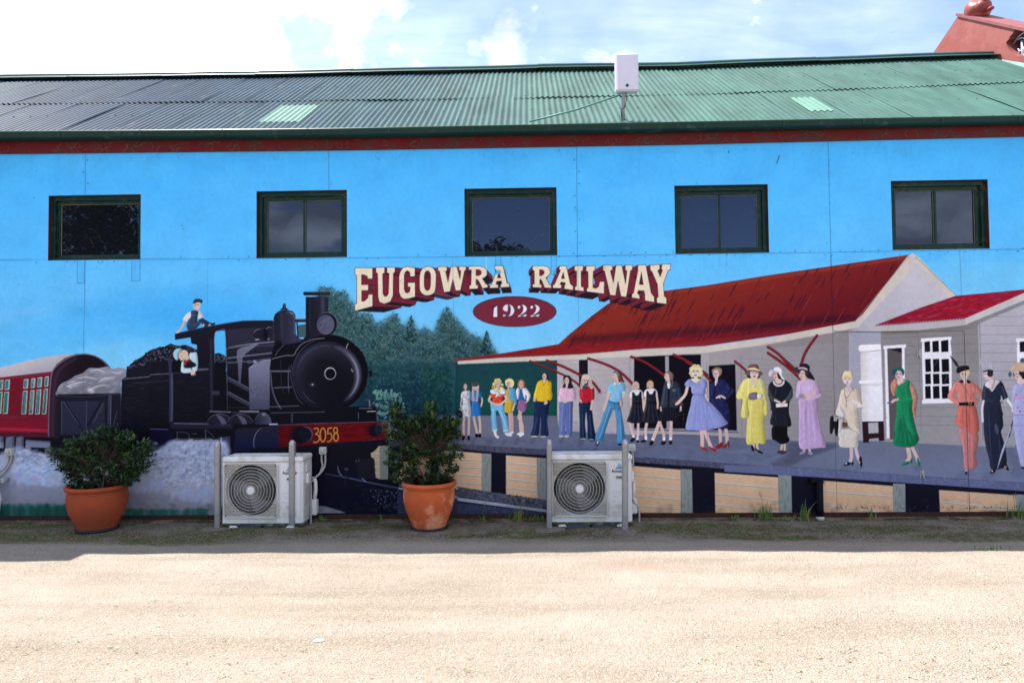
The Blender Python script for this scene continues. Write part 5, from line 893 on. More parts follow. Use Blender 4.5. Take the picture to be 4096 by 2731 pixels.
    S([(1195, 205), (1230, 200), (1270, 160), (1305, 175), (1300, 220), (1318, 300), (1320, 350), (1250, 365), (1190, 355), (1200, 320), (1165, 300), (1180, 240)], (20, 132, 88)); L([(1190, 345), (1310, 335)], 34, (24, 130, 90)); L([(1195, 350), (1310, 322)], 4, (80, 180, 130), .6); L([(1190, 220), (1250, 300)], 5, (10, 80, 60), .7); L([(1232, 205), (1280, 240)], 5, (110, 50, 50), .8)
    S([(1190, 160), (1195, 205), (1230, 195), (1262, 165), (1235, 145)], (210, 186, 188)); L([(1190, 335), (1160, 345), (1135, 370)], 24, SK); S([(1100, 375), (1135, 385), (1160, 385), (1140, 370), (1100, 362)], (90, 94, 140)); L([(1135, 325), (1185, 330)], 8, (84, 88, 134))
    face(1203, 110, 36, 50, (206, 184, 190), 0, (160, 40, 60)); L([(1178, 78), (1200, 66), (1225, 80)], 10, (110, 90, 120), .8); S([(1145, 110), (1138, 80), (1165, 48), (1210, 44), (1245, 64), (1252, 95), (1238, 120), (1225, 85), (1190, 70), (1168, 100), (1155, 120)], (20, 96, 84)); ell(1160, 90, 22, 30, (30, 60, 110), .6, 0, 14)
    # 20 coral suit
    L([(1825, 975), (1822, 1000)], 22, SK); foot(1822, 1012, 12, 16, (24, 18, 26)); foot(1895, 960, 12, 9, (24, 18, 26))
    S([(1755, 600), (1920, 640), (1925, 760), (1910, 850), (1920, 930), (1900, 965), (1830, 978), (1800, 960), (1795, 820), (1775, 720)], (190, 120, 124)); 
    for k in range(6): L([(1785+k*22, 650), (1805+k*17, 950)], 7, (150, 84, 92) if k % 2 else (214, 150, 150), .55, 2)
    S([(1760, 385), (1890, 385), (1925, 470), (1938, 620), (1890, 652), (1850, 640), (1800, 610), (1722, 555), (1735, 480)], (194, 104, 98)); 
    for k in range(6): L([(1775+k*20, 400), (1750+k*32, 590)], 7, (176, 70, 66) if k % 2 else (226, 134, 120), .5, 2)
    L([(1855, 400), (1850, 640)], 3, (110, 40, 44), .8)
    S([(1770, 175), (1720, 185), (1690, 230), (1652, 295), (1665, 335), (1745, 390), (1758, 370), (1715, 310), (1735, 270), (1760, 370), (1895, 370), (1900, 280), (1935, 300), (1895, 375), (1920, 375), (1966, 280), (1950, 240), (1880, 180), (1830, 165)], (204, 126, 120)); L([(1735, 200), (1715, 260), (1720, 300)], 5, (160, 70, 72), .7); L([(1900, 200), (1905, 290)], 5, (160, 70, 72), .6); L([(1690, 250), (1670, 300)], 8, (232, 154, 140), .6)
    poly([(1750, 178), (1775, 160), (1840, 160), (1868, 178), (1845, 192), (1810, 178), (1800, 192)], (22, 18, 26)); poly([(1754, 366), (1895, 360), (1895, 396), (1756, 394)], (24, 20, 28)); arc(1856, 372, 13, 14, 0, 359, 5, (190, 160, 90), 1, 0, 0)
    for k in range(14): t = k/13; ell(1770+t*90+0, 190+t*150-20*math.sin(t*3), 3.4, 3.4, (120, 30, 40)); 
    for k in range(10): t = k/9; ell(1858+8*math.sin(t*3), 190+t*150, 3.4, 3.4, (120, 30, 40))
    face(1800, 110, 34, 52, (208, 186, 180), -8, (150, 60, 70)); ell(1836, 92, 16, 24, (206, 182, 120)); L([(1805, 145), (1810, 180)], 30, (206, 184, 180)); S([(1732, 85), (1735, 55), (1770, 32), (1830, 28), (1848, 45), (1845, 62), (1790, 78), (1745, 98)], (24, 22, 32)); S([(1745, 44), (1720, 20), (1700, -10), (1674, -60), (1690, -50), (1730, -10), (1752, 30)], (26, 24, 34)); L([(1750, 40), (1715, -10), (1680, -56)], 3, (150, 146, 150), .6)
    # 21 navy gown and parasol
    S([(1990, 340), (2120, 340), (2160, 560), (2140, 640), (2180, 780), (2190, 940), (2130, 975), (2050, 975), (2030, 880), (1995, 740), (1978, 560)], (30, 36, 58)); L([(2090, 560), (2110, 660)], 34, (110, 122, 160), .45, 2); L([(2020, 400), (2050, 900)], 6, (80, 90, 126), .6, 2); L([(2120, 640), (2140, 930)], 6, (80, 90, 126), .5, 2)
    foot(2066, 1000, 30, 15, (16, 14, 24), -28); S([(2165, 945), (2190, 935), (2214, 985), (2190, 980)], (16, 14, 24)); ell(2060, 996, 8, 8, (214, 200, 150)); ell(2180, 958, 10, 10, (214, 200, 150)); ell(2180, 958, 5, 5, (20, 20, 30))
    L([(1985, 330), (1968, 420), (1972, 540)], 18, (216, 218, 232)); L([(2190, 330), (2240, 400), (2262, 440)], 22, (216, 218, 232)); ell(2258, 440, 22, 16, (218, 220, 234), 1, 30)
    S([(2010, 185), (1980, 215), (1966, 330), (2000, 345), (2120, 360), (2140, 300), (2165, 345), (2205, 325), (2180, 250), (2150, 180), (2110, 165), (2040, 165)], (32, 40, 62)); L([(2150, 220), (2180, 320)], 6, (100, 114, 150), .6); L([(1990, 230), (1985, 330)], 6, (90, 100, 136), .6)
    S([(1990, 208), (2025, 165), (2060, 160), (2130, 168), (2100, 210), (2060, 265), (2035, 240)], (214, 214, 226)); S([(2035, 160), (2075, 150), (2085, 180), (2050, 255), (2035, 220)], (212, 190, 194)); L([(2170, 345), (2204, 325)], 8, (224, 224, 236)); L([(1995, 348), (2065, 355)], 14, (44, 54, 84)); L([(2065, 360), (2100, 380), (2145, 365)], 12, (36, 44, 70)); L([(2120, 380), (2140, 430), (2155, 475)], 12, (32, 38, 60))
    ell(2005, 118, 24, 40, (208, 190, 198)); L([(2030, 130), (2055, 180)], 30, (208, 190, 198)); L([(1984, 118), (1980, 128), (1986, 132)], 4, (208, 190, 198)); L([(1990, 104), (2002, 102)], 4, (40, 34, 44)); L([(1988, 142), (1998, 142)], 4, (150, 50, 70)); ell(2040, 100, 28, 32, (44, 36, 44)); L([(1982, 82), (2030, 70), (2066, 78)], 12, (22, 20, 30))
    for (a, b) in (((1990, 60), (1945, -50)), ((2005, 55), (1975, -35)), ((2025, 50), (2010, -40)), ((2045, 55), (2045, -20)), ((2058, 60), (2062, 10))): L([a, ((a[0]+b[0])/2-6, (a[1]+b[1])/2), b], 26, (172, 172, 194), .95, 2); L([a, b], 4, (110, 110, 140), .6)
    L([(2280, 425), (2262, 480), (2215, 680)], 9, (14, 14, 24)); S([(2225, 600), (2232, 610), (2170, 800), (2112, 962), (2104, 975), (2140, 830), (2190, 690)], (172, 180, 214))
    # 22 lilac lady at the edge, 23 half seen beyond it
    S([(2285, 190), (2255, 215), (2240, 280), (2262, 310), (2262, 400), (2250, 480), (2250, 570), (2270, 700), (2300, 860), (2340, 960), (2480, 960), (2470, 560), (2440, 300), (2400, 190)], (160, 164, 216)); L([(2262, 320), (2450, 322)], 20, (196, 140, 180)); L([(2255, 480), (2460, 478)], 5, (110, 112, 170)); L([(2255, 580), (2460, 574)], 5, (120, 122, 180))
    for i in range(20): x, y = Rg.uniform(2270, 2420), Rg.uniform(230, 780); ell(x, y, 9, 7, Rg.choice([(190, 60, 90), (210, 150, 180), (70, 60, 110)]), .8)
    foot(2345, 965, 24, 10, (20, 18, 30)); S([(2285, 180), (2335, 200), (2380, 175), (2350, 150), (2300, 160)], (212, 196, 196)); L([(2318, 140), (2325, 180)], 28, (208, 190, 190)); face(2292, 108, 32, 44, (208, 190, 190), 6, (160, 60, 80)); ell(2335, 90, 30, 36, (34, 26, 32)); L([(2255, 100), (2262, 125)], 10, (36, 28, 34))
    S([(2228, 78), (2240, 40), (2280, 8), (2330, -6), (2400, 4), (2420, 70), (2340, 84), (2290, 76)], (196, 168, 148)); ell(2222, 108, 15, 24, (50, 90, 100)); ell(2340, -20, 24, 22, (50, 90, 100))
    L([(2245, 290), (2252, 400), (2262, 470)], 15, (166, 170, 220)); L([(2260, 450), (2300, 458)], 12, (176, 180, 226))
    # painted shadows at their feet
    for (x, y, w, h) in ((720, 962, 60, 24), (830, 965, 50, 20), (1370, 965, 40, 30), (1790, 1030, 90, 30), (2030, 1040, 80, 34), (2290, 1000, 70, 60), (2250, 860, 50, 110)):
        ell(x, y, w, h, (78, 86, 118), .35, -20, 26)

# ---- lettering
CREAM, MAR, INK = (222, 212, 192), (112, 36, 54), (26, 20, 34)
def letter(out, v, hole=None, dark=(34, 24, 38), sm=0):
    o = np.array(out, float); n = len(o); v = np.array(v, float)
    if sm: o = smooth(o, True, 4); n = len(o)
    area = np.sum(o[:, 0]*np.roll(o[:, 1], -1)-np.roll(o[:, 0], -1)*o[:, 1])
    q = []
    for i in range(n):
        a, b = o[i], o[(i+1) % n]; d = b-a; nr = np.array([d[1], -d[0]])*(1 if area > 0 else -1)
        if nr@v > 0:
            L_ = math.hypot(*nr)+1e-6; q.append(((a+b)@v, a, b, nr/L_))
    q.sort(key=lambda t: -t[0])
    for _, a, b, nr in q:
        bottom = nr[1] > .8 or (nr[1] > .55 and abs(v[0]) < 140)
        poly([a, b, b+v, a+v], dark if bottom else MAR)
    if not sm:
        for _, a, b, nr in q: line([a+v, b+v], 3, INK, .9, 0); line([a, a+v], 2.4, INK, .8, 0); line([b, b+v], 2.4, INK, .8, 0)
def faceletter(out, hole=None, v=(0, 0), sm=0):
    o = smooth(out, True, 4) if sm else out
    hs = []
    if hole:
        h = smooth(hole, True, 4) if sm else hole; poly(h, MAR); w = np.array(v, float)*.22; hs = [h]
        hh = np.array(h, float); poly([tuple(p) for p in hh[hh[:, 1] <= hh[:, 1].mean()+2]] if len(hh[hh[:, 1] <= hh[:, 1].mean()+2]) > 2 else h, (60, 22, 40), .55)
    poly(o, CREAM, 1, 0, 0, hs)
    o = [tuple(p) for p in o]; line(o+[o[0]], 4.2, INK, 1, 0)
    if hole: h = [tuple(p) for p in hs[0]]; line(h+[h[0]], 3.6, INK, 1, 0)
def paint_letters():
    A = [
     ([(275, 162), (437, 163), (437, 265), (392, 265), (390, 243), (360, 228), (335, 228), (335, 318), (398, 318), (398, 372), (337, 372), (337, 470), (362, 468), (392, 440), (398, 408), (438, 406), (438, 517), (275, 560), (272, 495), (292, 490), (290, 232), (275, 228)], None, (262, 12), 0),
     ([(467, 158), (548, 158), (548, 213), (530, 218), (532, 400), (548, 425), (568, 423), (583, 395), (588, 215), (568, 210), (568, 158), (643, 158), (643, 205), (628, 213), (625, 420), (600, 475), (545, 495), (500, 478), (487, 430), (483, 215), (467, 205)], None, (228, 28), 0),
     ([(690, 200), (715, 163), (755, 150), (800, 158), (826, 165), (826, 243), (782, 245), (778, 205), (757, 190), (735, 205), (728, 235), (728, 355), (735, 385), (755, 395), (778, 383), (783, 340), (760, 338), (760, 298), (828, 298), (828, 430), (800, 437), (765, 448), (725, 450), (695, 430), (680, 385), (680, 240)], None, (175, 28), 0),
     ([(942, 150), (985, 160), (1012, 195), (1020, 240), (1015, 350), (1000, 395), (960, 415), (915, 415), (880, 385), (868, 340), (870, 230), (885, 185), (910, 160)], [(942, 190), (920, 205), (912, 240), (912, 330), (925, 365), (943, 372), (962, 355), (970, 310), (970, 235), (960, 202)], (185, 38), 1),
     ([(1037, 152), (1120, 152), (1120, 192), (1107, 197), (1130, 295), (1157, 152), (1210, 150), (1240, 265), (1247, 190), (1230, 187), (1230, 150), (1295, 150), (1295, 187), (1282, 190), (1245, 370), (1200, 375), (1175, 270), (1148, 382), (1092, 388), (1052, 195), (1037, 190)], None, (90, 46), 0),
     ([(1320, 148), (1425, 148), (1465, 160), (1487, 190), (1488, 225), (1470, 250), (1445, 262), (1470, 300), (1478, 313), (1495, 318), (1495, 345), (1445, 352), (1415, 290), (1400, 272), (1387, 270), (1387, 320), (1405, 322), (1405, 355), (1325, 360), (1325, 325), (1340, 322), (1345, 185), (1320, 182)], [(1387, 180), (1415, 180), (1435, 195), (1435, 220), (1415, 235), (1387, 235)], (52, 54), 0),
     ([(1560, 143), (1635, 143), (1672, 305), (1695, 310), (1695, 340), (1613, 345), (1613, 312), (1625, 308), (1620, 285), (1577, 288), (1572, 315), (1592, 318), (1592, 347), (1513, 350), (1513, 320), (1530, 315), (1575, 185), (1560, 180)], [(1598, 205), (1583, 255), (1615, 255)], (18, 52), 0)]
    B = [
     ([(757, 145), (860, 145), (900, 155), (920, 185), (918, 220), (895, 245), (880, 255), (905, 300), (912, 318), (930, 322), (932, 350), (870, 348), (845, 285), (833, 270), (825, 270), (825, 315), (842, 318), (842, 347), (760, 343), (757, 315), (775, 310), (773, 190), (757, 185)], [(822, 180), (848, 182), (865, 195), (865, 215), (845, 235), (822, 235)], (-34, 46), 0),
     ([(1005, 145), (1068, 145), (1105, 310), (1133, 335), (1130, 368), (1052, 358), (1050, 325), (1060, 320), (1057, 300), (1020, 295), (1010, 315), (1025, 320), (1022, 352), (943, 350), (945, 320), (960, 315), (1015, 185), (1003, 182)], [(1040, 205), (1022, 262), (1052, 262)], (-52, 46), 0),
     ([(1143, 143), (1225, 143), (1220, 190), (1205, 195), (1205, 335), (1230, 345), (1228, 380), (1145, 368), (1147, 338), (1163, 330), (1163, 195), (1143, 190)], None, (-78, 48), 0),
     ([(1250, 145), (1333, 145), (1330, 190), (1315, 195), (1312, 345), (1340, 352), (1365, 335), (1375, 290), (1418, 290), (1415, 402), (1255, 382), (1257, 350), (1270, 345), (1268, 200), (1250, 195)], None, (-108, 50), 0),
     ([(1405, 140), (1492, 140), (1492, 182), (1473, 192), (1500, 300), (1525, 140), (1578, 140), (1612, 310), (1625, 192), (1610, 185), (1610, 138), (1678, 138), (1675, 182), (1658, 190), (1620, 432), (1570, 425), (1543, 290), (1520, 420), (1470, 412), (1420, 195), (1405, 185)], None, (-100, 57), 0),
     ([(1727, 137), (1798, 135), (1848, 395), (1878, 435), (1875, 480), (1793, 465), (1787, 425), (1790, 415), (1782, 375), (1730, 372), (1722, 400), (1738, 410), (1745, 450), (1668, 437), (1672, 400), (1685, 395), (1725, 190)], [(1758, 205), (1738, 315), (1775, 318)], (-128, 58), 0),
     ([(1838, 137), (1927, 133), (1925, 180), (1908, 188), (1930, 245), (1952, 185), (1942, 180), (1945, 130), (2025, 127), (2025, 180), (2005, 187), (1960, 310), (1968, 425), (1990, 440), (1988, 497), (1900, 485), (1897, 440), (1912, 430), (1905, 315), (1853, 195), (1840, 188)], None, (-150, 62), 0)]
    frame(1300, 1000)
    for o, h, v, s in A: letter(o, v, h, sm=s)
    for o, h, v, s in A: faceletter(o, h, v, s)
    frame(1800, 1000)
    for o, h, v, s in B: letter(o, v, h, sm=s)
    for o, h, v, s in B: faceletter(o, h, v, s)
    # date plaque
    ell(594, 565, 386, 142, (30, 20, 40)); ell(594, 565, 382, 138, (112, 40, 60))
    W = (220, 220, 240)
    def w(p, sm=0, h=()): 
        poly(p, W, 1, sm, 0, h); pp = [tuple(a) for a in (smooth(p) if sm else p)]; line(pp+[pp[0]], 3, INK, .9, 0)
    w([(402, 532), (435, 508), (436, 615), (396, 617)]); line([(378, 532), (402, 516), (436, 507)], 4, INK, 1, 0); line([(378, 619), (442, 618)], 4, INK, 1, 0)
    w([(540, 500), (572, 512), (590, 545), (588, 575), (565, 602), (525, 614), (548, 592), (556, 560), (556, 525)], 1); w([(532, 502), (505, 505), (484, 530), (490, 552), (512, 564), (530, 560)], 1); ell(499, 600, 16, 14, INK); ell(499, 600, 13, 11, W); arc(525, 560, 32, 56, 60, 150, 4, INK, 1, 0, 0)
    for dx in (0, 117):
        ell(632+dx, 524, 18, 17, INK); ell(632+dx, 524, 15, 14, W); arc(650+dx, 530, 32, 28, 180, 300, 4, INK, 1, 0, 0)
        w([(655+dx, 502), (688+dx, 508), (707+dx, 535), (700+dx, 562), (672+dx, 585), (640+dx, 598), (662+dx, 570), (672+dx, 545), (670+dx, 520)], 1)
        w([(620+dx, 610), (635+dx, 596), (665+dx, 600), (700+dx, 588), (706+dx, 592), (692+dx, 612), (660+dx, 606), (640+dx, 612)], 1)
    frame(1300, 1000); poly([(1571, 188), (1612, 188), (1612, 222), (1571, 222)], (74, 168, 224)); line([(1571, 188), (1612, 188), (1612, 222), (1571, 222), (1571, 188)], 2, (50, 90, 130), .7, 0)

# ---- sheet joints, patches, screws and grime on the sheets
def paint_joints():
    frame(0, 0, 1); J = (44, 96, 150)
    def j(p, w=2.2, c=J, a=.75): line(p, w, c, a, 0)
    j([(0-500, 1046), (500, 1038), (1300, 1033), (1822, 1028), (2320, 1024), (2700, 1018), (3120, 1013), (3700, 1003), (4500, 990)])
    for p in ([(341, 616), (341, 780)], [(341, 1042), (334, 1400)], [(1314, 605), (1316, 760)], [(2306, 590), (2310, 1024)], [(3312, 570), (3323, 1013)], [(2228, 842), (2308, 842)]): j(p)
    j([(1811, 1028), (1814, 1270)], 1.8, J, .5); j([(2311, 1024), (2314, 1290)], 1.8, J, .5); j([(3839, 1005), (3846, 1180)], 2, J, .6); j([(831, 1038), (829, 1270)], 1.6, J, .35)
    j([(3323, 1013), (3332, 1324)], 2.4, (40, 30, 40), .85); j([(3846, 1180), (3852, 1450), (3868, 1760), (3872, 2050)], 1.4, (60, 60, 80), .28); j([(334, 1400), (330, 1920)], 1.6, (40, 40, 60), .4); j([(822, 1780), (822, 1940)], 1.6, (90, 104, 140), .6)
    j([(2826, 1450), (2830, 1880)], 1.6, (60, 64, 90), .5); j([(2318, 1680), (2319, 1790)], 1.6, (70, 76, 100), .5)
    j([(3332, 1324), (3673, 1333)], 2.4, (110, 100, 96), .9)
    for (x0, y0, x1, y1) in ((309, 1046, 337, 1133), (527, 1042, 560, 1125), (1983, 1026, 2003, 1062), (2205, 1026, 2225, 1098)):
        poly([(x0, y0), (x1, y0), (x1, y1), (x0, y1)], (84, 180, 246), .8); j([(x0, y0), (x0, y1), (x1, y1), (x1, y0)], 2, J, .7)
    R = random.Random(44)
    for k in range(60): x = R.uniform(0, 4096); ell(x, 1046-x*.0115+R.choice([-6, 6]), 2.6, 2.6, (40, 84, 124), .8)
    for k in range(90): ell(R.uniform(0, 4096), R.uniform(600, 1300), R.uniform(1, 2.6), R.uniform(1, 3), (40, 70, 100), .5)
    for k in range(40): x = R.uniform(3340, 4096); ell(x, 2030+R.uniform(-6, 4), 3, 3, (90, 60, 50), .7)
    j([(3117, 622), (3112, 640), (3107, 655)], 3, (30, 50, 80), .9); j([(2915, 605), (2913, 612)], 4, (30, 40, 60), .9); j([(1497, 622), (1520, 645)], 1.4, (40, 60, 90), .7); j([(1945, 1030), (1945, 1100)], 5, (170, 206, 236), .6)
    ell(3291, 1928, 7, 7, (70, 40, 30), .9, 0, 8); ell(3291, 1928, 4, 4, (20, 12, 12), 1)
    for (a_, b_) in ((193, 562), (1026, 1388), (1858, 2228), (2700, 3074), (3568, 3954)):      # runs below the sills
        for k in range(16): x = R.uniform(a_, b_); y = 1030-x*.008+R.uniform(0, 6); L_ = R.uniform(20, 110); line([(x, y), (x+R.uniform(-2, 2), y+L_)], R.uniform(2, 6), R.choice([(58, 140, 200), (120, 200, 246), (70, 130, 180)]), .22, 0, 1, 3)
    for k in range(70): x = R.uniform(-200, 4300); y = 625-x*.0092; line([(x, y), (x+R.uniform(-3, 3), y+R.uniform(20, 160))], R.uniform(4, 14), R.choice([(58, 150, 220), (112, 200, 255)]), .13, 0, 1, 6)
    for k in range(30): x, y = R.uniform(0, 4096), R.uniform(640, 1000); w_, h_ = R.uniform(30, 150), R.uniform(15, 60); poly([(x, y), (x+w_, y+R.uniform(-4, 4)), (x+w_, y+h_), (x, y+h_)], R.choice([(78, 180, 252), (64, 168, 246), (84, 186, 255)]), .28, 0, 14)
    for (sx_) in (341, 1314, 2306, 3312):
        for k in range(9): ell(sx_+R.choice([-9, 9])+k*.7, 640+k*48, 2.6, 2.6, (36, 84, 130), .8)
    for k in range(26): ell(2400+k*60, 1022-k*.6-R.choice([7, -7]), 2.4, 2.4, (40, 84, 124), .6)
    # faint grime under the eave and splash-back at the foot of the wall
    for k in range(240): x = R.uniform(-200, 4300); y = 618-x*.0092+R.uniform(0, 26); line([(x, y), (x+R.uniform(-14, 14), y+R.uniform(4, 18))], 1.4, (90, 110, 130), .3, 1)
    for k in range(500): x = R.uniform(-300, 4300); ell(x, 2050-abs(R.gauss(0, 20)), R.uniform(3, 14), R.uniform(2, 7), (70, 60, 52), .22, 0, 6)
def paint_all():
    for f in (paint_sky, paint_trees, paint_bush, paint_station, paint_train, paint_smoke, paint_people, paint_letters, paint_joints): f()
    n = sum(noise(CH, CW, c, c)*w for c, w in ((2.2, .35), (7, .3), (36, .35)))-.5
    g_ = noise(CH, CW, 90, 5)[..., None]*.012
    CAN[:] = CAN*(1+.12*n[..., None])*(1-g_)+g_*np.array([.62, .66, .70])
# ---------------------------------------------------------------- helpers
def srgb(c, k=1.0):
    c = [v/255. for v in c[:3]]
    return tuple(min(.92, k*(v/12.92 if v <= .04045 else ((v+.055)/1.055)**2.4)) for v in c)+(1.0,)
MATS = {}
def mat(name, col, rough=.6, metal=0.0, spec=.2, var=.12, vscale=6.0, col2=None, c2amt=.0, c2scale=3.0, bump=0.0, bscale=60.0, coat=0.0):
    if name in MATS: return MATS[name]
    m = bpy.data.materials.new(name); m.use_nodes = True; nt = m.node_tree; n = nt.nodes; l = nt.links; p = n["Principled BSDF"]
    tc = n.new("ShaderNodeTexCoord"); g = tc.outputs['Object']
    a = n.new("ShaderNodeTexNoise"); a.inputs['Scale'].default_value = vscale; a.inputs['Detail'].default_value = 6; a.inputs['Roughness'].default_value = .65; l.new(g, a.inputs[0])
    mr = n.new("ShaderNodeMapRange"); mr.inputs[1].default_value = .25; mr.inputs[2].default_value = .75; mr.inputs[3].default_value = 1-var; mr.inputs[4].default_value = 1+var; l.new(a.outputs['Fac'], mr.inputs[0])
    hs = n.new("ShaderNodeHueSaturation"); hs.inputs['Color'].default_value = col; l.new(mr.outputs[0], hs.inputs['Value'])
    c = hs.outputs[0]
    if col2 is not None:
        b = n.new("ShaderNodeTexNoise"); b.inputs['Scale'].default_value = c2scale; b.inputs['Detail'].default_value = 8; b.inputs['Roughness'].default_value = .7; l.new(g, b.inputs[0])
        r = n.new("ShaderNodeValToRGB"); r.color_ramp.elements[0].position = .62-c2amt*.4; r.color_ramp.elements[1].position = .70-c2amt*.3; l.new(b.outputs['Fac'], r.inputs[0])
        x = n.new("ShaderNodeMix"); x.data_type = 'RGBA'; l.new(r.outputs[0], x.inputs[0]); l.new(c, x.inputs[6]); x.inputs[7].default_value = col2; c = x.outputs[2]
    l.new(c, p.inputs['Base Color']); p.inputs['Roughness'].default_value = rough; p.inputs['Metallic'].default_value = metal
    p.inputs['Specular IOR Level'].default_value = spec; p.inputs['Coat Weight'].default_value = coat
    if bump:
        q = n.new("ShaderNodeTexNoise"); q.inputs['Scale'].default_value = bscale; q.inputs['Detail'].default_value = 5; l.new(g, q.inputs[0])
        bp = n.new("ShaderNodeBump"); bp.inputs['Strength'].default_value = bump; bp.inputs['Distance'].default_value = .01; l.new(q.outputs['Fac'], bp.inputs['Height']); l.new(bp.outputs[0], p.inputs['Normal'])
    MATS[name] = m; return m
class MB:
    def __init__(s): s.v = []; s.f = []; s.mi = []; s.m = 0; s.sm = []; s.smooth = False
    def add(s, vs, fs):
        b = len(s.v); s.v += [tuple(v) for v in vs]; s.f += [tuple(b+i for i in f) for f in fs]; s.mi += [s.m]*len(fs); s.sm += [s.smooth]*len(fs)
    def box(s, x0, x1, y0, y1, z0, z1):
        s.add([(x0, y0, z0), (x1, y0, z0), (x1, y1, z0), (x0, y1, z0), (x0, y0, z1), (x1, y0, z1), (x1, y1, z1), (x0, y1, z1)], [(3, 2, 1, 0), (4, 5, 6, 7), (0, 1, 5, 4), (1, 2, 6, 5), (2, 3, 7, 6), (3, 0, 4, 7)])
    def bbox(s, x0, x1, y0, y1, z0, z1, b=.01):      # bevelled box
        V = []; xs, ys, zs = (x0, x1), (y0, y1), (z0, z1); idx = {}
        for i in (0, 1):
            for j in (0, 1):
                for k in (0, 1):
                    sx, sy, sz = (1 if i == 0 else -1), (1 if j == 0 else -1), (1 if k == 0 else -1)
                    idx[i, j, k, 'x'] = len(V); V.append((xs[i], ys[j]+sy*b, zs[k]+sz*b))
                    idx[i, j, k, 'y'] = len(V); V.append((xs[i]+sx*b, ys[j], zs[k]+sz*b))
                    idx[i, j, k, 'z'] = len(V); V.append((xs[i]+sx*b, ys[j]+sy*b, zs[k]))
        F = []
        for i in (0, 1): F.append([idx[i, 0, 0, 'x'], idx[i, 1, 0, 'x'], idx[i, 1, 1, 'x'], idx[i, 0, 1, 'x']][::(-1 if i == 0 else 1)])
        for j in (0, 1): F.append([idx[0, j, 0, 'y'], idx[1, j, 0, 'y'], idx[1, j, 1, 'y'], idx[0, j, 1, 'y']][::(1 if j == 0 else -1)])
        for k in (0, 1): F.append([idx[0, 0, k, 'z'], idx[1, 0, k, 'z'], idx[1, 1, k, 'z'], idx[0, 1, k, 'z']][::(-1 if k == 0 else 1)])
        for i in (0, 1):
            for j in (0, 1): F.append([idx[i, j, 0, 'x'], idx[i, j, 0, 'y'], idx[i, j, 1, 'y'], idx[i, j, 1, 'x']])
            for k in (0, 1): F.append([idx[i, 0, k, 'x'], idx[i, 0, k, 'z'], idx[i, 1, k, 'z'], idx[i, 1, k, 'x']])
        for j in (0, 1):
            for k in (0, 1): F.append([idx[0, j, k, 'y'], idx[0, j, k, 'z'], idx[1, j, k, 'z'], idx[1, j, k, 'y']])
        for i in (0, 1):
            for j in (0, 1):
                for k in (0, 1): F.append([idx[i, j, k, 'x'], idx[i, j, k, 'y'], idx[i, j, k, 'z']])
        s.add(V, F)
    def tube(s, pts, r, n=8, cap=True, r1=None):
        P = [Vector(p) for p in pts]; V = []; F = []; m = len(P); prev = None
        for i, p in enumerate(P):
            t = (P[min(i+1, m-1)]-P[max(i-1, 0)]).normalized()
            if prev is None: a = t.orthogonal().normalized()
            else:
                a = prev-t*prev.dot(t); a = a.normalized() if a.length > 1e-6 else t.orthogonal().normalized()
            prev = a; b = t.cross(a); rr = r if r1 is None else r+(r1-r)*i/(m-1)
            for k in range(n): th = 2*math.pi*k/n; V.append(p+a*math.cos(th)*rr+b*math.sin(th)*rr)
        for i in range(m-1):
            for k in range(n): F.append((i*n+k, i*n+(k+1) % n, (i+1)*n+(k+1) % n, (i+1)*n+k))
        if cap: F.append(tuple(range(n))[::-1]); F.append(tuple((m-1)*n+k for k in range(n)))
        sm = s.smooth; s.smooth = True; s.add(V, F); s.smooth = sm
    def lathe(s, prof, c=(0, 0, 0), n=40, wob=0, seed=0):
        R = random.Random(seed); V = []; F = []; m = len(prof); ph = R.uniform(0, 6)
        for (r, z) in prof:
            for k in range(n):
                th = 2*math.pi*k/n; q = r*(1+wob*math.sin(2*th+ph)+wob*.6*math.sin(3*th+ph*2+z*4)); V.append((c[0]+q*math.cos(th), c[1]+q*math.sin(th), c[2]+z))
        for i in range(m-1):
            for k in range(n): F.append((i*n+k, i*n+(k+1) % n, (i+1)*n+(k+1) % n, (i+1)*n+k))
        s.add(V, F)
    def prism(s, poly, axis, a, b):   # extrude a 2D polygon along an axis
        n = len(poly)
        def P(u, v, w): return {'x': (w, u, v), 'y': (u, w, v), 'z': (u, v, w)}[axis]
        V = [P(u, v, a) for u, v in poly]+[P(u, v, b) for u, v in poly]
        s.add(V, [tuple(range(n)), tuple(range(n, 2*n))[::-1]]+[(i, n+i, n+(i+1) % n, (i+1) % n) for i in range(n)])
    def ball(s, c, rx, ry, rz, n=16, m=10, rot=None, fn=None):
        V = []; F = []
        for i in range(m+1):
            ph = math.pi*i/m
            for k in range(n):
                th = 2*math.pi*k/n; v = Vector((rx*math.sin(ph)*math.cos(th), ry*math.sin(ph)*math.sin(th), rz*math.cos(ph)))
                if fn: v = fn(v)
                if rot: v = rot @ v
                V.append(v+Vector(c))
        for i in range(m):
            for k in range(n): F.append((i*n+k, (i+1)*n+k, (i+1)*n+(k+1) % n, i*n+(k+1) % n))
        sm = s.smooth; s.smooth = True; s.add(V, F); s.smooth = sm
    def build(s, name, mats, parent=None, origin=None, fixn=True):
        o0 = Vector(origin) if origin else Vector((0, 0, 0))
        me = bpy.data.meshes.new(name)
        me.from_pydata([tuple(Vector(v)-o0) for v in s.v] if origin else s.v, [], s.f)
        for m in (mats if isinstance(mats, (list, tuple)) else [mats]): me.materials.append(m)
        me.polygons.foreach_set('material_index', s.mi); me.polygons.foreach_set('use_smooth', s.sm); me.update()
        if fixn and len(s.f) < 60000:
            bm = bmesh.new(); bm.from_mesh(me); bmesh.ops.recalc_face_normals(bm, faces=bm.faces); bm.to_mesh(me); bm.free()
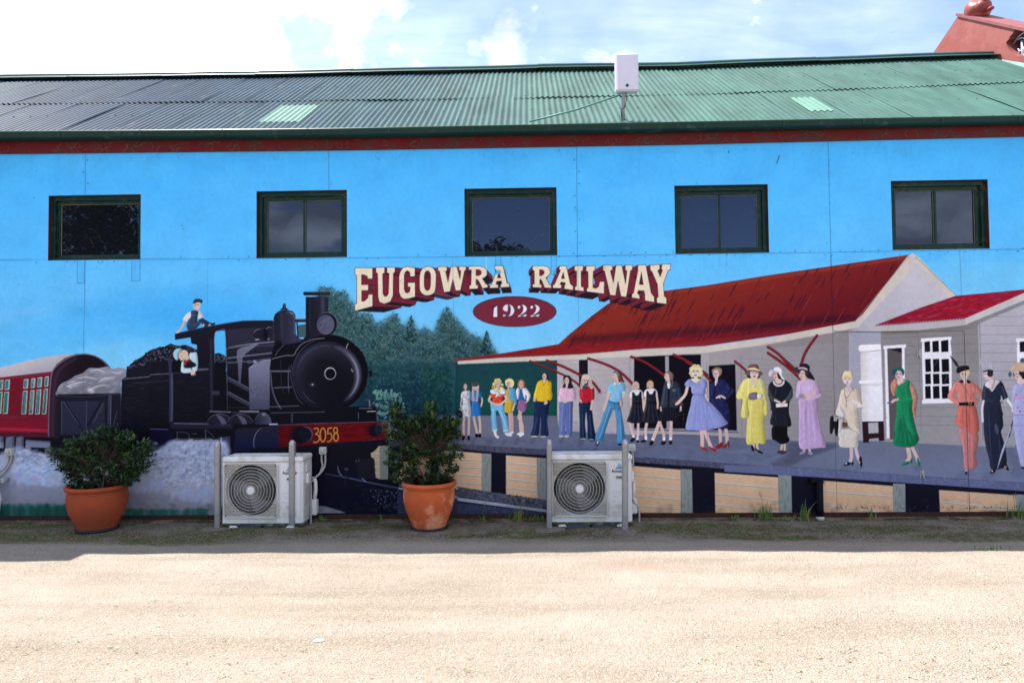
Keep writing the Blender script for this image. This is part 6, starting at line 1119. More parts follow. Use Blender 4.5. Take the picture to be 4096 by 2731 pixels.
        o = bpy.data.objects.new(name, me); SC.collection.objects.link(o); o.location = o0
        if parent: put(o, parent)
        return o
def put(o, parent): o.parent = parent      # parts are written in their thing's own coordinates
def copy_thing(root, loc, rz=0):
    r = root.copy(); SC.collection.objects.link(r); r.location = loc; r.rotation_euler = (0, 0, rz)
    for ch in list(root.children):
        c = ch.copy(); SC.collection.objects.link(c); c.parent = r
        for g in list(ch.children):
            d = g.copy(); SC.collection.objects.link(d); d.parent = c
    return r
def thing(name, label, cat, loc=(0, 0, 0), group=None):
    o = bpy.data.objects.new(name, None); SC.collection.objects.link(o); o.location = loc; o.empty_display_size = .2
    o['label'] = label; o['category'] = cat
    if group: o['group'] = group
    return o
def tag(o, label, cat, group=None, kind=None):
    if label: o['label'] = label
    if cat: o['category'] = cat
    if group: o['group'] = group
    if kind: o['kind'] = kind
    return o
def on_x(px, py, x):
    d = ray(px, py); t = (x-CAM.x)/d.x; return CAM+d*t
def text_mesh(txt, size, loc, m, name, parent=None, ext=.0006, bold=0.0, sx=1.0):
    cu = bpy.data.curves.new(name, 'FONT'); cu.body = txt; cu.size = size; cu.extrude = ext; cu.offset = bold
    o = bpy.data.objects.new(name+"_tmp", cu); SC.collection.objects.link(o)
    bpy.context.view_layer.update(); dg = bpy.context.evaluated_depsgraph_get()
    me = bpy.data.meshes.new_from_object(o.evaluated_get(dg)); bpy.data.objects.remove(o); bpy.data.curves.remove(cu)
    for v in me.vertices:      # stand it up, facing the camera side (-y)
        x, y, z = v.co; v.co = (loc[0]+x*sx, loc[1]-z, loc[2]+y)
    me.name = name; me.materials.clear(); me.materials.append(m)
    r = bpy.data.objects.new(name, me); SC.collection.objects.link(r)
    if parent: put(r, parent)
    return r
# ---------------------------------------------------------------- paint the canvas, then hang it on the wall as a coloured mesh
paint_all()
K_SHADE = (1.08, 1.0, .90)
def shade(c, k=1.0): return tuple(min(.9, v*K_SHADE[i]*k) for i, v in enumerate(srgb(c)[:3]))+(1.0,)
hall = thing('hall', 'long hall with a painted railway mural, five small windows and a green corrugated roof', 'building')

WIN = [((111, 448), (323, 597), 1), ((589, 438), (797, 592), 2), ((1067, 432), (1279, 588), 1), ((1550, 425), (1765, 582), 2), ((2048, 414), (2271, 573), 2)]
WB = []
for (a, b), (c, d), n in WIN:
    p0, p1 = on_y(a*1.7415, (b+d)/2*1.7415), on_y(c*1.7415, (b+d)/2*1.7415); pm0, pm1 = on_y((a+c)/2*1.7415, b*1.7415), on_y((a+c)/2*1.7415, d*1.7415)
    WB.append((p0.x, p1.x, pm1.z, pm0.z, n))
DX0, DX1 = on_y(3340, 1700).x, on_y(3868, 1700).x
DZ1 = on_y(3500, 1328).z
def xline(pts, y):               # photo polyline -> function z(x) on the plane y
    P = [on_y(a, b, y) for a, b in pts]; xs = [p.x for p in P]; zs = [p.z for p in P]
    s0 = (zs[1]-zs[0])/(xs[1]-xs[0]); s1 = (zs[-1]-zs[-2])/(xs[-1]-xs[-2])
    def f(x):
        if x < xs[0]: return zs[0]+s0*(x-xs[0])*.3
        if x > xs[-1]: return zs[-1]+s1*(x-xs[-1])
        return float(np.interp(x, xs, zs))
    return f
WX0, WX1 = -13.0, 7.62
def mural_mesh():
    sp = 1/PPM
    xs = np.arange(MX0+.003, MX1-.003, sp); zs = np.concatenate([np.arange(MZ0+.003, 3.06, sp), np.arange(3.06, MZ1-.003, .02)])
    for a, b, c, d, n in WB: xs = np.concatenate([xs, [a, b]]); zs = np.concatenate([zs, [c, d]])
    xs = np.concatenate([xs, [DX0-.0025, DX0+.0025, DX1-.0025, DX1+.0025]]); zs = np.concatenate([zs, [DZ1-.0025, DZ1+.0025]])
    xs = np.unique(np.round(xs, 5)); zs = np.unique(np.round(zs, 5))
    nx, nz_ = len(xs), len(zs)
    X, Z = np.meshgrid(xs, zs); cx = (xs[:-1]+xs[1:])/2; cz = (zs[:-1]+zs[1:])/2
    CX, CZ = np.meshgrid(cx, cz)
    keep = np.ones_like(CX, bool)
    for a, b, c, d, n in WB: keep &= ~((CX > a) & (CX < b) & (CZ > c) & (CZ < d))
    indoor = (CX > DX0-.0025) & (CX < DX1+.0025) & (CZ < DZ1+.0025)
    gap = indoor & ((np.abs(CX-DX0) < .0025) | (np.abs(CX-DX1) < .0025) | (np.abs(CZ-DZ1) < .0025))
    # colours: bilinear from the canvas, stored linear
    u = np.clip((X-MX0)*PPM-.5, 0, CW-1.001); v = np.clip((MZ1-Z)*PPM-.5, 0, CH-1.001)
    ui, vi = u.astype(int), v.astype(int); fu, fv = (u-ui)[..., None], (v-vi)[..., None]
    C = CAN[vi, ui]*(1-fu)*(1-fv)+CAN[vi, ui+1]*fu*(1-fv)+CAN[vi+1, ui]*(1-fu)*fv+CAN[vi+1, ui+1]*fu*fv
    C = np.clip(C, 0, 1); C = np.where(C <= .04045, C/12.92, ((C+.055)/1.055)**2.4)*np.array(K_SHADE)
    C = np.clip(C, .0012, .95)
    m = bpy.data.materials.new("mural_paint"); m.use_nodes = True; n = m.node_tree.nodes; l = m.node_tree.links; p = n["Principled BSDF"]
    at = n.new("ShaderNodeAttribute"); at.attribute_name = "paint"; l.new(at.outputs['Color'], p.inputs['Base Color'])
    p.inputs['Roughness'].default_value = .55; p.inputs['Specular IOR Level'].default_value = .03
    tc = n.new("ShaderNodeTexCoord"); q = n.new("ShaderNodeTexNoise"); q.inputs['Scale'].default_value = 28; q.inputs['Detail'].default_value = 8; l.new(tc.outputs['Object'], q.inputs[0])
    q2 = n.new("ShaderNodeTexNoise"); q2.inputs['Scale'].default_value = 1.1; q2.inputs['Detail'].default_value = 2; l.new(tc.outputs['Object'], q2.inputs[0])
    b1 = n.new("ShaderNodeBump"); b1.inputs['Strength'].default_value = .25; b1.inputs['Distance'].default_value = .003; l.new(q.outputs['Fac'], b1.inputs['Height'])
    b2 = n.new("ShaderNodeBump"); b2.inputs['Strength'].default_value = .35; b2.inputs['Distance'].default_value = .03; l.new(q2.outputs['Fac'], b2.inputs['Height']); l.new(b1.outputs[0], b2.inputs['Normal']); l.new(b2.outputs[0], p.inputs['Normal'])
    def sheet(name, mask, yoff):
        ii, jj = np.nonzero(mask); a = ii*nx+jj; F = np.stack([a, a+1, a+nx+1, a+nx], 1)
        used = np.unique(F); remap = np.full(nx*nz_, -1); remap[used] = np.arange(len(used)); F = remap[F]
        V = np.stack([X.ravel(), np.full(nx*nz_, yoff), Z.ravel()], 1)[used]
        me = bpy.data.meshes.new(name); me.vertices.add(len(V)); me.vertices.foreach_set('co', V.ravel())
        me.loops.add(F.size); me.loops.foreach_set('vertex_index', F.ravel().astype(np.int32))
        me.polygons.add(len(F)); me.polygons.foreach_set('loop_start', np.arange(0, F.size, 4, dtype=np.int32)); me.update(calc_edges=True)
        at_ = me.color_attributes.new("paint", 'FLOAT_COLOR', 'POINT'); cc = np.ones((len(V), 4), np.float32); cc[:, :3] = C.reshape(-1, 3)[used]; at_.data.foreach_set('color', cc.ravel())
        me.materials.append(m); o = bpy.data.objects.new(name, me); SC.collection.objects.link(o); return o
    mu = sheet('mural', keep & ~indoor, 0.0); put(mu, hall)
    mu['label'] = 'painted steam train, station platform and line of women under the words EUGOWRA RAILWAY'
    do = sheet('door', keep & indoor & ~gap, .002); put(do, hall); do['label'] = 'painted-over double door hidden in the mural'
    return mu, do
mural, door = mural_mesh()

M_MAROON = mat('maroon_paint', shade((96, 30, 30)), .5, var=.2, vscale=4, col2=shade((64, 36, 30)), c2amt=.5, c2scale=2)
M_BRICK = mat('old_brick', shade((56, 38, 34)), .9, var=.35, vscale=14, bump=.6, bscale=30)
M_GREEN = mat('dark_green_paint', shade((8, 42, 36)), .35, var=.25, vscale=5, col2=shade((38, 56, 52)), c2amt=.25, c2scale=9)
M_DARK = mat('dark_inside', (.012, .012, .014, 1), .9)
fasc_bot = xline([(0, 618), (1400, 602.6), (2700, 581), (4096, 548)], 0.0)
gut_top = xline([(0, 531), (1300, 519.6), (2000, 507), (2700, 494), (4096, 467.3)], -.19)
gut_bot = xline([(0, 568), (1400, 556), (2700, 532), (4096, 502)], -.058)
# wall body behind the sheets, with real openings
wb = MB(); TOP = 4.62
cuts = sorted(WB)
xa = WX0
for a, b, c, d, n in cuts: wb.box(xa, a, .005, .26, .0, TOP-.35); xa = b
wb.box(xa, WX1, .005, .26, 0, TOP-.35)
for a, b, c, d, n in cuts: wb.box(a+.0004, b-.0004, .005, .26, 0.0, c); wb.box(a+.0004, b-.0004, .005, .26, d, TOP-.35)
wb.box(WX0, WX1, .30, .34, 1.9, 4.2)
wall = wb.build('wall', M_MAROON, hall)
pl = MB()
R = random.Random(2)
for i in range(74):
    x = WX0+i*.28; pl.box(x+.004, x+.274, -.001-R.uniform(0, .006), .005, .0, .0835)
pl.build('brick_plinth', M_BRICK, hall)
ft = MB(); xs_ = np.linspace(WX0, WX1, 90)
top = []; 
for i in range(len(xs_)-1):
    z0, z1 = .028+R.uniform(-.006, .006), .028; ft.add([(xs_[i], -.095+R.uniform(-.01, .01), -.02), (xs_[i+1], -.095, -.02), (xs_[i+1], -.085, z1), (xs_[i], -.085, z1), (xs_[i], -.002, .036), (xs_[i+1], -.002, .036)], [(0, 1, 2, 3), (3, 2, 5, 4)])
ft.build('concrete_footing', mat('pink_concrete', shade((112, 94, 86)), .95, var=.3, vscale=9, col2=shade((60, 60, 44)), c2amt=.5, c2scale=5, bump=.5, bscale=40), hall)
# the lining under the sheets' lower edge; right end wall return
NX = 120; XS = np.linspace(WX0, WX1, NX)
fb = MB()
def strip(mb, f0, f1):
    V = []; 
    for x in XS: V += [f0(x), f1(x)]
    mb.add(V, [(2*i, 2*i+2, 2*i+3, 2*i+1) for i in range(NX-1)])
Rr = random.Random(3); wobz = [Rr.uniform(-.003, .003) for _ in XS]
strip(fb, lambda x: (x, -.03, fasc_bot(x)), lambda x: (x, -.034, gut_bot(x)+.10))
strip(fb, lambda x: (x, -.03, fasc_bot(x)), lambda x: (x, -.003, fasc_bot(x)-.001))
strip(fb, lambda x: (x, -.034, gut_bot(x)+.10), lambda x: (x, .1, gut_bot(x)+.10))
fb.build('fascia', mat('fascia_maroon', shade((88, 12, 14)), .5, var=.18, vscale=3, col2=shade((70, 34, 30)), c2amt=.35, c2scale=3), hall)
gm = MB(); gm.smooth = False
prof = [(-.165, .012), (-.172, .020), (-.186, .020), (-.192, .012), (-.190, 0.0), (-.183, -.45), (-.176, -.80), (-.150, -.97), (-.110, -1.0), (-.055, -1.0), (-.05, -.2)]
def gz(x, t): 
    a, b = gut_top(x), gut_bot(x); return a+t if t > 0 else a+(-t)*(b-a)
for k in range(len(prof)-1):
    p, q = prof[k], prof[k+1]; strip(gm, lambda x: (x, p[0], gz(x, p[1])), lambda x: (x, q[0], gz(x, q[1])))
gm.build('gutter', mat('gutter_green', shade((8, 44, 40)), .35, var=.22, vscale=2.2, col2=shade((44, 72, 70)), c2amt=.1, c2scale=5, spec=.2), hall)
for px in (235, 560, 890, 1230, 1555, 1890, 2195, 2490, 2820, 3135, 3455, 3770, 4080):
    x = on_y(px, 500, -.19).x; gj = MB()
    gj.add([(x-.008, -.196, gz(x, .013)), (x+.012, -.196, gz(x, .013)), (x+.012, -.194, gz(x, -.45)), (x-.008, -.194, gz(x, -.45)), (x+.012, -.184, gz(x, -.85)), (x-.008, -.184, gz(x, -.85))], [(0, 1, 2, 3), (3, 2, 4, 5)]); gj.build('gutter_joint', mat('joint_grey', shade((26, 58, 56)), .5, var=.4, vscale=20), hall)
# a wider eave past the left edge of the picture (its shadow shows on the gravel)
ev = MB(); ev.box(-14, -6.42, -.43, -.06, 4.47, 4.56); ev.build('eave_extension', M_GREEN, hall)

# ---- roof
RY = 3.3; EY = -.10
eave_z = lambda x: gut_top(x)-.035
ridge_z = xline([(0, 322), (1038, 308), (2150, 283), (2700, 275), (3560, 243), (3854, 234)], RY)
lap_pts = [(0, 420), (700, 412), (1400, 402), (2000, 396), (2700, 380), (3560, 353), (4096, 330)]
def roof_z(x, y): t = (y-EY)/(RY-EY); return eave_z(x)*(1-t)+ridge_z(x)*t
def hit_roof(px, py):
    d = ray(px, py); lo, hi = 7.0, 14.0
    for _ in range(40):
        t = (lo+hi)/2; p = CAM+d*t
        if p.z > roof_z(p.x, p.y): lo = t
        else: hi = t
    return p
lapY = []
for a, b in lap_pts: p = hit_roof(a, b); lapY.append((p.x, p.y))
lap_y = lambda x: float(np.interp(x, [p[0] for p in lapY], [p[1] for p in lapY]))
PITCH = .0762
def roof_material():
    m = bpy.data.materials.new('weathered_corrugated_iron'); m.use_nodes = True; n = m.node_tree.nodes; l = m.node_tree.links; p = n["Principled BSDF"]
    g = n.new("ShaderNodeTexCoord").outputs['Object']; s = n.new("ShaderNodeSeparateXYZ"); l.new(g, s.inputs[0])
    def nz(sc, d=6, stretch=None):
        q = n.new("ShaderNodeTexNoise"); q.inputs['Scale'].default_value = sc; q.inputs['Detail'].default_value = d; q.inputs['Roughness'].default_value = .65
        if stretch: mp_ = n.new("ShaderNodeMapping"); mp_.inputs['Scale'].default_value = stretch; l.new(g, mp_.inputs[0]); l.new(mp_.outputs[0], q.inputs[0])
        else: l.new(g, q.inputs[0])
        return q.outputs['Fac']
    # each sheet (0.69 m wide) has faded a little differently
    fl = n.new("ShaderNodeMath"); fl.operation = 'MULTIPLY'; fl.inputs[1].default_value = 1/.686; l.new(s.outputs[0], fl.inputs[0]); f2 = n.new("ShaderNodeMath"); f2.operation = 'FLOOR'; l.new(fl.outputs[0], f2.inputs[0])
    wn = n.new("ShaderNodeTexWhiteNoise"); wn.noise_dimensions = '1D'; l.new(f2.outputs[0], wn.inputs['W'])
    a = n.new("ShaderNodeMath"); a.operation = 'MULTIPLY_ADD'; a.inputs[1].default_value = 1.6; l.new(wn.outputs['Value'], a.inputs[0]); l.new(s.outputs[0], a.inputs[2])
    b = n.new("ShaderNodeMath"); b.operation = 'MULTIPLY_ADD'; b.inputs[1].default_value = 2.2; l.new(nz(.9), b.inputs[0]); l.new(a.outputs[0], b.inputs[2])
    r = n.new("ShaderNodeMapRange"); r.interpolation_type = 'SMOOTHSTEP'; r.inputs[1].default_value = -3.6; r.inputs[2].default_value = 3.2; l.new(b.outputs[0], r.inputs[0])
    x = n.new("ShaderNodeMix"); x.data_type = 'RGBA'; l.new(r.outputs[0], x.inputs[0]); x.inputs[6].default_value = (.015, .034, .066, 1); x.inputs[7].default_value = (.047, .104, .090, 1)
    v = n.new("ShaderNodeMapRange"); v.inputs[1].default_value = .3; v.inputs[2].default_value = .7; v.inputs[3].default_value = .72; v.inputs[4].default_value = 1.32; l.new(nz(3.0, 7, (1, .25, .25)), v.inputs[0])
    h = n.new("ShaderNodeHueSaturation"); l.new(v.outputs[0], h.inputs['Value']); l.new(x.outputs[2], h.inputs['Color'])
    ru = n.new("ShaderNodeValToRGB"); ru.color_ramp.elements[0].position = .60; ru.color_ramp.elements[1].position = .74; l.new(nz(5.0, 9, (1.5, .3, .3)), ru.inputs[0])
    y = n.new("ShaderNodeMix"); y.data_type = 'RGBA'; l.new(ru.outputs[0], y.inputs[0]); l.new(h.outputs[0], y.inputs[6]); y.inputs[7].default_value = (.085, .105, .105, 1); l.new(y.outputs[2], p.inputs['Base Color'])
    p.inputs['Roughness'].default_value = .5; p.inputs['Specular IOR Level'].default_value = .04
    return m
def corr_sheet(mb, x0, n, ya, yb, lift, tilt, dent, rng, ny=10, per=8, la=0.0):
    V = []; W = n*per+1
    for j in range(ny+1):
        t = j/ny
        for i in range(W):
            x = x0+i*PITCH/per; ph = 2*math.pi*i/per
            y = (ya(x) if callable(ya) else ya)*(1-t)+(yb(x) if callable(yb) else yb)*t
            e = dent*(math.sin(t*5+x0*3)+math.sin(x*2.3+t*3))
            z = roof_z(x, y)+lift+.0098*math.cos(ph)+tilt*(i/W-.5)+e+la*max(0, 1-t*5)
            V.append((x, y, z))
    F = [(j*W+i, j*W+i+1, (j+1)*W+i+1, (j+1)*W+i) for j in range(ny) for i in range(W-1)]
    mb.add(V, F)
rf = MB(); rf.smooth = True
ROOFM = roof_material()
M_SLATE = mat('weathered_blue_grey_sheet', (.036, .062, .090, 1), .45, metal=.0, spec=.25, var=.16, vscale=2.5, col2=(.05, .075, .10, 1), c2amt=.35, c2scale=4)
M_MINT0 = mat('green_painted_sheet', (.072, .19, .165, 1), .45, spec=.25, var=.12, vscale=2.5, col2=(.095, .215, .185, 1), c2amt=.35, c2scale=4)
Rf = random.Random(12)
RX0, RX1 = -12.6, 7.50
x = RX0; k = 0; xb = on_y(1830, 500, EY).x
while x < RX1-.05:
    n = min(9, max(1, int(round((RX1-x)/PITCH)))) 
    rf.m = 0 if x+.3 < hit_roof(1820, 460).x else 1
    corr_sheet(rf, x, n+(1 if x+PITCH*n < RX1-.1 else 0), EY, lambda q: lap_y(q)+.12, Rf.uniform(-.001, .002)+.0025*(k % 2), Rf.uniform(-.006, .006)*(1 if x < 0 else .35), .002 if Rf.random() < .6 else .0055, Rf)
    x += n*PITCH; k += 1
x = RX0-.3; k = 0
while x < RX1-.05:
    n = min(9, max(1, int(round((RX1-x)/PITCH))))
    rf.m = 0 if x+.3 < hit_roof(1950, 340).x else 1
    corr_sheet(rf, x, n+(1 if x+PITCH*n < RX1-.1 else 0), lambda q: lap_y(q)-.03, RY, .009+Rf.uniform(0, .002)+.0025*(k % 2), Rf.uniform(-.004, .004), .0015 if Rf.random() < .7 else .0035, Rf, la=Rf.uniform(0, .006))
    x += n*PITCH; k += 1
# far slope, plain, so the ridge has a back
rf.m = 1; rf.smooth = False
rf.add([(RX0, RY, ridge_z(RX0)-.02), (RX1, RY, ridge_z(RX1)-.02), (RX1, 2*RY+.1, eave_z(RX1)), (RX0, 2*RY+.1, eave_z(RX0))], [(0, 1, 2, 3)])
roof = rf.build('roof', [ROOFM, ROOFM], hall, fixn=False)
sc = MB(); sc.smooth = False
for row in range(5):
    for i in range(int((RX1-RX0)/(PITCH*3))):
        x = RX0+PITCH*3*i+(PITCH if row % 2 else 0); x = RX0+round((x-RX0)/PITCH)*PITCH
        y = EY+.25 if row == 0 else lap_y(x)*.55 if row == 1 else lap_y(x)+.06 if row == 2 else lap_y(x)+(RY-lap_y(x))*.45 if row == 3 else RY-.35
        if Rf.random() < .15: continue
        up = .02 if row >= 2 else .011
        sc.ball((x, y, roof_z(x, y)+up), .010, .010, .007, 6, 4)
sc.build('roofing_screw', mat('screw_dark', (.05, .08, .08, 1), .5), hall).__setitem__('kind', 'stuff')
# ridge capping in overlapping lengths
for i, (pa, pb, dz) in enumerate(((-900, 300, .012), (296, 668, .016), (664, 1044, .012), (1038, 1415, .017), (1408, 2158, .012), (2150, 3262, .018), (3256, 3875, .013))):
    xa, xb_ = on_y(pa, 300, RY).x, (WX1-.008 if pb == 3875 else on_y(pb, 300, RY).x); n = 14; rc = MB(); rc.smooth = False
    prof_r = [(-.20, -.105), (-.19, -.090), (-.045, -.022), (-.04, .012), (-.02, .035), (.0, .042), (.02, .035), (.04, .012), (.045, -.022), (.2, -.10)]
    V = []
    for j in range(n+1):
        x = xa+(xb_-xa)*j/n
        for (py, pz) in prof_r: V.append((x, RY+py, ridge_z(x)+pz+.052+dz+.004*math.sin(x*2.1)))
    m_ = len(prof_r); rc.add(V, [(j*m_+q, (j+1)*m_+q, (j+1)*m_+q+1, j*m_+q+1) for j in range(n) for q in range(m_-1)]+[tuple(range(m_)), tuple(n*m_+q for q in range(m_))])
    rc.build('ridge_cap', mat('ridge_green', (.03, .085, .08, 1), .4, var=.25, vscale=4), hall, fixn=False)
# dark shadowed scribing board beneath the cap
# skylights: clear sheets let into the lower course
for (pa, pb, ya_, yb_) in ((1033, 1210, 490, 424), (3235, 3345, 447, 388)):
    A, B = hit_roof(pa, ya_), hit_roof(pb, ya_); C_ = hit_roof((pa+pb)/2+60, yb_)
    x0 = RX0+round((A.x-RX0)/PITCH)*PITCH; n = max(3, round((B.x-A.x)/PITCH)); sk = MB(); sk.smooth = True
    corr_sheet(sk, x0, n, A.y, max(C_.y, A.y+.6), .0065, 0, 0.0005, Rf, ny=6)
    sk.build('skylight', mat('clear_sheet', (.075, .19, .145, 1), .4, var=.15, vscale=5), hall, fixn=False)

# ---- windows
M_GLASS = bpy.data.materials.new('window_glass'); M_GLASS.use_nodes = True; p_ = M_GLASS.node_tree.nodes["Principled BSDF"]
p_.inputs['Base Color'].default_value = (.006, .007, .010, 1); p_.inputs['Roughness'].default_value = .015; p_.inputs['Specular IOR Level'].default_value = .85; p_.inputs['Specular Tint'].default_value = (.56, .7, 1.0, 1)
nn = M_GLASS.node_tree.nodes.new("ShaderNodeTexNoise"); nn.inputs['Scale'].default_value = 2.2; bb = M_GLASS.node_tree.nodes.new("ShaderNodeBump"); bb.inputs['Strength'].default_value = .05; bb.inputs['Distance'].default_value = .02
tcn = M_GLASS.node_tree.nodes.new("ShaderNodeTexCoord"); M_GLASS.node_tree.links.new(tcn.outputs['Object'], nn.inputs[0])
M_GLASS.node_tree.links.new(nn.outputs['Fac'], bb.inputs['Height']); M_GLASS.node_tree.links.new(bb.outputs[0], p_.inputs['Normal'])
M_PUTTY = mat('putty', shade((120, 124, 112)), .8, var=.3, vscale=20)
M_WEB = mat('cobweb', shade((120, 110, 96)), .9)
def ring(mb, a, b, c, d, w, y0, y1, wt=None, wbm=None):
    wt = wt or w; wbm = wbm or w
    mb.box(a, a+w, y0, y1, c, d); mb.box(b-w, b, y0, y1, c, d); mb.box(a+w, b-w, y0, y1, c, c+wbm); mb.box(a+w, b-w, y0, y1, d-wt, d)
for k, (a, b, c, d, n) in enumerate(WB):
    fr = MB(); e = .001
    ring(fr, a+e, b-e, c+e, d-e, .045, .055, .16, .05, .035); fr.box(a+e, b-e, .02, .10, c+.0015, c+.022)
    f = fr.build('window', M_GREEN, hall); f['label'] = ('window nearest the left end, glass dark with reflected tree', 'second window from the left, two panes reflecting low cloud', 'middle window above the lettering, one wide pane', 'fourth window from the left, two clear blue panes', 'right hand window, two panes full of reflected cloud')[k]
    sa = MB(); a1, b1, c1, d1 = a+.047, b-.047, c+.037, d-.052; wsh = .045 if n == 2 else .034
    ring(sa, a1, b1, c1, d1, wsh, .09, .13)
    if n == 2: sa.box((a1+b1)/2-.011, (a1+b1)/2+.011, .088, .128, c1+wsh, d1-wsh)
    s = sa.build('sash', M_GREEN, f)
    xs2 = [(a1+wsh, (a1+b1)/2-.011), ((a1+b1)/2+.011, b1-wsh)] if n == 2 else [(a1+wsh, b1-wsh)]
    for (u, v) in xs2:
        g = MB(); g.add([(u, .118, c1+wsh), (v, .118+Rf.uniform(-.002, .002), c1+wsh), (v, .118+Rf.uniform(-.002, .002), d1-wsh), (u, .118, d1-wsh)], [(0, 1, 2, 3)]); g.build('pane', M_GLASS, f)
        q = MB(); ring(q, u-.001, v+.001, c1+wsh-.001, d1-wsh+.001, .005, .108, .1165); q.build('putty', M_PUTTY, f)
    cw = MB(); Rw = random.Random(k*5+1)
    for i in range(34):
        x_, z_ = Rw.choice([a+Rw.uniform(.02, .16), b-Rw.uniform(.02, .16), Rw.uniform(a, b)]), Rw.choice([d-Rw.uniform(0, .12), Rw.uniform(c, d), d-Rw.uniform(0, .1)])
        P = [(x_, Rw.uniform(.03, .1), z_)]
        for _ in range(4): P.append((min(b-.005, max(a+.005, P[-1][0]+Rw.uniform(-.05, .05))), min(.105, max(.01, P[-1][1]+Rw.uniform(-.02, .02))), min(d-.005, max(c+.03, P[-1][2]+Rw.uniform(-.05, .03)))))
        cw.tube(P, .0009, 3, False)
    cw.build('cobweb', M_WEB, f)['kind'] = 'stuff'
cw = MB(); Rw = random.Random(99)
for i in range(240):
    x_ = Rw.uniform(-8, 7.3); z_ = fasc_bot(x_)+Rw.uniform(-.02, .13); P = [(x_, -.045, z_)]
    for _ in range(4): P.append((P[-1][0]+Rw.uniform(-.05, .05), -.042-Rw.uniform(0, .03), P[-1][2]+Rw.uniform(-.05, .025)))
    cw.tube(P, .0011, 3, False)
cw.build('cobweb', M_WEB, hall)['kind'] = 'stuff'

# ---- door furniture
DM = mat('dull_steel', shade((150, 154, 160)), .4, metal=.7, var=.2, vscale=30)
for (pa, pb) in (((3674, 1398), (3675, 1431)), ((3688, 1880), (3689, 1913))):
    A, B = on_y(*pa), on_y(*pb); h = MB(); h.tube([(A.x, -.008, A.z), (B.x, -.008, B.z)], .009, 8); h.box(A.x-.022, A.x+.022, -.004, -.001, B.z, A.z); h.build('hinge', DM, door)
A, B = on_y(3333, 1668), on_y(3378, 1672)
h = MB(); h.bbox(A.x, B.x, -.016, -.003, B.z-.008, A.z+.004, .003); h.bbox(A.x, A.x+.035, -.012, -.003, A.z-.045, A.z+.028, .002); h.tube([(A.x+.015, -.02, A.z+.018), (A.x+.05, -.02, A.z+.012)], .005, 6); h.build('hasp', DM, door)
# ---- parapet at the front (right) end
PX = 7.62
def oX(px, py, x=PX): p = on_x(px, py, x); return (p.y, p.z)
crop = lambda u, v: (3696+u/5.2275, v/5.2275)
apex, low1 = oX(*crop(715, 330)), oX(*crop(2091, 640)); sl = (apex[1]-low1[1])/(apex[0]-low1[0])
back = oX(*crop(140, 1190)); sb = (back[1]-apex[1])/(back[0]-apex[0])
yN = -.75
rake = lambda y: apex[1]+sl*(y-apex[0])
notch = [oX(*crop(u, v)) for u, v in ((2091, 665), (1892, 610), (1885, 660), (1840, 720), (1795, 770), (1775, 830), (1740, 860), (1715, 885), (1728, 940), (1760, 1010), (1810, 1080), (1880, 1140), (1960, 1175), (2091, 1185))]
back_y = RY+(RY-yN)
side = [(yN, rake(yN)), apex, (apex[0]+2.4, apex[1]+sb*2.4), (apex[0]+2.4, 3.5), (yN, 3.5), (yN, notch[-1][1]-.02)]+notch[::-1]+[(yN, rake(yN)-.16)]
pa = MB(); pa.prism(side, 'x', PX, PX+.34)
M_RENDER = mat('salmon_render', (.275, .092, .082, 1), .8, var=.12, vscale=3, col2=(.25, .07, .062, 1), c2amt=.45, c2scale=2.5, bump=.35, bscale=14)
par = pa.build('parapet', M_RENDER, hall)
ins = MB(); ins.box(PX+.15, PX+.30, yN, notch[1][0]+.9, notch[-1][1]-.3, rake(yN)+.6); 
cpg = MB()
c0 = [(yN, rake(yN)), (apex[0]+.02, apex[1]+.0), (apex[0]+.02, apex[1]+.05), (yN, rake(yN)+.05)]
cpg.prism(c0, 'x', PX-.03, PX+.40); cpg.build('coping', mat('coping_render', (.22, .075, .08, 1), .7, var=.15, vscale=5, bump=.2), par)
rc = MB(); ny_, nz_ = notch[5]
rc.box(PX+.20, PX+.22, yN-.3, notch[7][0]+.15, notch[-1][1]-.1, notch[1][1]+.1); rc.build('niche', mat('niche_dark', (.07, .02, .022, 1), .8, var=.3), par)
om = MB(); oc = oX(*crop(2010, 1020), x=PX+.1); s_ = .30
def curl(cy, cz, r, a0, a1, w=.012):
    P = [(PX+.1, cy+r*(1-.55*t)*math.cos(a0+(a1-a0)*t), cz+r*(1-.55*t)*math.sin(a0+(a1-a0)*t)) for t in np.linspace(0, 1, 16)]; om.tube(P, w, 6)
for i in range(5): curl(oc[0]-.02-.09*i, oc[1]+.03, .13-.01*i, 1.2+i*.3, 6.0+i*.2); curl(oc[0]-.05-.09*i, oc[1]-.08, .09, -1.0, 3.6)
om.tube([(PX+.1, oc[0]+.14, oc[1]+.14), (PX+.1, oc[0], oc[1]+.2), (PX+.1, oc[0]-.3, oc[1]+.22)], .014, 6); om.tube([(PX+.1, oc[0]-.05, oc[1]+.1), (PX+.1, oc[0]-.05, oc[1]-.26)], .02, 6)
om.build('iron_lacework', mat('silver_paint', (.45, .45, .52, 1), .4, metal=.3, var=.15), par)
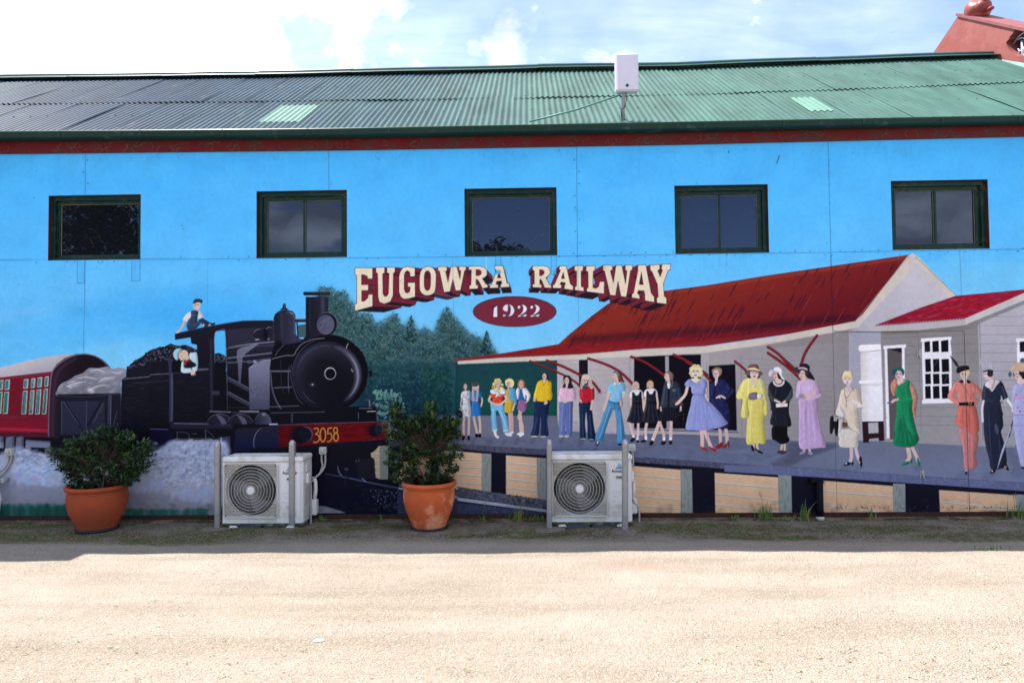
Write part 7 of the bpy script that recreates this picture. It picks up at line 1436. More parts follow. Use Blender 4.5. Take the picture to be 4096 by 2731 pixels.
# flashing between roof and parapet
f1, f2 = oX(*crop(845, 1150)), oX(*crop(2091, 1345)); fsl = (f1[1]-f2[1])/(f1[0]-f2[0]); ff = lambda y: f1[1]+fsl*(y-f1[0])
fl = MB(); fl.smooth = False
for (ya1, yb1) in ((RY-.02, RY-.75), (RY-.76, RY-2.2), (RY-2.21, -.2)):
    V = []
    for t in np.linspace(0, 1, 8):
        y = ya1+(yb1-ya1)*t; zt = ff(y); V += [(PX-.012, y, zt+.02), (PX-.018, y, zt-.11), (PX-.19, y, min(zt-.12, roof_z(7.45, y)+.035))]
    fl.add(V, [(3*i+q, 3*i+3+q, 3*i+4+q, 3*i+1+q) for i in range(7) for q in (0, 1)])
fl.build('flashing', mat('flashing_pale', (.42, .62, .60, 1), .3, metal=.25, var=.2, vscale=5), hall)
# finial
fc = Vector(((on_x(3915, 62, PX+.17)).x, on_x(3915, 62, PX+.17).y, rake(on_x(3915, 62, PX+.17).y)+.02))
fn = MB(); sc_ = 1.0
def knob(v): v = v.copy(); v.z += .02*math.sin(v.y*20); v.y *= 1+.10*math.sin(v.z*14); return v
rotm = Matrix.Rotation(math.radians(18), 3, 'X')
fn.ball(fc+Vector((0, .02, .12)), .20, .225, .19, 22, 14, rotm, knob); fn.ball(fc+Vector((-.02, -.15, .10)), .13, .12, .115, 16, 10); fn.ball(fc+Vector((-.03, -.22, .155)), .06, .075, .022, 12, 8, Matrix.Rotation(math.radians(-30), 3, 'X'))
fn.ball(fc+Vector((0, .03, .0)), .17, .20, .09, 20, 8); fn.ball(fc+Vector((0, -.30, -.02)), .05, .07, .03, 10, 6)
fn.build('finial', mat('finial_paint', (.24, .055, .048, 1), .4, var=.2, vscale=8, bump=.3, bscale=20), par, fixn=True)
# downpipe with its little box, painted with the wall
A, B = on_y(3258, 1915), on_y(3258, 2066)
dp = MB(); dp.bbox(A.x-.070, A.x+.060, -.075, -.002, A.z-.035, A.z+.02, .01); dp.tube([(A.x+.03, -.05, A.z), (A.x+.03, -.05, .14), (A.x+.03, -.055, .05)], .042, 14)
d_ = dp.build('downpipe', mat('downpipe_black', shade((11, 11, 19)), .6, var=.3, spec=.1), hall)
dq = MB(); dq.tube([(A.x+.03, -.055, .052), (A.x+.03, -.06, .012)], .044, 14); dq.build('pipe_end', mat('pipe_white', shade((170, 172, 170)), .6), d_)
# ---------------------------------------------------------------- ground
def ground_material():
    m = bpy.data.materials.new('pale_gravel'); m.use_nodes = True; nt = m.node_tree; n = nt.nodes; l = nt.links; p = n["Principled BSDF"]
    g = n.new("ShaderNodeNewGeometry").outputs['Position']
    def noise_(s, d=6, r=.6, v=None):
        q = n.new("ShaderNodeTexNoise"); q.inputs['Scale'].default_value = s; q.inputs['Detail'].default_value = d; q.inputs['Roughness'].default_value = r; l.new(v or g, q.inputs[0]); return q.outputs['Fac']
    def ramp(f, a, b, ca=(0, 0, 0, 1), cb=(1, 1, 1, 1)):
        r = n.new("ShaderNodeValToRGB"); r.color_ramp.elements[0].position = a; r.color_ramp.elements[1].position = b; r.color_ramp.elements[0].color = ca; r.color_ramp.elements[1].color = cb; l.new(f, r.inputs[0]); return r.outputs[0]
    def mix(f, a, b, t='MIX'):
        x = n.new("ShaderNodeMix"); x.data_type = 'RGBA'; x.blend_type = t
        for s, v in ((0, f), (6, a), (7, b)):
            if hasattr(v, 'links') or hasattr(v, 'node'): l.new(v, x.inputs[s])
            else: x.inputs[s].default_value = v
        return x.outputs[2]
    def math_(op, a, b=None, cl=False):
        x = n.new("ShaderNodeMath"); x.operation = op; x.use_clamp = cl
        for i, v in enumerate((a, b)):
            if v is None: continue
            if hasattr(v, 'node'): l.new(v, x.inputs[i])
            else: x.inputs[i].default_value = v
        return x.outputs[0]
    vo = n.new("ShaderNodeTexVoronoi"); vo.inputs['Scale'].default_value = 78; l.new(g, vo.inputs[0])
    base = ramp(noise_(1.3, 5), .3, .72, (.30, .253, .212, 1), (.372, .32, .272, 1))
    st = n.new("ShaderNodeMapping"); st.inputs['Scale'].default_value = (.35, 2.2, 1); l.new(g, st.inputs[0])
    base = mix(ramp(noise_(1.1, 6, .6, st.outputs[0]), .42, .66), base, (.25, .208, .168, 1))
    peb = n.new("ShaderNodeSeparateColor"); l.new(vo.outputs['Color'], peb.inputs[0])
    base = mix(math_('MULTIPLY', ramp(peb.outputs[0], .0, 1.0), .42), base, mix(peb.outputs[1], (.44, .39, .33, 1), (.18, .14, .105, 1)))
    tr = n.new("ShaderNodeMapping"); tr.inputs['Scale'].default_value = (.16, 1.5, 1); tr.inputs['Rotation'].default_value = (0, 0, .09); l.new(g, tr.inputs[0])
    base = mix(math_('MULTIPLY', ramp(noise_(1.7, 7, .62, tr.outputs[0]), .48, .66), .22), base, (.385, .335, .285, 1))
    base = mix(math_('MULTIPLY', ramp(noise_(22, 5, .7), .60, .72), .5), base, (.23, .185, .135, 1))
    sx = n.new("ShaderNodeSeparateXYZ"); l.new(g, sx.inputs[0]); X, Y = sx.outputs[0], sx.outputs[1]
    def spot(cx, cy, rx, ry, pw=1.0):
        a = math_('DIVIDE', math_('SUBTRACT', X, cx), rx); b = math_('DIVIDE', math_('SUBTRACT', Y, cy), ry)
        return math_('SUBTRACT', pw, math_('ADD', math_('MULTIPLY', a, a), math_('MULTIPLY', b, b)), True)
    # damp darker, silty band by the wall where the rain drips
    damp = math_('MULTIPLY', ramp(math_('MULTIPLY', Y, -1.0), .75, 1.42, (1, 1, 1, 1), (0, 0, 0, 1)), ramp(noise_(3.2, 7, .7), .22, .55))
    base = mix(math_('MULTIPLY', damp, .78), base, (.046, .037, .018, 1))
    tot = None
    speck = ramp(peb.outputs[2], .60, .66)
    for c in MOSS: 
        q = spot(*c); tot = q if tot is None else math_('MAXIMUM', tot, q)
    mf = math_('MULTIPLY', ramp(noise_(9, 8, .72), .36, .52), math_('MULTIPLY', tot, 1.25, True))
    mf = math_('MULTIPLY', mf, ramp(noise_(90, 3, .7), .34, .48))
    base = mix(math_('MULTIPLY', math_('MULTIPLY', damp, speck), .8), base, (.29, .255, .195, 1))
    moss = ramp(noise_(4, 6), .38, .62, (.055, .095, .010, 1), (.085, .048, .012, 1))
    base = mix(math_('MULTIPLY', math_('MULTIPLY', mf, math_('SUBTRACT', 1.0, math_('MULTIPLY', speck, .45))), .95), base, moss)
    red = None
    for c in RED: q = spot(*c); red = q if red is None else math_('MAXIMUM', red, q)
    base = mix(math_('MULTIPLY', math_('MULTIPLY', red, .8), ramp(noise_(5, 8, .75), .38, .66)), base, (.36, .21, .165, 1))
    base = mix(math_('MULTIPLY', ramp(noise_(2.3, 8, .75), .62, .70), .35), base, (.30, .30, .17, 1))
    l.new(base, p.inputs['Base Color']); p.inputs['Roughness'].default_value = .95; p.inputs['Specular IOR Level'].default_value = .15
    h = math_('ADD', math_('MULTIPLY', math_('SUBTRACT', 1.0, vo.outputs['Distance']), .5), math_('ADD', math_('MULTIPLY', noise_(30, 6, .7), 1.2), math_('MULTIPLY', noise_(5, 3), 1.5)))
    b = n.new("ShaderNodeBump"); b.inputs['Strength'].default_value = 1.0; b.inputs['Distance'].default_value = .021; l.new(h, b.inputs['Height']); l.new(b.outputs[0], p.inputs['Normal'])
    return m
def gp(px, py): p = on_z(px, py); return p.x, p.y
def sp_(px, py, rx, ry, pw=1.0): x, y = gp(px, py); return (x, y, rx, ry, pw)
MOSS = [sp_(150, 2150, 1.7, .28), sp_(700, 2160, .9, .22), sp_(900, 2130, .7, .25), sp_(1240, 2130, .7, .2), sp_(1500, 2110, .9, .18), sp_(2230, 2130, .8, .22), sp_(2850, 2120, 1.0, .26, 1.3), sp_(3050, 2150, .9, .12), sp_(3500, 2120, .9, .2), sp_(3900, 2150, .9, .2), sp_(2050, 2145, .9, .12), sp_(0, 2110, 1.2, .2)]
RED = [sp_(2560, 2262, .65, .10, 1.0), sp_(2710, 2320, .28, .06, .9), sp_(3680, 2220, .35, .05, .6), sp_(3780, 2240, .4, .05, .6), sp_(3870, 2345, .35, .06, .5), sp_(2480, 2242, .3, .05, .8)]
GM = ground_material()
gb = MB(); gb.smooth = True
Rg2 = random.Random(4)
gx = np.concatenate([np.linspace(-160, -14, 8), np.linspace(-9, 9, 220), np.linspace(14, 160, 8)]); gy = np.concatenate([np.linspace(-160, -10, 8), np.linspace(-8, 0.3, 110), np.linspace(4, 160, 8)])
def und(x, y):
    if abs(x) > 9 or y < -8 or y > .2: return 0.0
    t_ = min(1, max(0, (y+1.15)/.75)); t_ = t_*t_*(3-2*t_)*.018
    return t_+.006*math.sin(x*1.7+math.sin(y*2.1)*1.3)+.005*math.sin(y*5.1+x*.9)+.003*math.sin(x*7.3-y*6.1)-.004
V = [(x, y, und(x, y)) for y in gy for x in gx]; nx_ = len(gx)
gb.add(V, [(j*nx_+i, j*nx_+i+1, (j+1)*nx_+i+1, (j+1)*nx_+i) for j in range(len(gy)-1) for i in range(nx_-1)])
ground = gb.build('ground', GM, fixn=False); ground['kind'] = 'structure'
# loose stones lying on it
def pebble_field():
    R = np.random.RandomState(8); n = 52000
    px = R.uniform(-150, 4250, n); py = 2075+(2760-2075)*R.rand(n)**.8
    P = [];  a = (px-2048)/F_PX; b = (1365.5-py)/F_PX
    d = a[:, None]*_R3[0]+b[:, None]*_R3[1]+_R3[2]; t = -EYE/d[:, 2]; X = d[:, 0]*t; Y = -DIST+d[:, 1]*t
    keep = Y < -.10; X, Y = X[keep], Y[keep]; n = len(X)
    s = .0022+.0042*R.rand(n)**2.2; s[R.rand(n) < .004] *= 2.3
    base = np.array([(1, 0, 0), (-.5, .87, 0), (-.5, -.87, 0), (0, .1, .75), (.2, 0, -.4)], float)
    th = R.rand(n)*6.28; c, sn = np.cos(th), np.sin(th); el = R.uniform(.7, 1.4, n)
    V = np.empty((n, 5, 3)); jit = R.uniform(.7, 1.3, (n, 5, 3)); B = base[None]*jit
    V[:, :, 0] = (B[:, :, 0]*el[:, None]*c[:, None]-B[:, :, 1]*sn[:, None])*s[:, None]+X[:, None]
    V[:, :, 1] = (B[:, :, 0]*el[:, None]*sn[:, None]+B[:, :, 1]*c[:, None])*s[:, None]+Y[:, None]
    zz = np.array([und(x, y) for x, y in zip(X, Y)]); V[:, :, 2] = B[:, :, 2]*s[:, None]+zz[:, None]+.001
    F0 = np.array([(0, 1, 3), (1, 2, 3), (2, 0, 3)]); F = (F0[None]+5*np.arange(n)[:, None, None]).reshape(-1, 3)
    me = bpy.data.meshes.new('loose_gravel'); me.vertices.add(n*5); me.vertices.foreach_set('co', V.ravel()); me.loops.add(F.size); me.loops.foreach_set('vertex_index', F.ravel().astype(np.int32)); me.polygons.add(len(F)); me.polygons.foreach_set('loop_start', np.arange(0, F.size, 3, dtype=np.int32))
    me.polygons.foreach_set('material_index', np.repeat(R.choice([0, 0, 0, 1, 2], n), 3).astype(np.int32)); me.update(calc_edges=True)
    for q, cc in (('stone_cream', (.36, .305, .235, 1)), ('stone_tan', (.20, .155, .115, 1)), ('stone_white', (.48, .44, .38, 1))): me.materials.append(mat(q, cc, .9, var=.2, vscale=40))
    o = bpy.data.objects.new('loose_gravel', me); SC.collection.objects.link(o); tag(o, 'fine loose cream gravel scattered over the yard', 'gravel', kind='stuff')
pebble_field()
LEAF = mat('weed_green', (.075, .15, .03, 1), .6, var=.3, vscale=20)
LEAFS = mat('weed_dry', (.22, .19, .07, 1), .7, var=.3, vscale=20)
# tiny creeping weeds in the open gravel: too many and too small to count
gw = MB(); R = random.Random(21)
for i in range(380):
    px = R.uniform(0, 4096); py = 2230+(500*R.random()**.75); 
    if R.random() < .35: py = R.uniform(2550, 2731)
    if math.sin(px*.006+py*.02)+math.sin(px*.0023) < -.1: continue
    x, y = gp(px, py); gw.m = 0 if R.random() < .6 else 1
    for k in range(R.randint(2, 7)):
        th = R.uniform(0, 6.28); L_ = R.uniform(.004, .018)*(1 if py > 2400 else .7); w = L_*.22; dx_, dy_ = math.cos(th), math.sin(th); z = und(x, y)+.001; xo, yo = x+R.uniform(-.02, .02), y+R.uniform(-.01, .01)
        gw.add([(xo, yo, z), (xo+dx_*L_*.5-dy_*w, yo+dy_*L_*.5+dx_*w, z+L_*.25), (xo+dx_*L_, yo+dy_*L_, z+L_*.2), (xo+dx_*L_*.5+dy_*w, yo+dy_*L_*.5-dx_*w, z+L_*.2)], [(0, 1, 2, 3)])
tag(gw.build('ground_cover', [LEAF, LEAFS], fixn=False), 'tiny weeds and dry sprigs dotted through the gravel', 'weeds', kind='stuff')
# short moss and seedling fuzz on the damp strip
gw = MB()
for i in range(26000):
    c = R.choice(MOSS); r = math.sqrt(R.random()); th = R.uniform(0, 6.28); x, y = c[0]+c[2]*.95*r*math.cos(th), min(-.1, c[1]+c[3]*.95*r*math.sin(th))
    if abs(x) > 8.6: continue
    if math.sin(x*9+math.sin(y*14)*2)+math.sin(x*23+y*17)*.6 < -.1: continue
    gw.m = 0 if R.random() < .7 else 1; h = R.uniform(.004, .017); z = und(x, y); a = R.uniform(0, 3.14); w = R.uniform(.001, .0028); q, s = math.cos(a)*w, math.sin(a)*w
    gw.add([(x-q, y-s, z), (x+q, y+s, z), (x+R.uniform(-.006, .006), y+R.uniform(-.006, .006), z+h)], [(0, 1, 2)])
tag(gw.build('moss', [mat('moss_green', (.06, .10, .012, 1), .8, var=.3, vscale=12), mat('moss_brown', (.09, .055, .016, 1), .8, var=.3, vscale=12)], fixn=False), 'patches of moss and seedlings on the damp gravel by the wall', 'moss', kind='stuff')
# a pale stone in the open yard
def rock(name, px, py, s, label, m):
    x, y = gp(px, py); r = MB(); Rk = random.Random(int(px))
    r.ball((0, 0, s*.12), s, s*.5, s*.30, 12, 8, None, lambda v: v*Rk.uniform(.86, 1.12)); r.sm = [False]*len(r.sm)
    o = r.build(name, m); o.location = (x, y, und(x, y)); tag(o, label, 'stone')
rock('stone', 1275, 2562, .038, 'flat whitish stone lying alone on the sunlit gravel', mat('pale_stone', (.58, .55, .50, 1), .9, var=.15, vscale=30))
# weeds along the wall
def tuft(px, py, n, h, spread, label, seeds=0, cat='weed', yoff=None):
    x, y = gp(px, py); y = min(y, -.06); R = random.Random(int(px*7+py)); t = MB(); t.smooth = True
    for i in range(n):
        th = R.uniform(0, 6.28); bx, by = R.gauss(0, spread*.35), R.gauss(0, spread*.12); hh = h*R.uniform(.35, 1.0); lean = R.uniform(.08, .55)*hh; dx_, dy_ = math.cos(th), math.sin(th)*.5
        w = R.uniform(.002, .0042); V = []; t.m = 0 if R.random() < .8 else 1
        for j in range(6):
            u = j/5; cx_, cy_, cz_ = bx+dx_*lean*u*u, by+dy_*lean*u*u, hh*(u-.22*u*u*lean/hh*2); ww = w*(1-u)**.6; V += [(cx_-ww*dy_*2-ww, cy_+ww*dx_, cz_), (cx_+ww*dy_*2+ww, cy_-ww*dx_, cz_)]
        t.add(V, [(2*j, 2*j+1, 2*j+3, 2*j+2) for j in range(5)])
    for i in range(seeds):
        th = R.uniform(0, 6.28); hh = h*R.uniform(.9, 1.25); lean = R.uniform(.1, .35)*hh; dx_ = math.cos(th); P = [(dx_*lean*u*u, -.01+math.sin(th)*.1*lean*u, hh*u) for u in np.linspace(0, 1, 7)]; t.m = 0
        t.tube(P, .0014, 4, False); e = Vector(P[-1]); dv = (e-Vector(P[-2])).normalized(); t.m = 1
        t.tube([e-dv*.01, e+dv*.012, e+dv*.03, e+dv*.05], .0045, 5, True, .001)
    o = t.build('weed', [LEAF, LEAFS], fixn=False); o.location = (x, y, und(x, y)); tag(o, label, cat, 'weeds along the foot of the wall', 'stuff' if spread >= .2 else None)
tuft(2075, 2078, 60, .22, .16, 'tall seeding grass clump left of the right hand air conditioner', 5)
tuft(1935, 2078, 14, .14, .05, 'thin upright weed between the right hand pot and the seeding grass', 1)
tuft(1528, 2085, 14, .11, .02, 'small single weed sprig left of the right hand pot')
tuft(2150, 2080, 50, .10, .14, 'low grass at the post left of the right hand air conditioner')
tuft(3043, 2076, 46, .26, .10, 'tall thin grass stalks against the painted boards, below the woman in lilac', 2)
tuft(3130, 2080, 130, .075, .42, 'long low mat of fine grass left of the downpipe')
tuft(3205, 2076, 36, .30, .10, 'arching wild grass leaning on the black downpipe')
tuft(2935, 2078, 26, .09, .08, 'little grass tuft under the dark painted bay beside the right hand timber')
tuft(3460, 2070, 14, .24, .05, 'sparse tall grass in front of the hidden door')
tuft(3560, 2072, 60, .04, .5, 'low ragged grass along the hidden door sill')
tuft(4030, 2072, 34, .26, .14, 'leaning grass clump at the right edge of the wall', 2)
tuft(3900, 2072, 60, .05, .4, 'short grass fringe right of the hidden door')
tuft(1295, 2085, 40, .10, .08, 'grass tuft behind the left hand air conditioner pipes')
tuft(590, 2080, 26, .06, .2, 'small weeds between the left pot and the first steel post')
tuft(1820, 2085, 22, .07, .06, 'tiny weeds at the right side of the right hand pot')
tuft(3960, 2198, 50, .045, .3, 'bright green grass patch at the shadow edge by the right of the yard')
# ---------------------------------------------------------------- things in front of the wall
M_GALV = mat('galvanised_steel', shade((136, 140, 146)), .42, metal=.4, var=.22, vscale=9, col2=shade((140, 124, 106)), c2amt=.12, c2scale=9)
M_CONC = mat('footing_concrete', shade((104, 98, 92)), .95, var=.3, vscale=16, bump=.5)
def bollard(px0, px1, pytop, pybot, label):
    x, y = gp((px0+px1)/2, pybot-1); w = (px1-px0)/F_PX*(y+DIST); top = EYE+(1451-pytop)/F_PX*(y+DIST)*1.0
    d = ray((px0+px1)/2, pytop); t = (y-CAM.y)/d.y; top = CAM.z+d.z*t; tx = CAM.x+d.x*t
    r = thing('steel_post', label, 'bollard', (x, y+w/2, 0), 'galvanised posts guarding the air conditioners')
    h = w/2; b = h*.28; oct_ = [(-h, -h+b), (-h+b, -h), (h-b, -h), (h, -h+b), (h, h-b), (h-b, h), (-h+b, h), (-h, h-b)]
    m = MB(); lean = (tx-x)
    V = [(a, c, -.03) for a, c in oct_]+[(a+lean, c, top-.03) for a, c in oct_]; m.add(V, [tuple(range(8, 16))]+[(i, (i+1) % 8, 8+(i+1) % 8, 8+i) for i in range(8)]); m.build('post', M_GALV, r)
    c = MB(); c.lathe([(h*1.12, -.035), (h*1.12, -.012), (h*.98, 0), (h*.7, .014), (h*.35, .020), (0, .021)], (lean, 0, top-.02), 20); c.sm = [True]*len(c.sm); c.build('cap', mat('cap_galv', shade((160, 166, 176)), .35, metal=.6), r)
    f = MB(); Rk = random.Random(int(px0)); f.lathe([(.16, -.01), (.15, .004), (.09, .012), (.03, .014)], (0, 0, .016), 18, .12, int(px0)); f.build('footing', M_CONC, r)
bollard(856, 877, 1765, 2120, 'steel post at the left front of the left hand air conditioner')
bollard(1154, 1177, 1760, 2121, 'steel post crossing the maker lettering of the left hand air conditioner')
bollard(2187, 2208, 1757, 2123, 'steel post at the left front of the right hand air conditioner')
bollard(2490, 2513, 1757, 2131, 'steel post by the isolator of the right hand air conditioner')

M_ACW = mat('ac_white', shade((207, 211, 220)), .42, var=.05, vscale=3, col2=shade((184, 186, 182)), c2amt=.3, c2scale=3)
M_ACG = mat('ac_grille_cream', shade((178, 180, 180)), .5, var=.08, vscale=8)
M_DIRT = mat('ac_base_mossy', shade((150, 152, 142)), .7, var=.2, vscale=10, col2=shade((60, 66, 46)), c2amt=.75, c2scale=14)
M_BLK = mat('black_rubber', shade((34, 36, 44)), .6, var=.2)
M_PAD = mat('grey_plastic_pad', shade((66, 72, 88)), .7, var=.2)
M_PIPE = mat('conduit_grey', shade((150, 154, 160)), .5, var=.1)
M_TAPE = mat('white_duct', shade((206, 206, 210)), .45, var=.06)
M_BLUE = mat('logo_blue', shade((52, 150, 204)), .5, var=.02); M_INK = mat('logo_ink', shade((36, 34, 44)), .5, var=.02); M_GREYL = mat('logo_grey', shade((120, 124, 134)), .5, var=.02)
AW, AH, AD = .895, .762, .33
def ac_unit():
    r = thing('air_conditioner', '', 'air conditioner', (0, 0, 0), 'outdoor air conditioner units')
    z0 = .048; fx = .642                     # seam between fan panel and service panel
    gc = (.319, z0+.386); gr = .283
    b = MB(); n = 64
    # front with round hole: from square ring to circle
    y = 0.0; sq = []; L0, R0, B0, T0 = .0, fx-.002, z0+.025, z0+AH-.065
    for k in range(n):
        a = 2*math.pi*k/n; c, s = math.cos(a), math.sin(a)
        tx = ((R0-gc[0]) if c > 0 else (gc[0]-L0))/max(abs(c), 1e-6); tz = ((T0-gc[1]) if s > 0 else (gc[1]-B0))/max(abs(s), 1e-6); t = min(tx, tz); sq.append((gc[0]+c*t, y, gc[1]+s*t))
    ci = [(gc[0]+gr*math.cos(2*math.pi*k/n), y, gc[1]+gr*math.sin(2*math.pi*k/n)) for k in range(n)]; cj = [(p[0], y+.07, p[2]) for p in ci]
    b.add(sq+ci, [(k, (k+1) % n, n+(k+1) % n, n+k) for k in range(n)])
    cor = [(L0, T0), (R0, T0), (R0, B0), (L0, B0)]
    for cx_, cz_ in cor:                     # fill the corner wedges of the square
        ks = sorted(range(n), key=lambda k: (sq[k][0]-cx_)**2+(sq[k][2]-cz_)**2)[:2]; b.add([sq[ks[0]], sq[ks[1]], (cx_, y, cz_)], [(0, 1, 2)])
    b.add(ci+cj, [(k, (k+1) % n, n+(k+1) % n, n+k) for k in range(n)])
    b.box(fx+.002, AW-.035, .0, .02, z0+.025, T0)
    b.add([(AW-.035, 0, z0+.025), (AW, .035, z0+.025), (AW, .035, T0), (AW-.035, 0, T0)], [(0, 1, 2, 3)]); b.box(AW-.02, AW, .036, AD, z0+.025, T0); b.box(0, .015, .001, AD, z0+.025, T0); b.box(0, AW, AD-.01, AD, z0+.025, T0)
    b.box(fx-.003, fx+.003, .004, .02, z0+.03, T0)
    body = b.build('casing', M_ACW, r, fixn=True)
    t = MB(); t.bbox(-.006, AW+.006, -.008, AD+.004, z0+AH-.063, z0+AH-.004, .012); t.bbox(.10, AW-.12, .05, .09, z0+AH-.006, z0+AH+.004, .003); t.bbox(.06, AW-.16, .13, .17, z0+AH-.006, z0+AH+.004, .003); t.bbox(.12, AW-.1, .21, .25, z0+AH-.006, z0+AH+.004, .003); t.build('lid', M_ACW, r)
    ba = MB(); ba.bbox(-.002, AW+.002, -.004, AD, z0-.006, z0+.022, .004); ba.build('base_tray', M_DIRT, r)
    dk = MB(); dk.lathe([(0, .0), (gr, .0), (gr, .001)], (0, 0, 0), 40); dk.v = [(gc[0]+v[0], .11+v[2], gc[1]+v[1]) for v in dk.v]; dk.build('fan_housing', M_DARK, r)
    fan = MB()
    for k in range(3):
        a0 = 2.1*k+.5; V = []
        for i in range(7):
            u = i/6; rr = .05+u*(gr-.075)
            for (da, yy) in ((-.42+.2*u, .06), (.42+.25*u, .095)): V.append((gc[0]+rr*math.cos(a0+da+u*.35), yy, gc[1]+rr*math.sin(a0+da+u*.35)))
        fan.add(V, [(2*i, 2*i+1, 2*i+3, 2*i+2) for i in range(6)])
    fan.build('fan', mat('fan_grey', shade((84, 86, 94)), .5), r, fixn=False)
    g = MB(); gs = .300; yy = -.014
    def sqp(k, m, s, rc=.05):           # rounded square outline
        u = (k/m*4) % 4; side = int(u); f = (u-side)*2-1; e = s-rc
        return None
    rs = []
    rc_ = .045
    for (cx_, cz_, a0) in ((gs-rc_, gs-rc_, 0), (-gs+rc_, gs-rc_, 90), (-gs+rc_, -gs+rc_, 180), (gs-rc_, -gs+rc_, 270)):
        for q in range(7): a = math.radians(a0+90*q/6); rs.append((gc[0]+cx_+rc_*math.cos(a), yy, gc[1]+cz_+rc_*math.sin(a)))
    g.tube(rs+[rs[0]], .0085, 8, False)
    for q in range(9):
        R0_ = .046+.0335*q+.006
        if R0_ < gs: P = [(gc[0]+R0_*math.cos(a), yy+.003, gc[1]+R0_*math.sin(a)) for a in np.linspace(0, 2*math.pi, 49)]; g.tube(P, .0026, 5, False)
    for R1_ in (.315, .345, .375):
        for k in range(4):
            P = [(gc[0]+R1_*math.cos(a), yy+.003, gc[1]+R1_*math.sin(a)) for a in np.linspace(k*math.pi/2, (k+1)*math.pi/2, 40)]; P = [p for p in P if abs(p[0]-gc[0]) < gs and abs(p[2]-gc[1]) < gs]
            if len(P) > 3: g.tube(P, .0026, 5, False)
    NSP = 84
    for k in range(NSP):
        a0 = 2*math.pi*k/NSP; P = []
        for i in range(9):
            u = i/8; rr = .05+u*(.395-.05); a = a0+.55*u**1.1; p = (gc[0]+rr*math.cos(a), yy+.006, gc[1]+rr*math.sin(a))
            if abs(p[0]-gc[0]) < gs-.004 and abs(p[2]-gc[1]) < gs-.004: P.append(p)
        if len(P) > 2: g.tube(P, .0012, 3, False)
    gr_ = g.build('grille', M_ACG, r, fixn=False)
    ck = MB()                                  # cream corner slats behind the wires
    for (sx, sz) in ((1, 1), (-1, 1), (-1, -1), (1, -1)):
        ck.m = 0; rr = gr+.004; P = [(gc[0]+sx*(gs-.008), -.004, gc[1]+sz*(gs-.008))]+[(gc[0]+sx*rr*math.cos(a), -.004, gc[1]+sz*rr*math.sin(a)) for a in np.linspace(.05, math.pi/2-.05, 12)]
        ck.add(P, [(0, i, i+1) for i in range(1, 12)])
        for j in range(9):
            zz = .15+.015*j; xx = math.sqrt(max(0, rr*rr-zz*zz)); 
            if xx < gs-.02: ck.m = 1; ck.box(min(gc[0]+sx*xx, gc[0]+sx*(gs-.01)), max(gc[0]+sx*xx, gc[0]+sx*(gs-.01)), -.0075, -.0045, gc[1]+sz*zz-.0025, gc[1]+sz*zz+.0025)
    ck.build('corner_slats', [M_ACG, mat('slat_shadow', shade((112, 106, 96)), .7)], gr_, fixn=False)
    hb = MB(); hb.lathe([(0, .006), (.040, .004), (.045, 0), (.045, -.006)], (0, 0, 0), 28); hb.v = [(gc[0]+v[0], yy-.003-v[2], gc[1]+v[1]) for v in hb.v]; hb.build('hub_badge', M_ACW, gr_)
    for (sx, sz) in ((1, 1), (-1, 1), (-1, -1), (1, -1)): scw = MB(); scw.ball((gc[0]+sx*(gs-.022), yy-.006, gc[1]+sz*(gs-.022)), .006, .004, .006, 8, 5); scw.build('grille_screw', M_BLK, gr_)
    # service panel: logo, window, ribs
    lg = MB(); lx, lz = .755, z0+.630; 
    tri = [(lx-.042, lz-.03), (lx-.030, lz-.012), (lx-.012, lz+.022), (lx-.002, lz+.034), (lx+.008, lz+.030), (lx+.022, lz+.010), (lx+.040, lz-.014), (lx+.047, lz-.03)]
    lg.prism(tri, 'y', -.0015, .0); lo = lg.build('logo', M_BLUE, r); wv = MB()
    for dz in (-.002, .009, .020):
        P = [(lx-.03+.085*u, -.0022, lz+dz-.012+.012*math.sin(u*3.6)) for u in np.linspace(0, 1, 9)]; wv.add([(a, -.0022, c+.0022) for a, _, c in P]+[(a, -.0022, c-.0022) for a, _, c in P], [(i, i+1, 9+i+1, 9+i) for i in range(8)])
    wv.build('logo_waves', M_TAPE, lo, fixn=False)
    text_mesh('ActronAir', .050, (.672, -.0015, z0+.562), M_INK, 'lettering', r, bold=.0009, sx=.80)
    text_mesh('DC INVERTER', .017, (.705, -.0015, z0+.196), M_GREYL, 'lettering', r, sx=1.0)
    sw = MB(); P = [(.745+.07*u, -.001, z0+.184-.012*math.sin(math.pi*u)) for u in np.linspace(0, 1, 9)]; sw.tube(P, .001, 3, False); sw.build('swoosh', M_GREYL, r, fixn=False)
    ib = MB(); ring(ib, .715, .80, z0+.490, z0+.528, .008, -.003, 0.0, .008, .008); ib.build('window_frame', M_ACG, r); ic = MB(); ic.box(.7235, .7915, -.0012, -.0004, z0+.4985, z0+.5195); ic.build('level_window', mat('smoky', shade((104, 108, 104)), .3), r)
    for zz in (.357, .255, .136): rb = MB(); rb.bbox(.672, .835, -.004, 0, z0+zz, z0+zz+.012, .0018); rb.build('moulded_rib', M_ACW, r)
    # feet and pads
    pd = MB(); pd.bbox(.05, .425, .0, .30, .0, .040, .008); pd.build('foot_pad', M_PAD, r); pd = MB(); pd.bbox(.455, .85, .0, .30, .0, .040, .008); pd.build('foot_pad', M_PAD, r)
    for xx in (.08, .72):
        f_ = MB(); f_.add([(xx, -.03, .030), (xx+.09, -.03, .030), (xx+.075, -.03, .048), (xx+.015, -.03, .048), (xx, .02, .030), (xx+.09, .02, .030), (xx+.075, .02, .048), (xx+.015, .02, .048)], [(0, 1, 2, 3), (4, 5, 6, 7), (0, 1, 5, 4), (3, 2, 6, 7), (0, 3, 7, 4), (1, 2, 6, 5)]); f_.build('foot', M_TAPE, r)
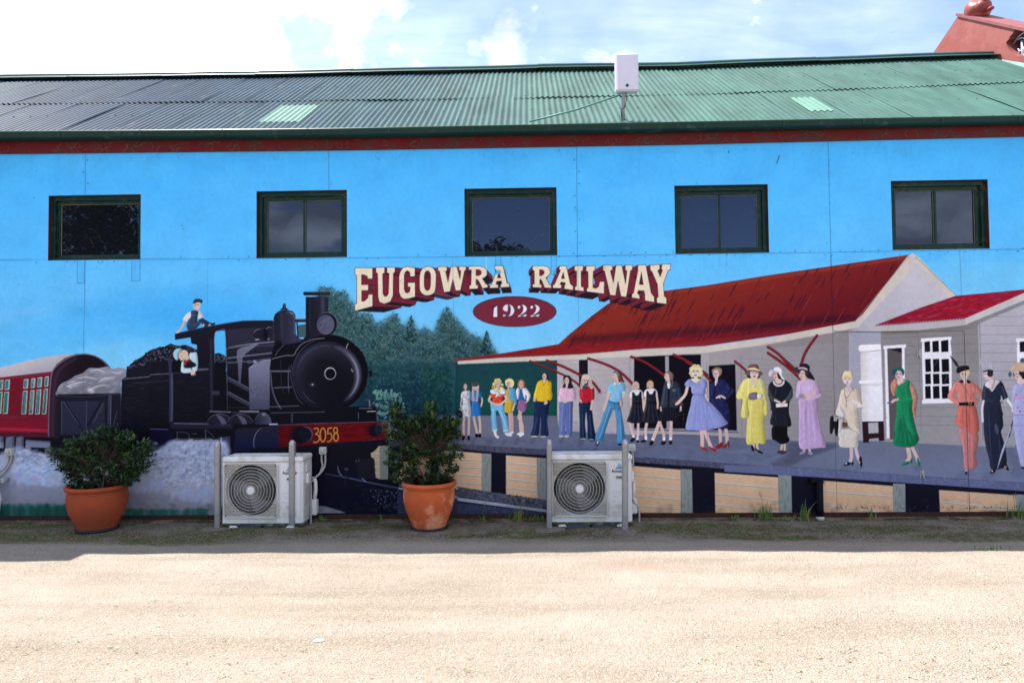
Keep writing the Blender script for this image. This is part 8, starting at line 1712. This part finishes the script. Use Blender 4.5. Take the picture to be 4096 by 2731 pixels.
    # side handle, vent panel, valve cover and lines on the right
    h = MB(); h.bbox(AW, AW+.012, .10, .19, z0+.57, z0+.66, .004); h.bbox(AW, AW+.035, .09, .20, z0+.44, z0+.56, .012); h.build('side_handle', M_ACW, r)
    h = MB(); h.bbox(AW, AW+.006, .07, .24, z0+.06, z0+.40, .003)
    for k in range(9): h.box(AW+.006, AW+.009, .085+.016*k, .091+.016*k, z0+.07, z0+.20)
    h.build('side_grille', M_ACG, r)
    v = MB(); v.bbox(AW, AW+.085, .22, .31, z0+.06, z0+.235, .012); v.build('valve_cover', M_ACW, r)
    pp = MB(); pp.tube([(AW+.05, .27, z0+.23), (AW+.06, .28, z0+.33), (AW+.055, .29, z0+.42), (AW+.04, .29, z0+.47)], .022, 10); pp.build('insulated_pipe', M_TAPE, r)
    return r
ac = ac_unit()
def place_ac(o, pxl, pyb, label):
    P = on_y(pxl, pyb, -.36); o.location = (P.x, -.36, 0.0); o['label'] = label; return P
place_ac(ac, 890.4, 2086, 'left hand white air conditioner, between the terracotta pots, its lettering half hidden by a post')
ac2 = copy_thing(ac, (0, 0, 0)); place_ac(ac2, 2203.5, 2089, 'right hand white air conditioner below the painted woman in flared jeans')
# isolators, each with its own conduit
def isolator(px, py, label, runs, w=.078, side=1):
    P = on_y(px, py, -.05); r = thing('isolator_switch', label, 'switch', (P.x, 0, P.z), 'weatherproof isolator switches on the wall')
    b = MB(); b.bbox(-w/2, w/2, -.062, -.001, -w*.52, w*.52, .006); bx = b.build('switch_box', mat('isolator_grey', shade((178, 184, 184)), .45, var=.06), r)
    k = MB(); k.lathe([(0, .012), (.027, .012), (.030, 0)], (0, 0, 0), 22); k.v = [(v[0], -.062-v[2], v[1]) for v in k.v]; k.bbox(-.028, .028, -.084, -.070, -.008, .008, .003)
    kn = k.build('rotary_knob', mat('isolator_knob', shade((150, 158, 156)), .4), bx); 
    for sx in (-1, 1):
        for sz in (-1, 1): s = MB(); s.ball((sx*w*.38, -.063, sz*w*.40), .004, .002, .004, 8, 4); s.build('screw', M_BLK, bx)
    for pts, rad in runs: 
        c = MB(); c.tube([Vector(q) for q in pts], rad, 10); c.build('conduit', M_PIPE, r)
def cr_(pts, n=5):
    q = smooth(np.array([p[:2] for p in pts]), False, n); y = np.interp(np.linspace(0, len(pts)-1, len(q)), range(len(pts)), [p[2] for p in pts]); return [(a[0], yy, a[1]) for a, yy in zip(q, y)]
isolator(1290, 1802, 'switch box right of the left hand air conditioner, on the black painted engine', [(cr_([(-.020, -.045, -.02), (-.018, -.12, -.02), (-.010, -.18, -.02), (-.035, -.26, -.04), (-.09, -.31, -.06), (-.125, -.36, -.09), (-.11, -.42, -.12), (-.10, -.7, -.16), (-.11, -.84, -.16), (-.17, -.9, -.16)]), .011), (cr_([(.022, -.045, -.02), (.024, -.14, -.02), (.0, -.22, -.03), (-.06, -.29, -.05), (-.10, -.30, -.10), (-.15, -.25, -.16), (-.19, -.21, -.2)]), .012)])
isolator(2528, 1790, 'switch box behind the top of the post right of the right hand air conditioner', [(cr_([(0.005, -.045, -.02), (.015, -.12, -.02), (.010, -.2, -.02), (-.02, -.25, -.04), (.010, -.33, -.06), (.0, -.37, -.1), (-.04, -.40, -.15)]), .012), (cr_([(-.04, -.52, -.2), (.0, -.60, -.14), (.045, -.66, -.12), (.06, -.76, -.12), (.045, -.86, -.14), (.0, -.90, -.16), (-.06, -.91, -.16)]), .011)])
isolator(33, 1808, 'switch box at the left edge of the wall on the painted smoke', [(cr_([(-.020, -.045, -.02), (-.022, -.10, -.02), (-.045, -.17, -.03), (-.10, -.22, -.04), (-.16, -.26, -.05), (-.4, -.33, -.05)]), .012), (cr_([(.018, -.045, -.02), (.012, -.10, -.02), (-.02, -.18, -.03), (-.08, -.25, -.04), (-.16, -.30, -.05), (-.4, -.38, -.05)]), .012)])
P = on_y(8, 1920, -.06); cl = MB(); cl.tube([(P.x-.3, -.06, P.z+.01), (P.x+.05, -.05, P.z)], .016, 10); cl.bbox(P.x+.0, P.x+.04, -.08, -.01, P.z-.03, P.z+.03, .006)
tag(cl.build('pipe_clamp', M_PIPE), 'grey pipe clamp under the switch box at the left edge', 'pipe clamp')
P = on_y(-10, 1960, -.12); du = MB(); du.tube([(P.x-.18, -.10, P.z+.05), (P.x-.02, -.12, P.z+.02), (P.x+.01, -.12, P.z-.10), (P.x-.03, -.12, P.z-.35)], .035, 12)
tag(du.build('duct', M_TAPE), 'short white wrapped duct at the very left edge', 'duct')

# padlock hanging on the door hasp
P = on_y(3377, 1682); pk = thing('padlock', 'small brown padlock on the hasp beside the painted woman in cream', 'padlock', (P.x, -.02, P.z))
b = MB(); b.bbox(-.026, .026, -.012, .012, -.066, -.018, .005); b.build('lock_body', mat('brass_brown', shade((96, 66, 44)), .45, metal=.4, var=.2, vscale=30), pk)
b = MB(); b.tube([(-.017, 0, -.02), (-.017, 0, .004), (-.010, 0, .014), (0, 0, .018), (.010, 0, .014), (.017, 0, .004), (.017, 0, -.02)], .004, 8); b.build('shackle', DM, pk)

# aerial on the roof
AY = .30
q0, q1 = on_y(2459, 224, AY), on_y(2552, 372, AY); base = on_y(2493, 497, AY); bx_, bz_ = (q0.x+q1.x)/2, (q0.z+q1.z)/2
an = thing('wireless_aerial', 'white rectangular aerial panel on a bent steel mast at the eave', 'aerial', (base.x, AY, roof_z(base.x, AY)))
o_ = Vector((base.x, AY, roof_z(base.x, AY)))
b = MB(); b.bbox(q0.x-o_.x, q1.x-o_.x, -.07, .05, q1.z-o_.z, q0.z-o_.z, .018); pn = b.build('panel', mat('aerial_white', shade((198, 200, 222)), .45, var=.03), an)
lc = MB(); cxx, czz = on_y(2509, 342, AY-.07).x-o_.x, on_y(2509, 342, AY-.07).z-o_.z; lc.lathe([(0, .012), (.012, .012), (.02, 0)], (0, 0, 0), 18); lc.v = [(cxx+v[0], -.07-v[2], czz+v[1]) for v in lc.v]; lc.build('lock', mat('dull_chrome', shade((70, 74, 84)), .3, metal=.6), pn)
b = MB(); mtop = on_y(2497, 374, AY); b.tube([(0, 0, -.05), (0, 0, .20), (.012, 0, .32), (.018, .0, .36), (mtop.x-o_.x, 0, mtop.z-o_.z+.06)], .021, 12); b.build('mast', M_GALV, an)
br0, br1 = on_y(2482, 380, AY), hit_roof(2118, 503); b = MB(); b.tube([br0-o_, (br0*.5+br1*.5)-o_, br1-o_+Vector((0, -.05, .03))], .011, 8); b.build('brace', mat('brace_green', (.11, .24, .21, 1), .45, metal=.2), an)
b = MB(); b.tube([(.03, -.01, mtop.z-o_.z), (.05, -.02, .3), (.02, -.02, .15), (-.03, -.02, .12), (-.02, -.01, .03)], .005, 6); b.build('cable', M_BLK, an)

# pots
M_TERRA = mat('terracotta', shade((172, 84, 50)), .85, var=.16, vscale=3.5, col2=shade((200, 140, 112)), c2amt=.3, c2scale=3.0, bump=.15, bscale=18)
M_TERRA2 = mat('terracotta_dull', shade((150, 68, 38)), .85, var=.2, vscale=3.0, col2=shade((132, 64, 44)), c2amt=.5, c2scale=2.4, bump=.15, bscale=18)
M_SOIL = mat('potting_soil', (.03, .02, .014, 1), .95, var=.4, vscale=30, bump=.8)
def pot(pxl, pxr, pyb, pytop, label, m):
    Rr = .318; yc = -.355; P = on_y((pxl+pxr)/2, 1945, yc); w = (pxr-pxl)/F_PX*(yc+DIST)/2*.955; H = on_y((pxl+pxr)/2, pytop, yc-.0).z
    r = thing('terracotta_pot', label, 'plant pot', (P.x, yc, .014), 'terracotta pots against the wall'); k = w/.325
    q = [(0, .0), (.195, .0), (.205, .03), (.23, .10), (.275, .22), (.302, .33), (.308, .40), (.300, .47), (.292, .51), (.298, .515), (.318, .522), (.327, .540), (.325, .562), (.312, .575), (.29, .572), (.278, .55), (.272, .50), (.27, .40)]
    b = MB(); b.smooth = True; b.lathe([(a*k, z*H/.575) for a, z in q], (0, 0, .008), 56, .006, int(pxl)); b.build('pot_wall', m, r)
    s = MB(); s.lathe([(0, .012), (.15, .006), (.283*k, .0)], (0, 0, H*.90), 40, .01); s.build('soil', M_SOIL, r)
    d = MB(); d.lathe([(.215*k, 0), (.22*k, .012), (.212*k, .03)], (0, 0, 0), 40); d.build('saucer', M_BLK, r, fixn=False)
    return P.x, yc, H, w
pot1 = pot(268.7, 513.6, 2123, 1944, 'left hand terracotta pot, smooth dark orange with a black base ring', M_TERRA2)
pot2 = pot(1602, 1831, 2112, 1930, 'right hand terracotta pot with a pale weathered rim', M_TERRA)
# shrubs
M_LEAF = [mat('leaf_dark', (.013, .034, .012, 1), .38, var=.3, vscale=14, spec=.4), mat('leaf_mid', (.022, .055, .014, 1), .38, var=.3, vscale=14, spec=.4), mat('leaf_new', (.060, .105, .020, 1), .45, var=.25, vscale=14, spec=.35)]
M_TWIG = mat('twig', (.07, .05, .035, 1), .8, var=.3, vscale=30)
def shrub(base, env, n_tw, label, seed, ls=.05, stems=9, newp=.10, upright=False):
    x0, y0, H = base; R = random.Random(seed); r = thing('potted_shrub', label, 'shrub', (x0, y0, H*.9), 'evergreen shrubs in the pots')
    lf, tw = MB(), MB()
    def leaf(p, d, s, mi):
        d = d.normalized(); up = Vector((0, 0, 1)); side = d.cross(up); side = side.normalized() if side.length > .05 else Vector((1, 0, 0)); nrm = side.cross(d).normalized()
        roll = R.uniform(-.6, .6); side = side*math.cos(roll)+nrm*math.sin(roll); nrm = side.cross(d).normalized(); w = s*R.uniform(.22, .30); c = s*.09
        lf.m = mi; P0 = p; V = [P0, P0+d*s*.35+side*w+nrm*c, P0+d*s*.72+side*w*.8+nrm*c*.6, P0+d*s-nrm*s*.06, P0+d*s*.72-side*w*.8+nrm*c*.6, P0+d*s*.35-side*w+nrm*c, P0+d*s*.4, P0+d*s*.72]
        lf.add(V, [(0, 1, 6), (1, 2, 7, 6), (2, 3, 7), (3, 4, 7), (4, 5, 6, 7), (5, 0, 6)])
    roots = [Vector((R.uniform(-.09, .09), R.uniform(-.07, .07), 0)) for _ in range(stems)]
    mids = []
    for q in roots:
        e = env(R, .55); m_ = q*.5+e*.5+Vector((0, 0, .04)); tw.tube([q, q*.7+m_*.3+Vector((R.uniform(-.01, .01), 0, .02)), m_], .009, 6, False, .005); mids.append(m_)
    for i in range(n_tw):
        tip = env(R, 1.0); m_ = min(mids, key=lambda a: (a-tip).length*R.uniform(.7, 1.3)); mid2 = m_*.45+tip*.55+Vector((R.uniform(-.03, .03), R.uniform(-.03, .03), R.uniform(-.02, .03)))
        if upright: mid2.z -= .02
        tw.tube([m_, mid2, tip], .0035, 4, False, .0015)
        seg = tip-mid2; dr = seg.normalized() if seg.length > .01 else Vector((0, 0, 1)); dr = (dr+Vector((0, 0, .5 if upright else .25))).normalized(); a = dr.orthogonal().normalized(); b2 = dr.cross(a)
        nl = R.randint(8, 13); ph = R.uniform(0, 6.28); new = R.random() < newp
        for j in range(nl):
            u = j/(nl-1); p = tip-seg*(.55*u) if seg.length < .25 else tip-dr*.13*u; th = ph+j*2.4; out_ = a*math.cos(th)+b2*math.sin(th); d = (dr*(.95-.75*u)+out_*(.45+.6*u)).normalized()
            leaf(p, d, ls*R.uniform(.65, 1.1)*(.72 if u < .2 else 1), (2 if new and u < .45 else 1 if R.random() < .45 else 0))
    tw.build('stem', M_TWIG, r, fixn=False); lf.build('foliage', M_LEAF, r, fixn=False)
k_ = F_PX
def env1(R, f):      # low spreading dome, a little lopsided
    for _ in range(200):
        a = R.uniform(0, 6.28); u = R.random()**.42; x = math.cos(a)*u*.59; z = .36+math.sin(a)*u*.33; y = R.uniform(-.26, .26)*(1-u*.5)
        if z < .02 or (z < .16 and abs(x) > .34+z*1.1): continue
        z += .05*math.sin(x*9+1)*f; x += .04
        if x > .3: z += (x-.3)*.25
        return Vector((x*f, y*f, max(.04, z*(.6+.4*f))))
    return Vector((0, 0, .3))
def env2(R, f):      # upright block of stems with pointed tips
    x = R.uniform(-.46, .40); tops = .80+.09*math.sin(x*15+1.2)+.05*math.sin(x*31)
    if abs(x) > .40: tops -= .10
    z = R.uniform(.02, tops)**1.0; 
    if R.random() < .35: z = tops*R.uniform(.85, 1.05)
    return Vector((x*f*(.82+.18*min(1, z*3)), R.uniform(-.2, .2)*f, max(.05, z*(.6+.4*f))))
shrub((pot1[0]+.02, pot1[1], pot1[2]), env1, 360, 'low spreading dark green shrub in the left hand pot, in front of the coal wagon', 5, .060, 12, .12)
shrub((pot2[0]-.03, pot2[1], pot2[2]), env2, 380, 'upright many-tipped green shrub in the right hand pot, beside the engine buffer', 6, .064, 11, .34, True)

# trees across the yard behind the camera: seen only as reflections in the windows
def tree(x, y, h, rw, label, seed, n):
    R = random.Random(seed); r = thing('gum_tree', label, 'tree', (x, y, 0), 'trees across the yard'); t = MB(); t.tube([(0, 0, 0), (.1, 0, h*.3), (-.1, .1, h*.6), (0, 0, h*.85)], .28, 10, True, .06)
    cl_ = [(Vector((R.gauss(0, rw*.42), R.gauss(0, rw*.42), h*R.uniform(.38, .98))), R.uniform(.5, 1.1)*rw*.36) for _ in range(26)]
    for c_, s_ in cl_[:14]: t.tube([(0, 0, h*.35), (c_*.5)+Vector((0, 0, h*.2)), c_], .07, 5, False, .02)
    t.build('trunk', M_TWIG, r, fixn=False); lf = MB()
    for i in range(n):
        c_, s_ = R.choice(cl_); v = Vector((R.gauss(0, 1), R.gauss(0, 1), R.gauss(0, .8))); v = v.normalized()*s_*R.random()**.4; p = c_+v; a = Vector((R.uniform(-1, 1), R.uniform(-1, 1), R.uniform(-1, 1))).normalized(); b_ = a.orthogonal().normalized(); q = R.uniform(.09, .2)
        lf.m = R.choice((0, 0, 1)); lf.add([p-a*q, p+b_*q*.5, p+a*q, p-b_*q*.5], [(0, 1, 2, 3)])
    lf.build('crown', M_LEAF[:2], r, fixn=False)
tree(-20.8, -24, 13.5, 5.0, 'tall dense tree across the yard, mirrored in the left window', 31, 14000)
tree(-2.4, -34, 9.5, 2.6, 'smaller round tree across the yard, mirrored low in the middle window', 32, 6000)
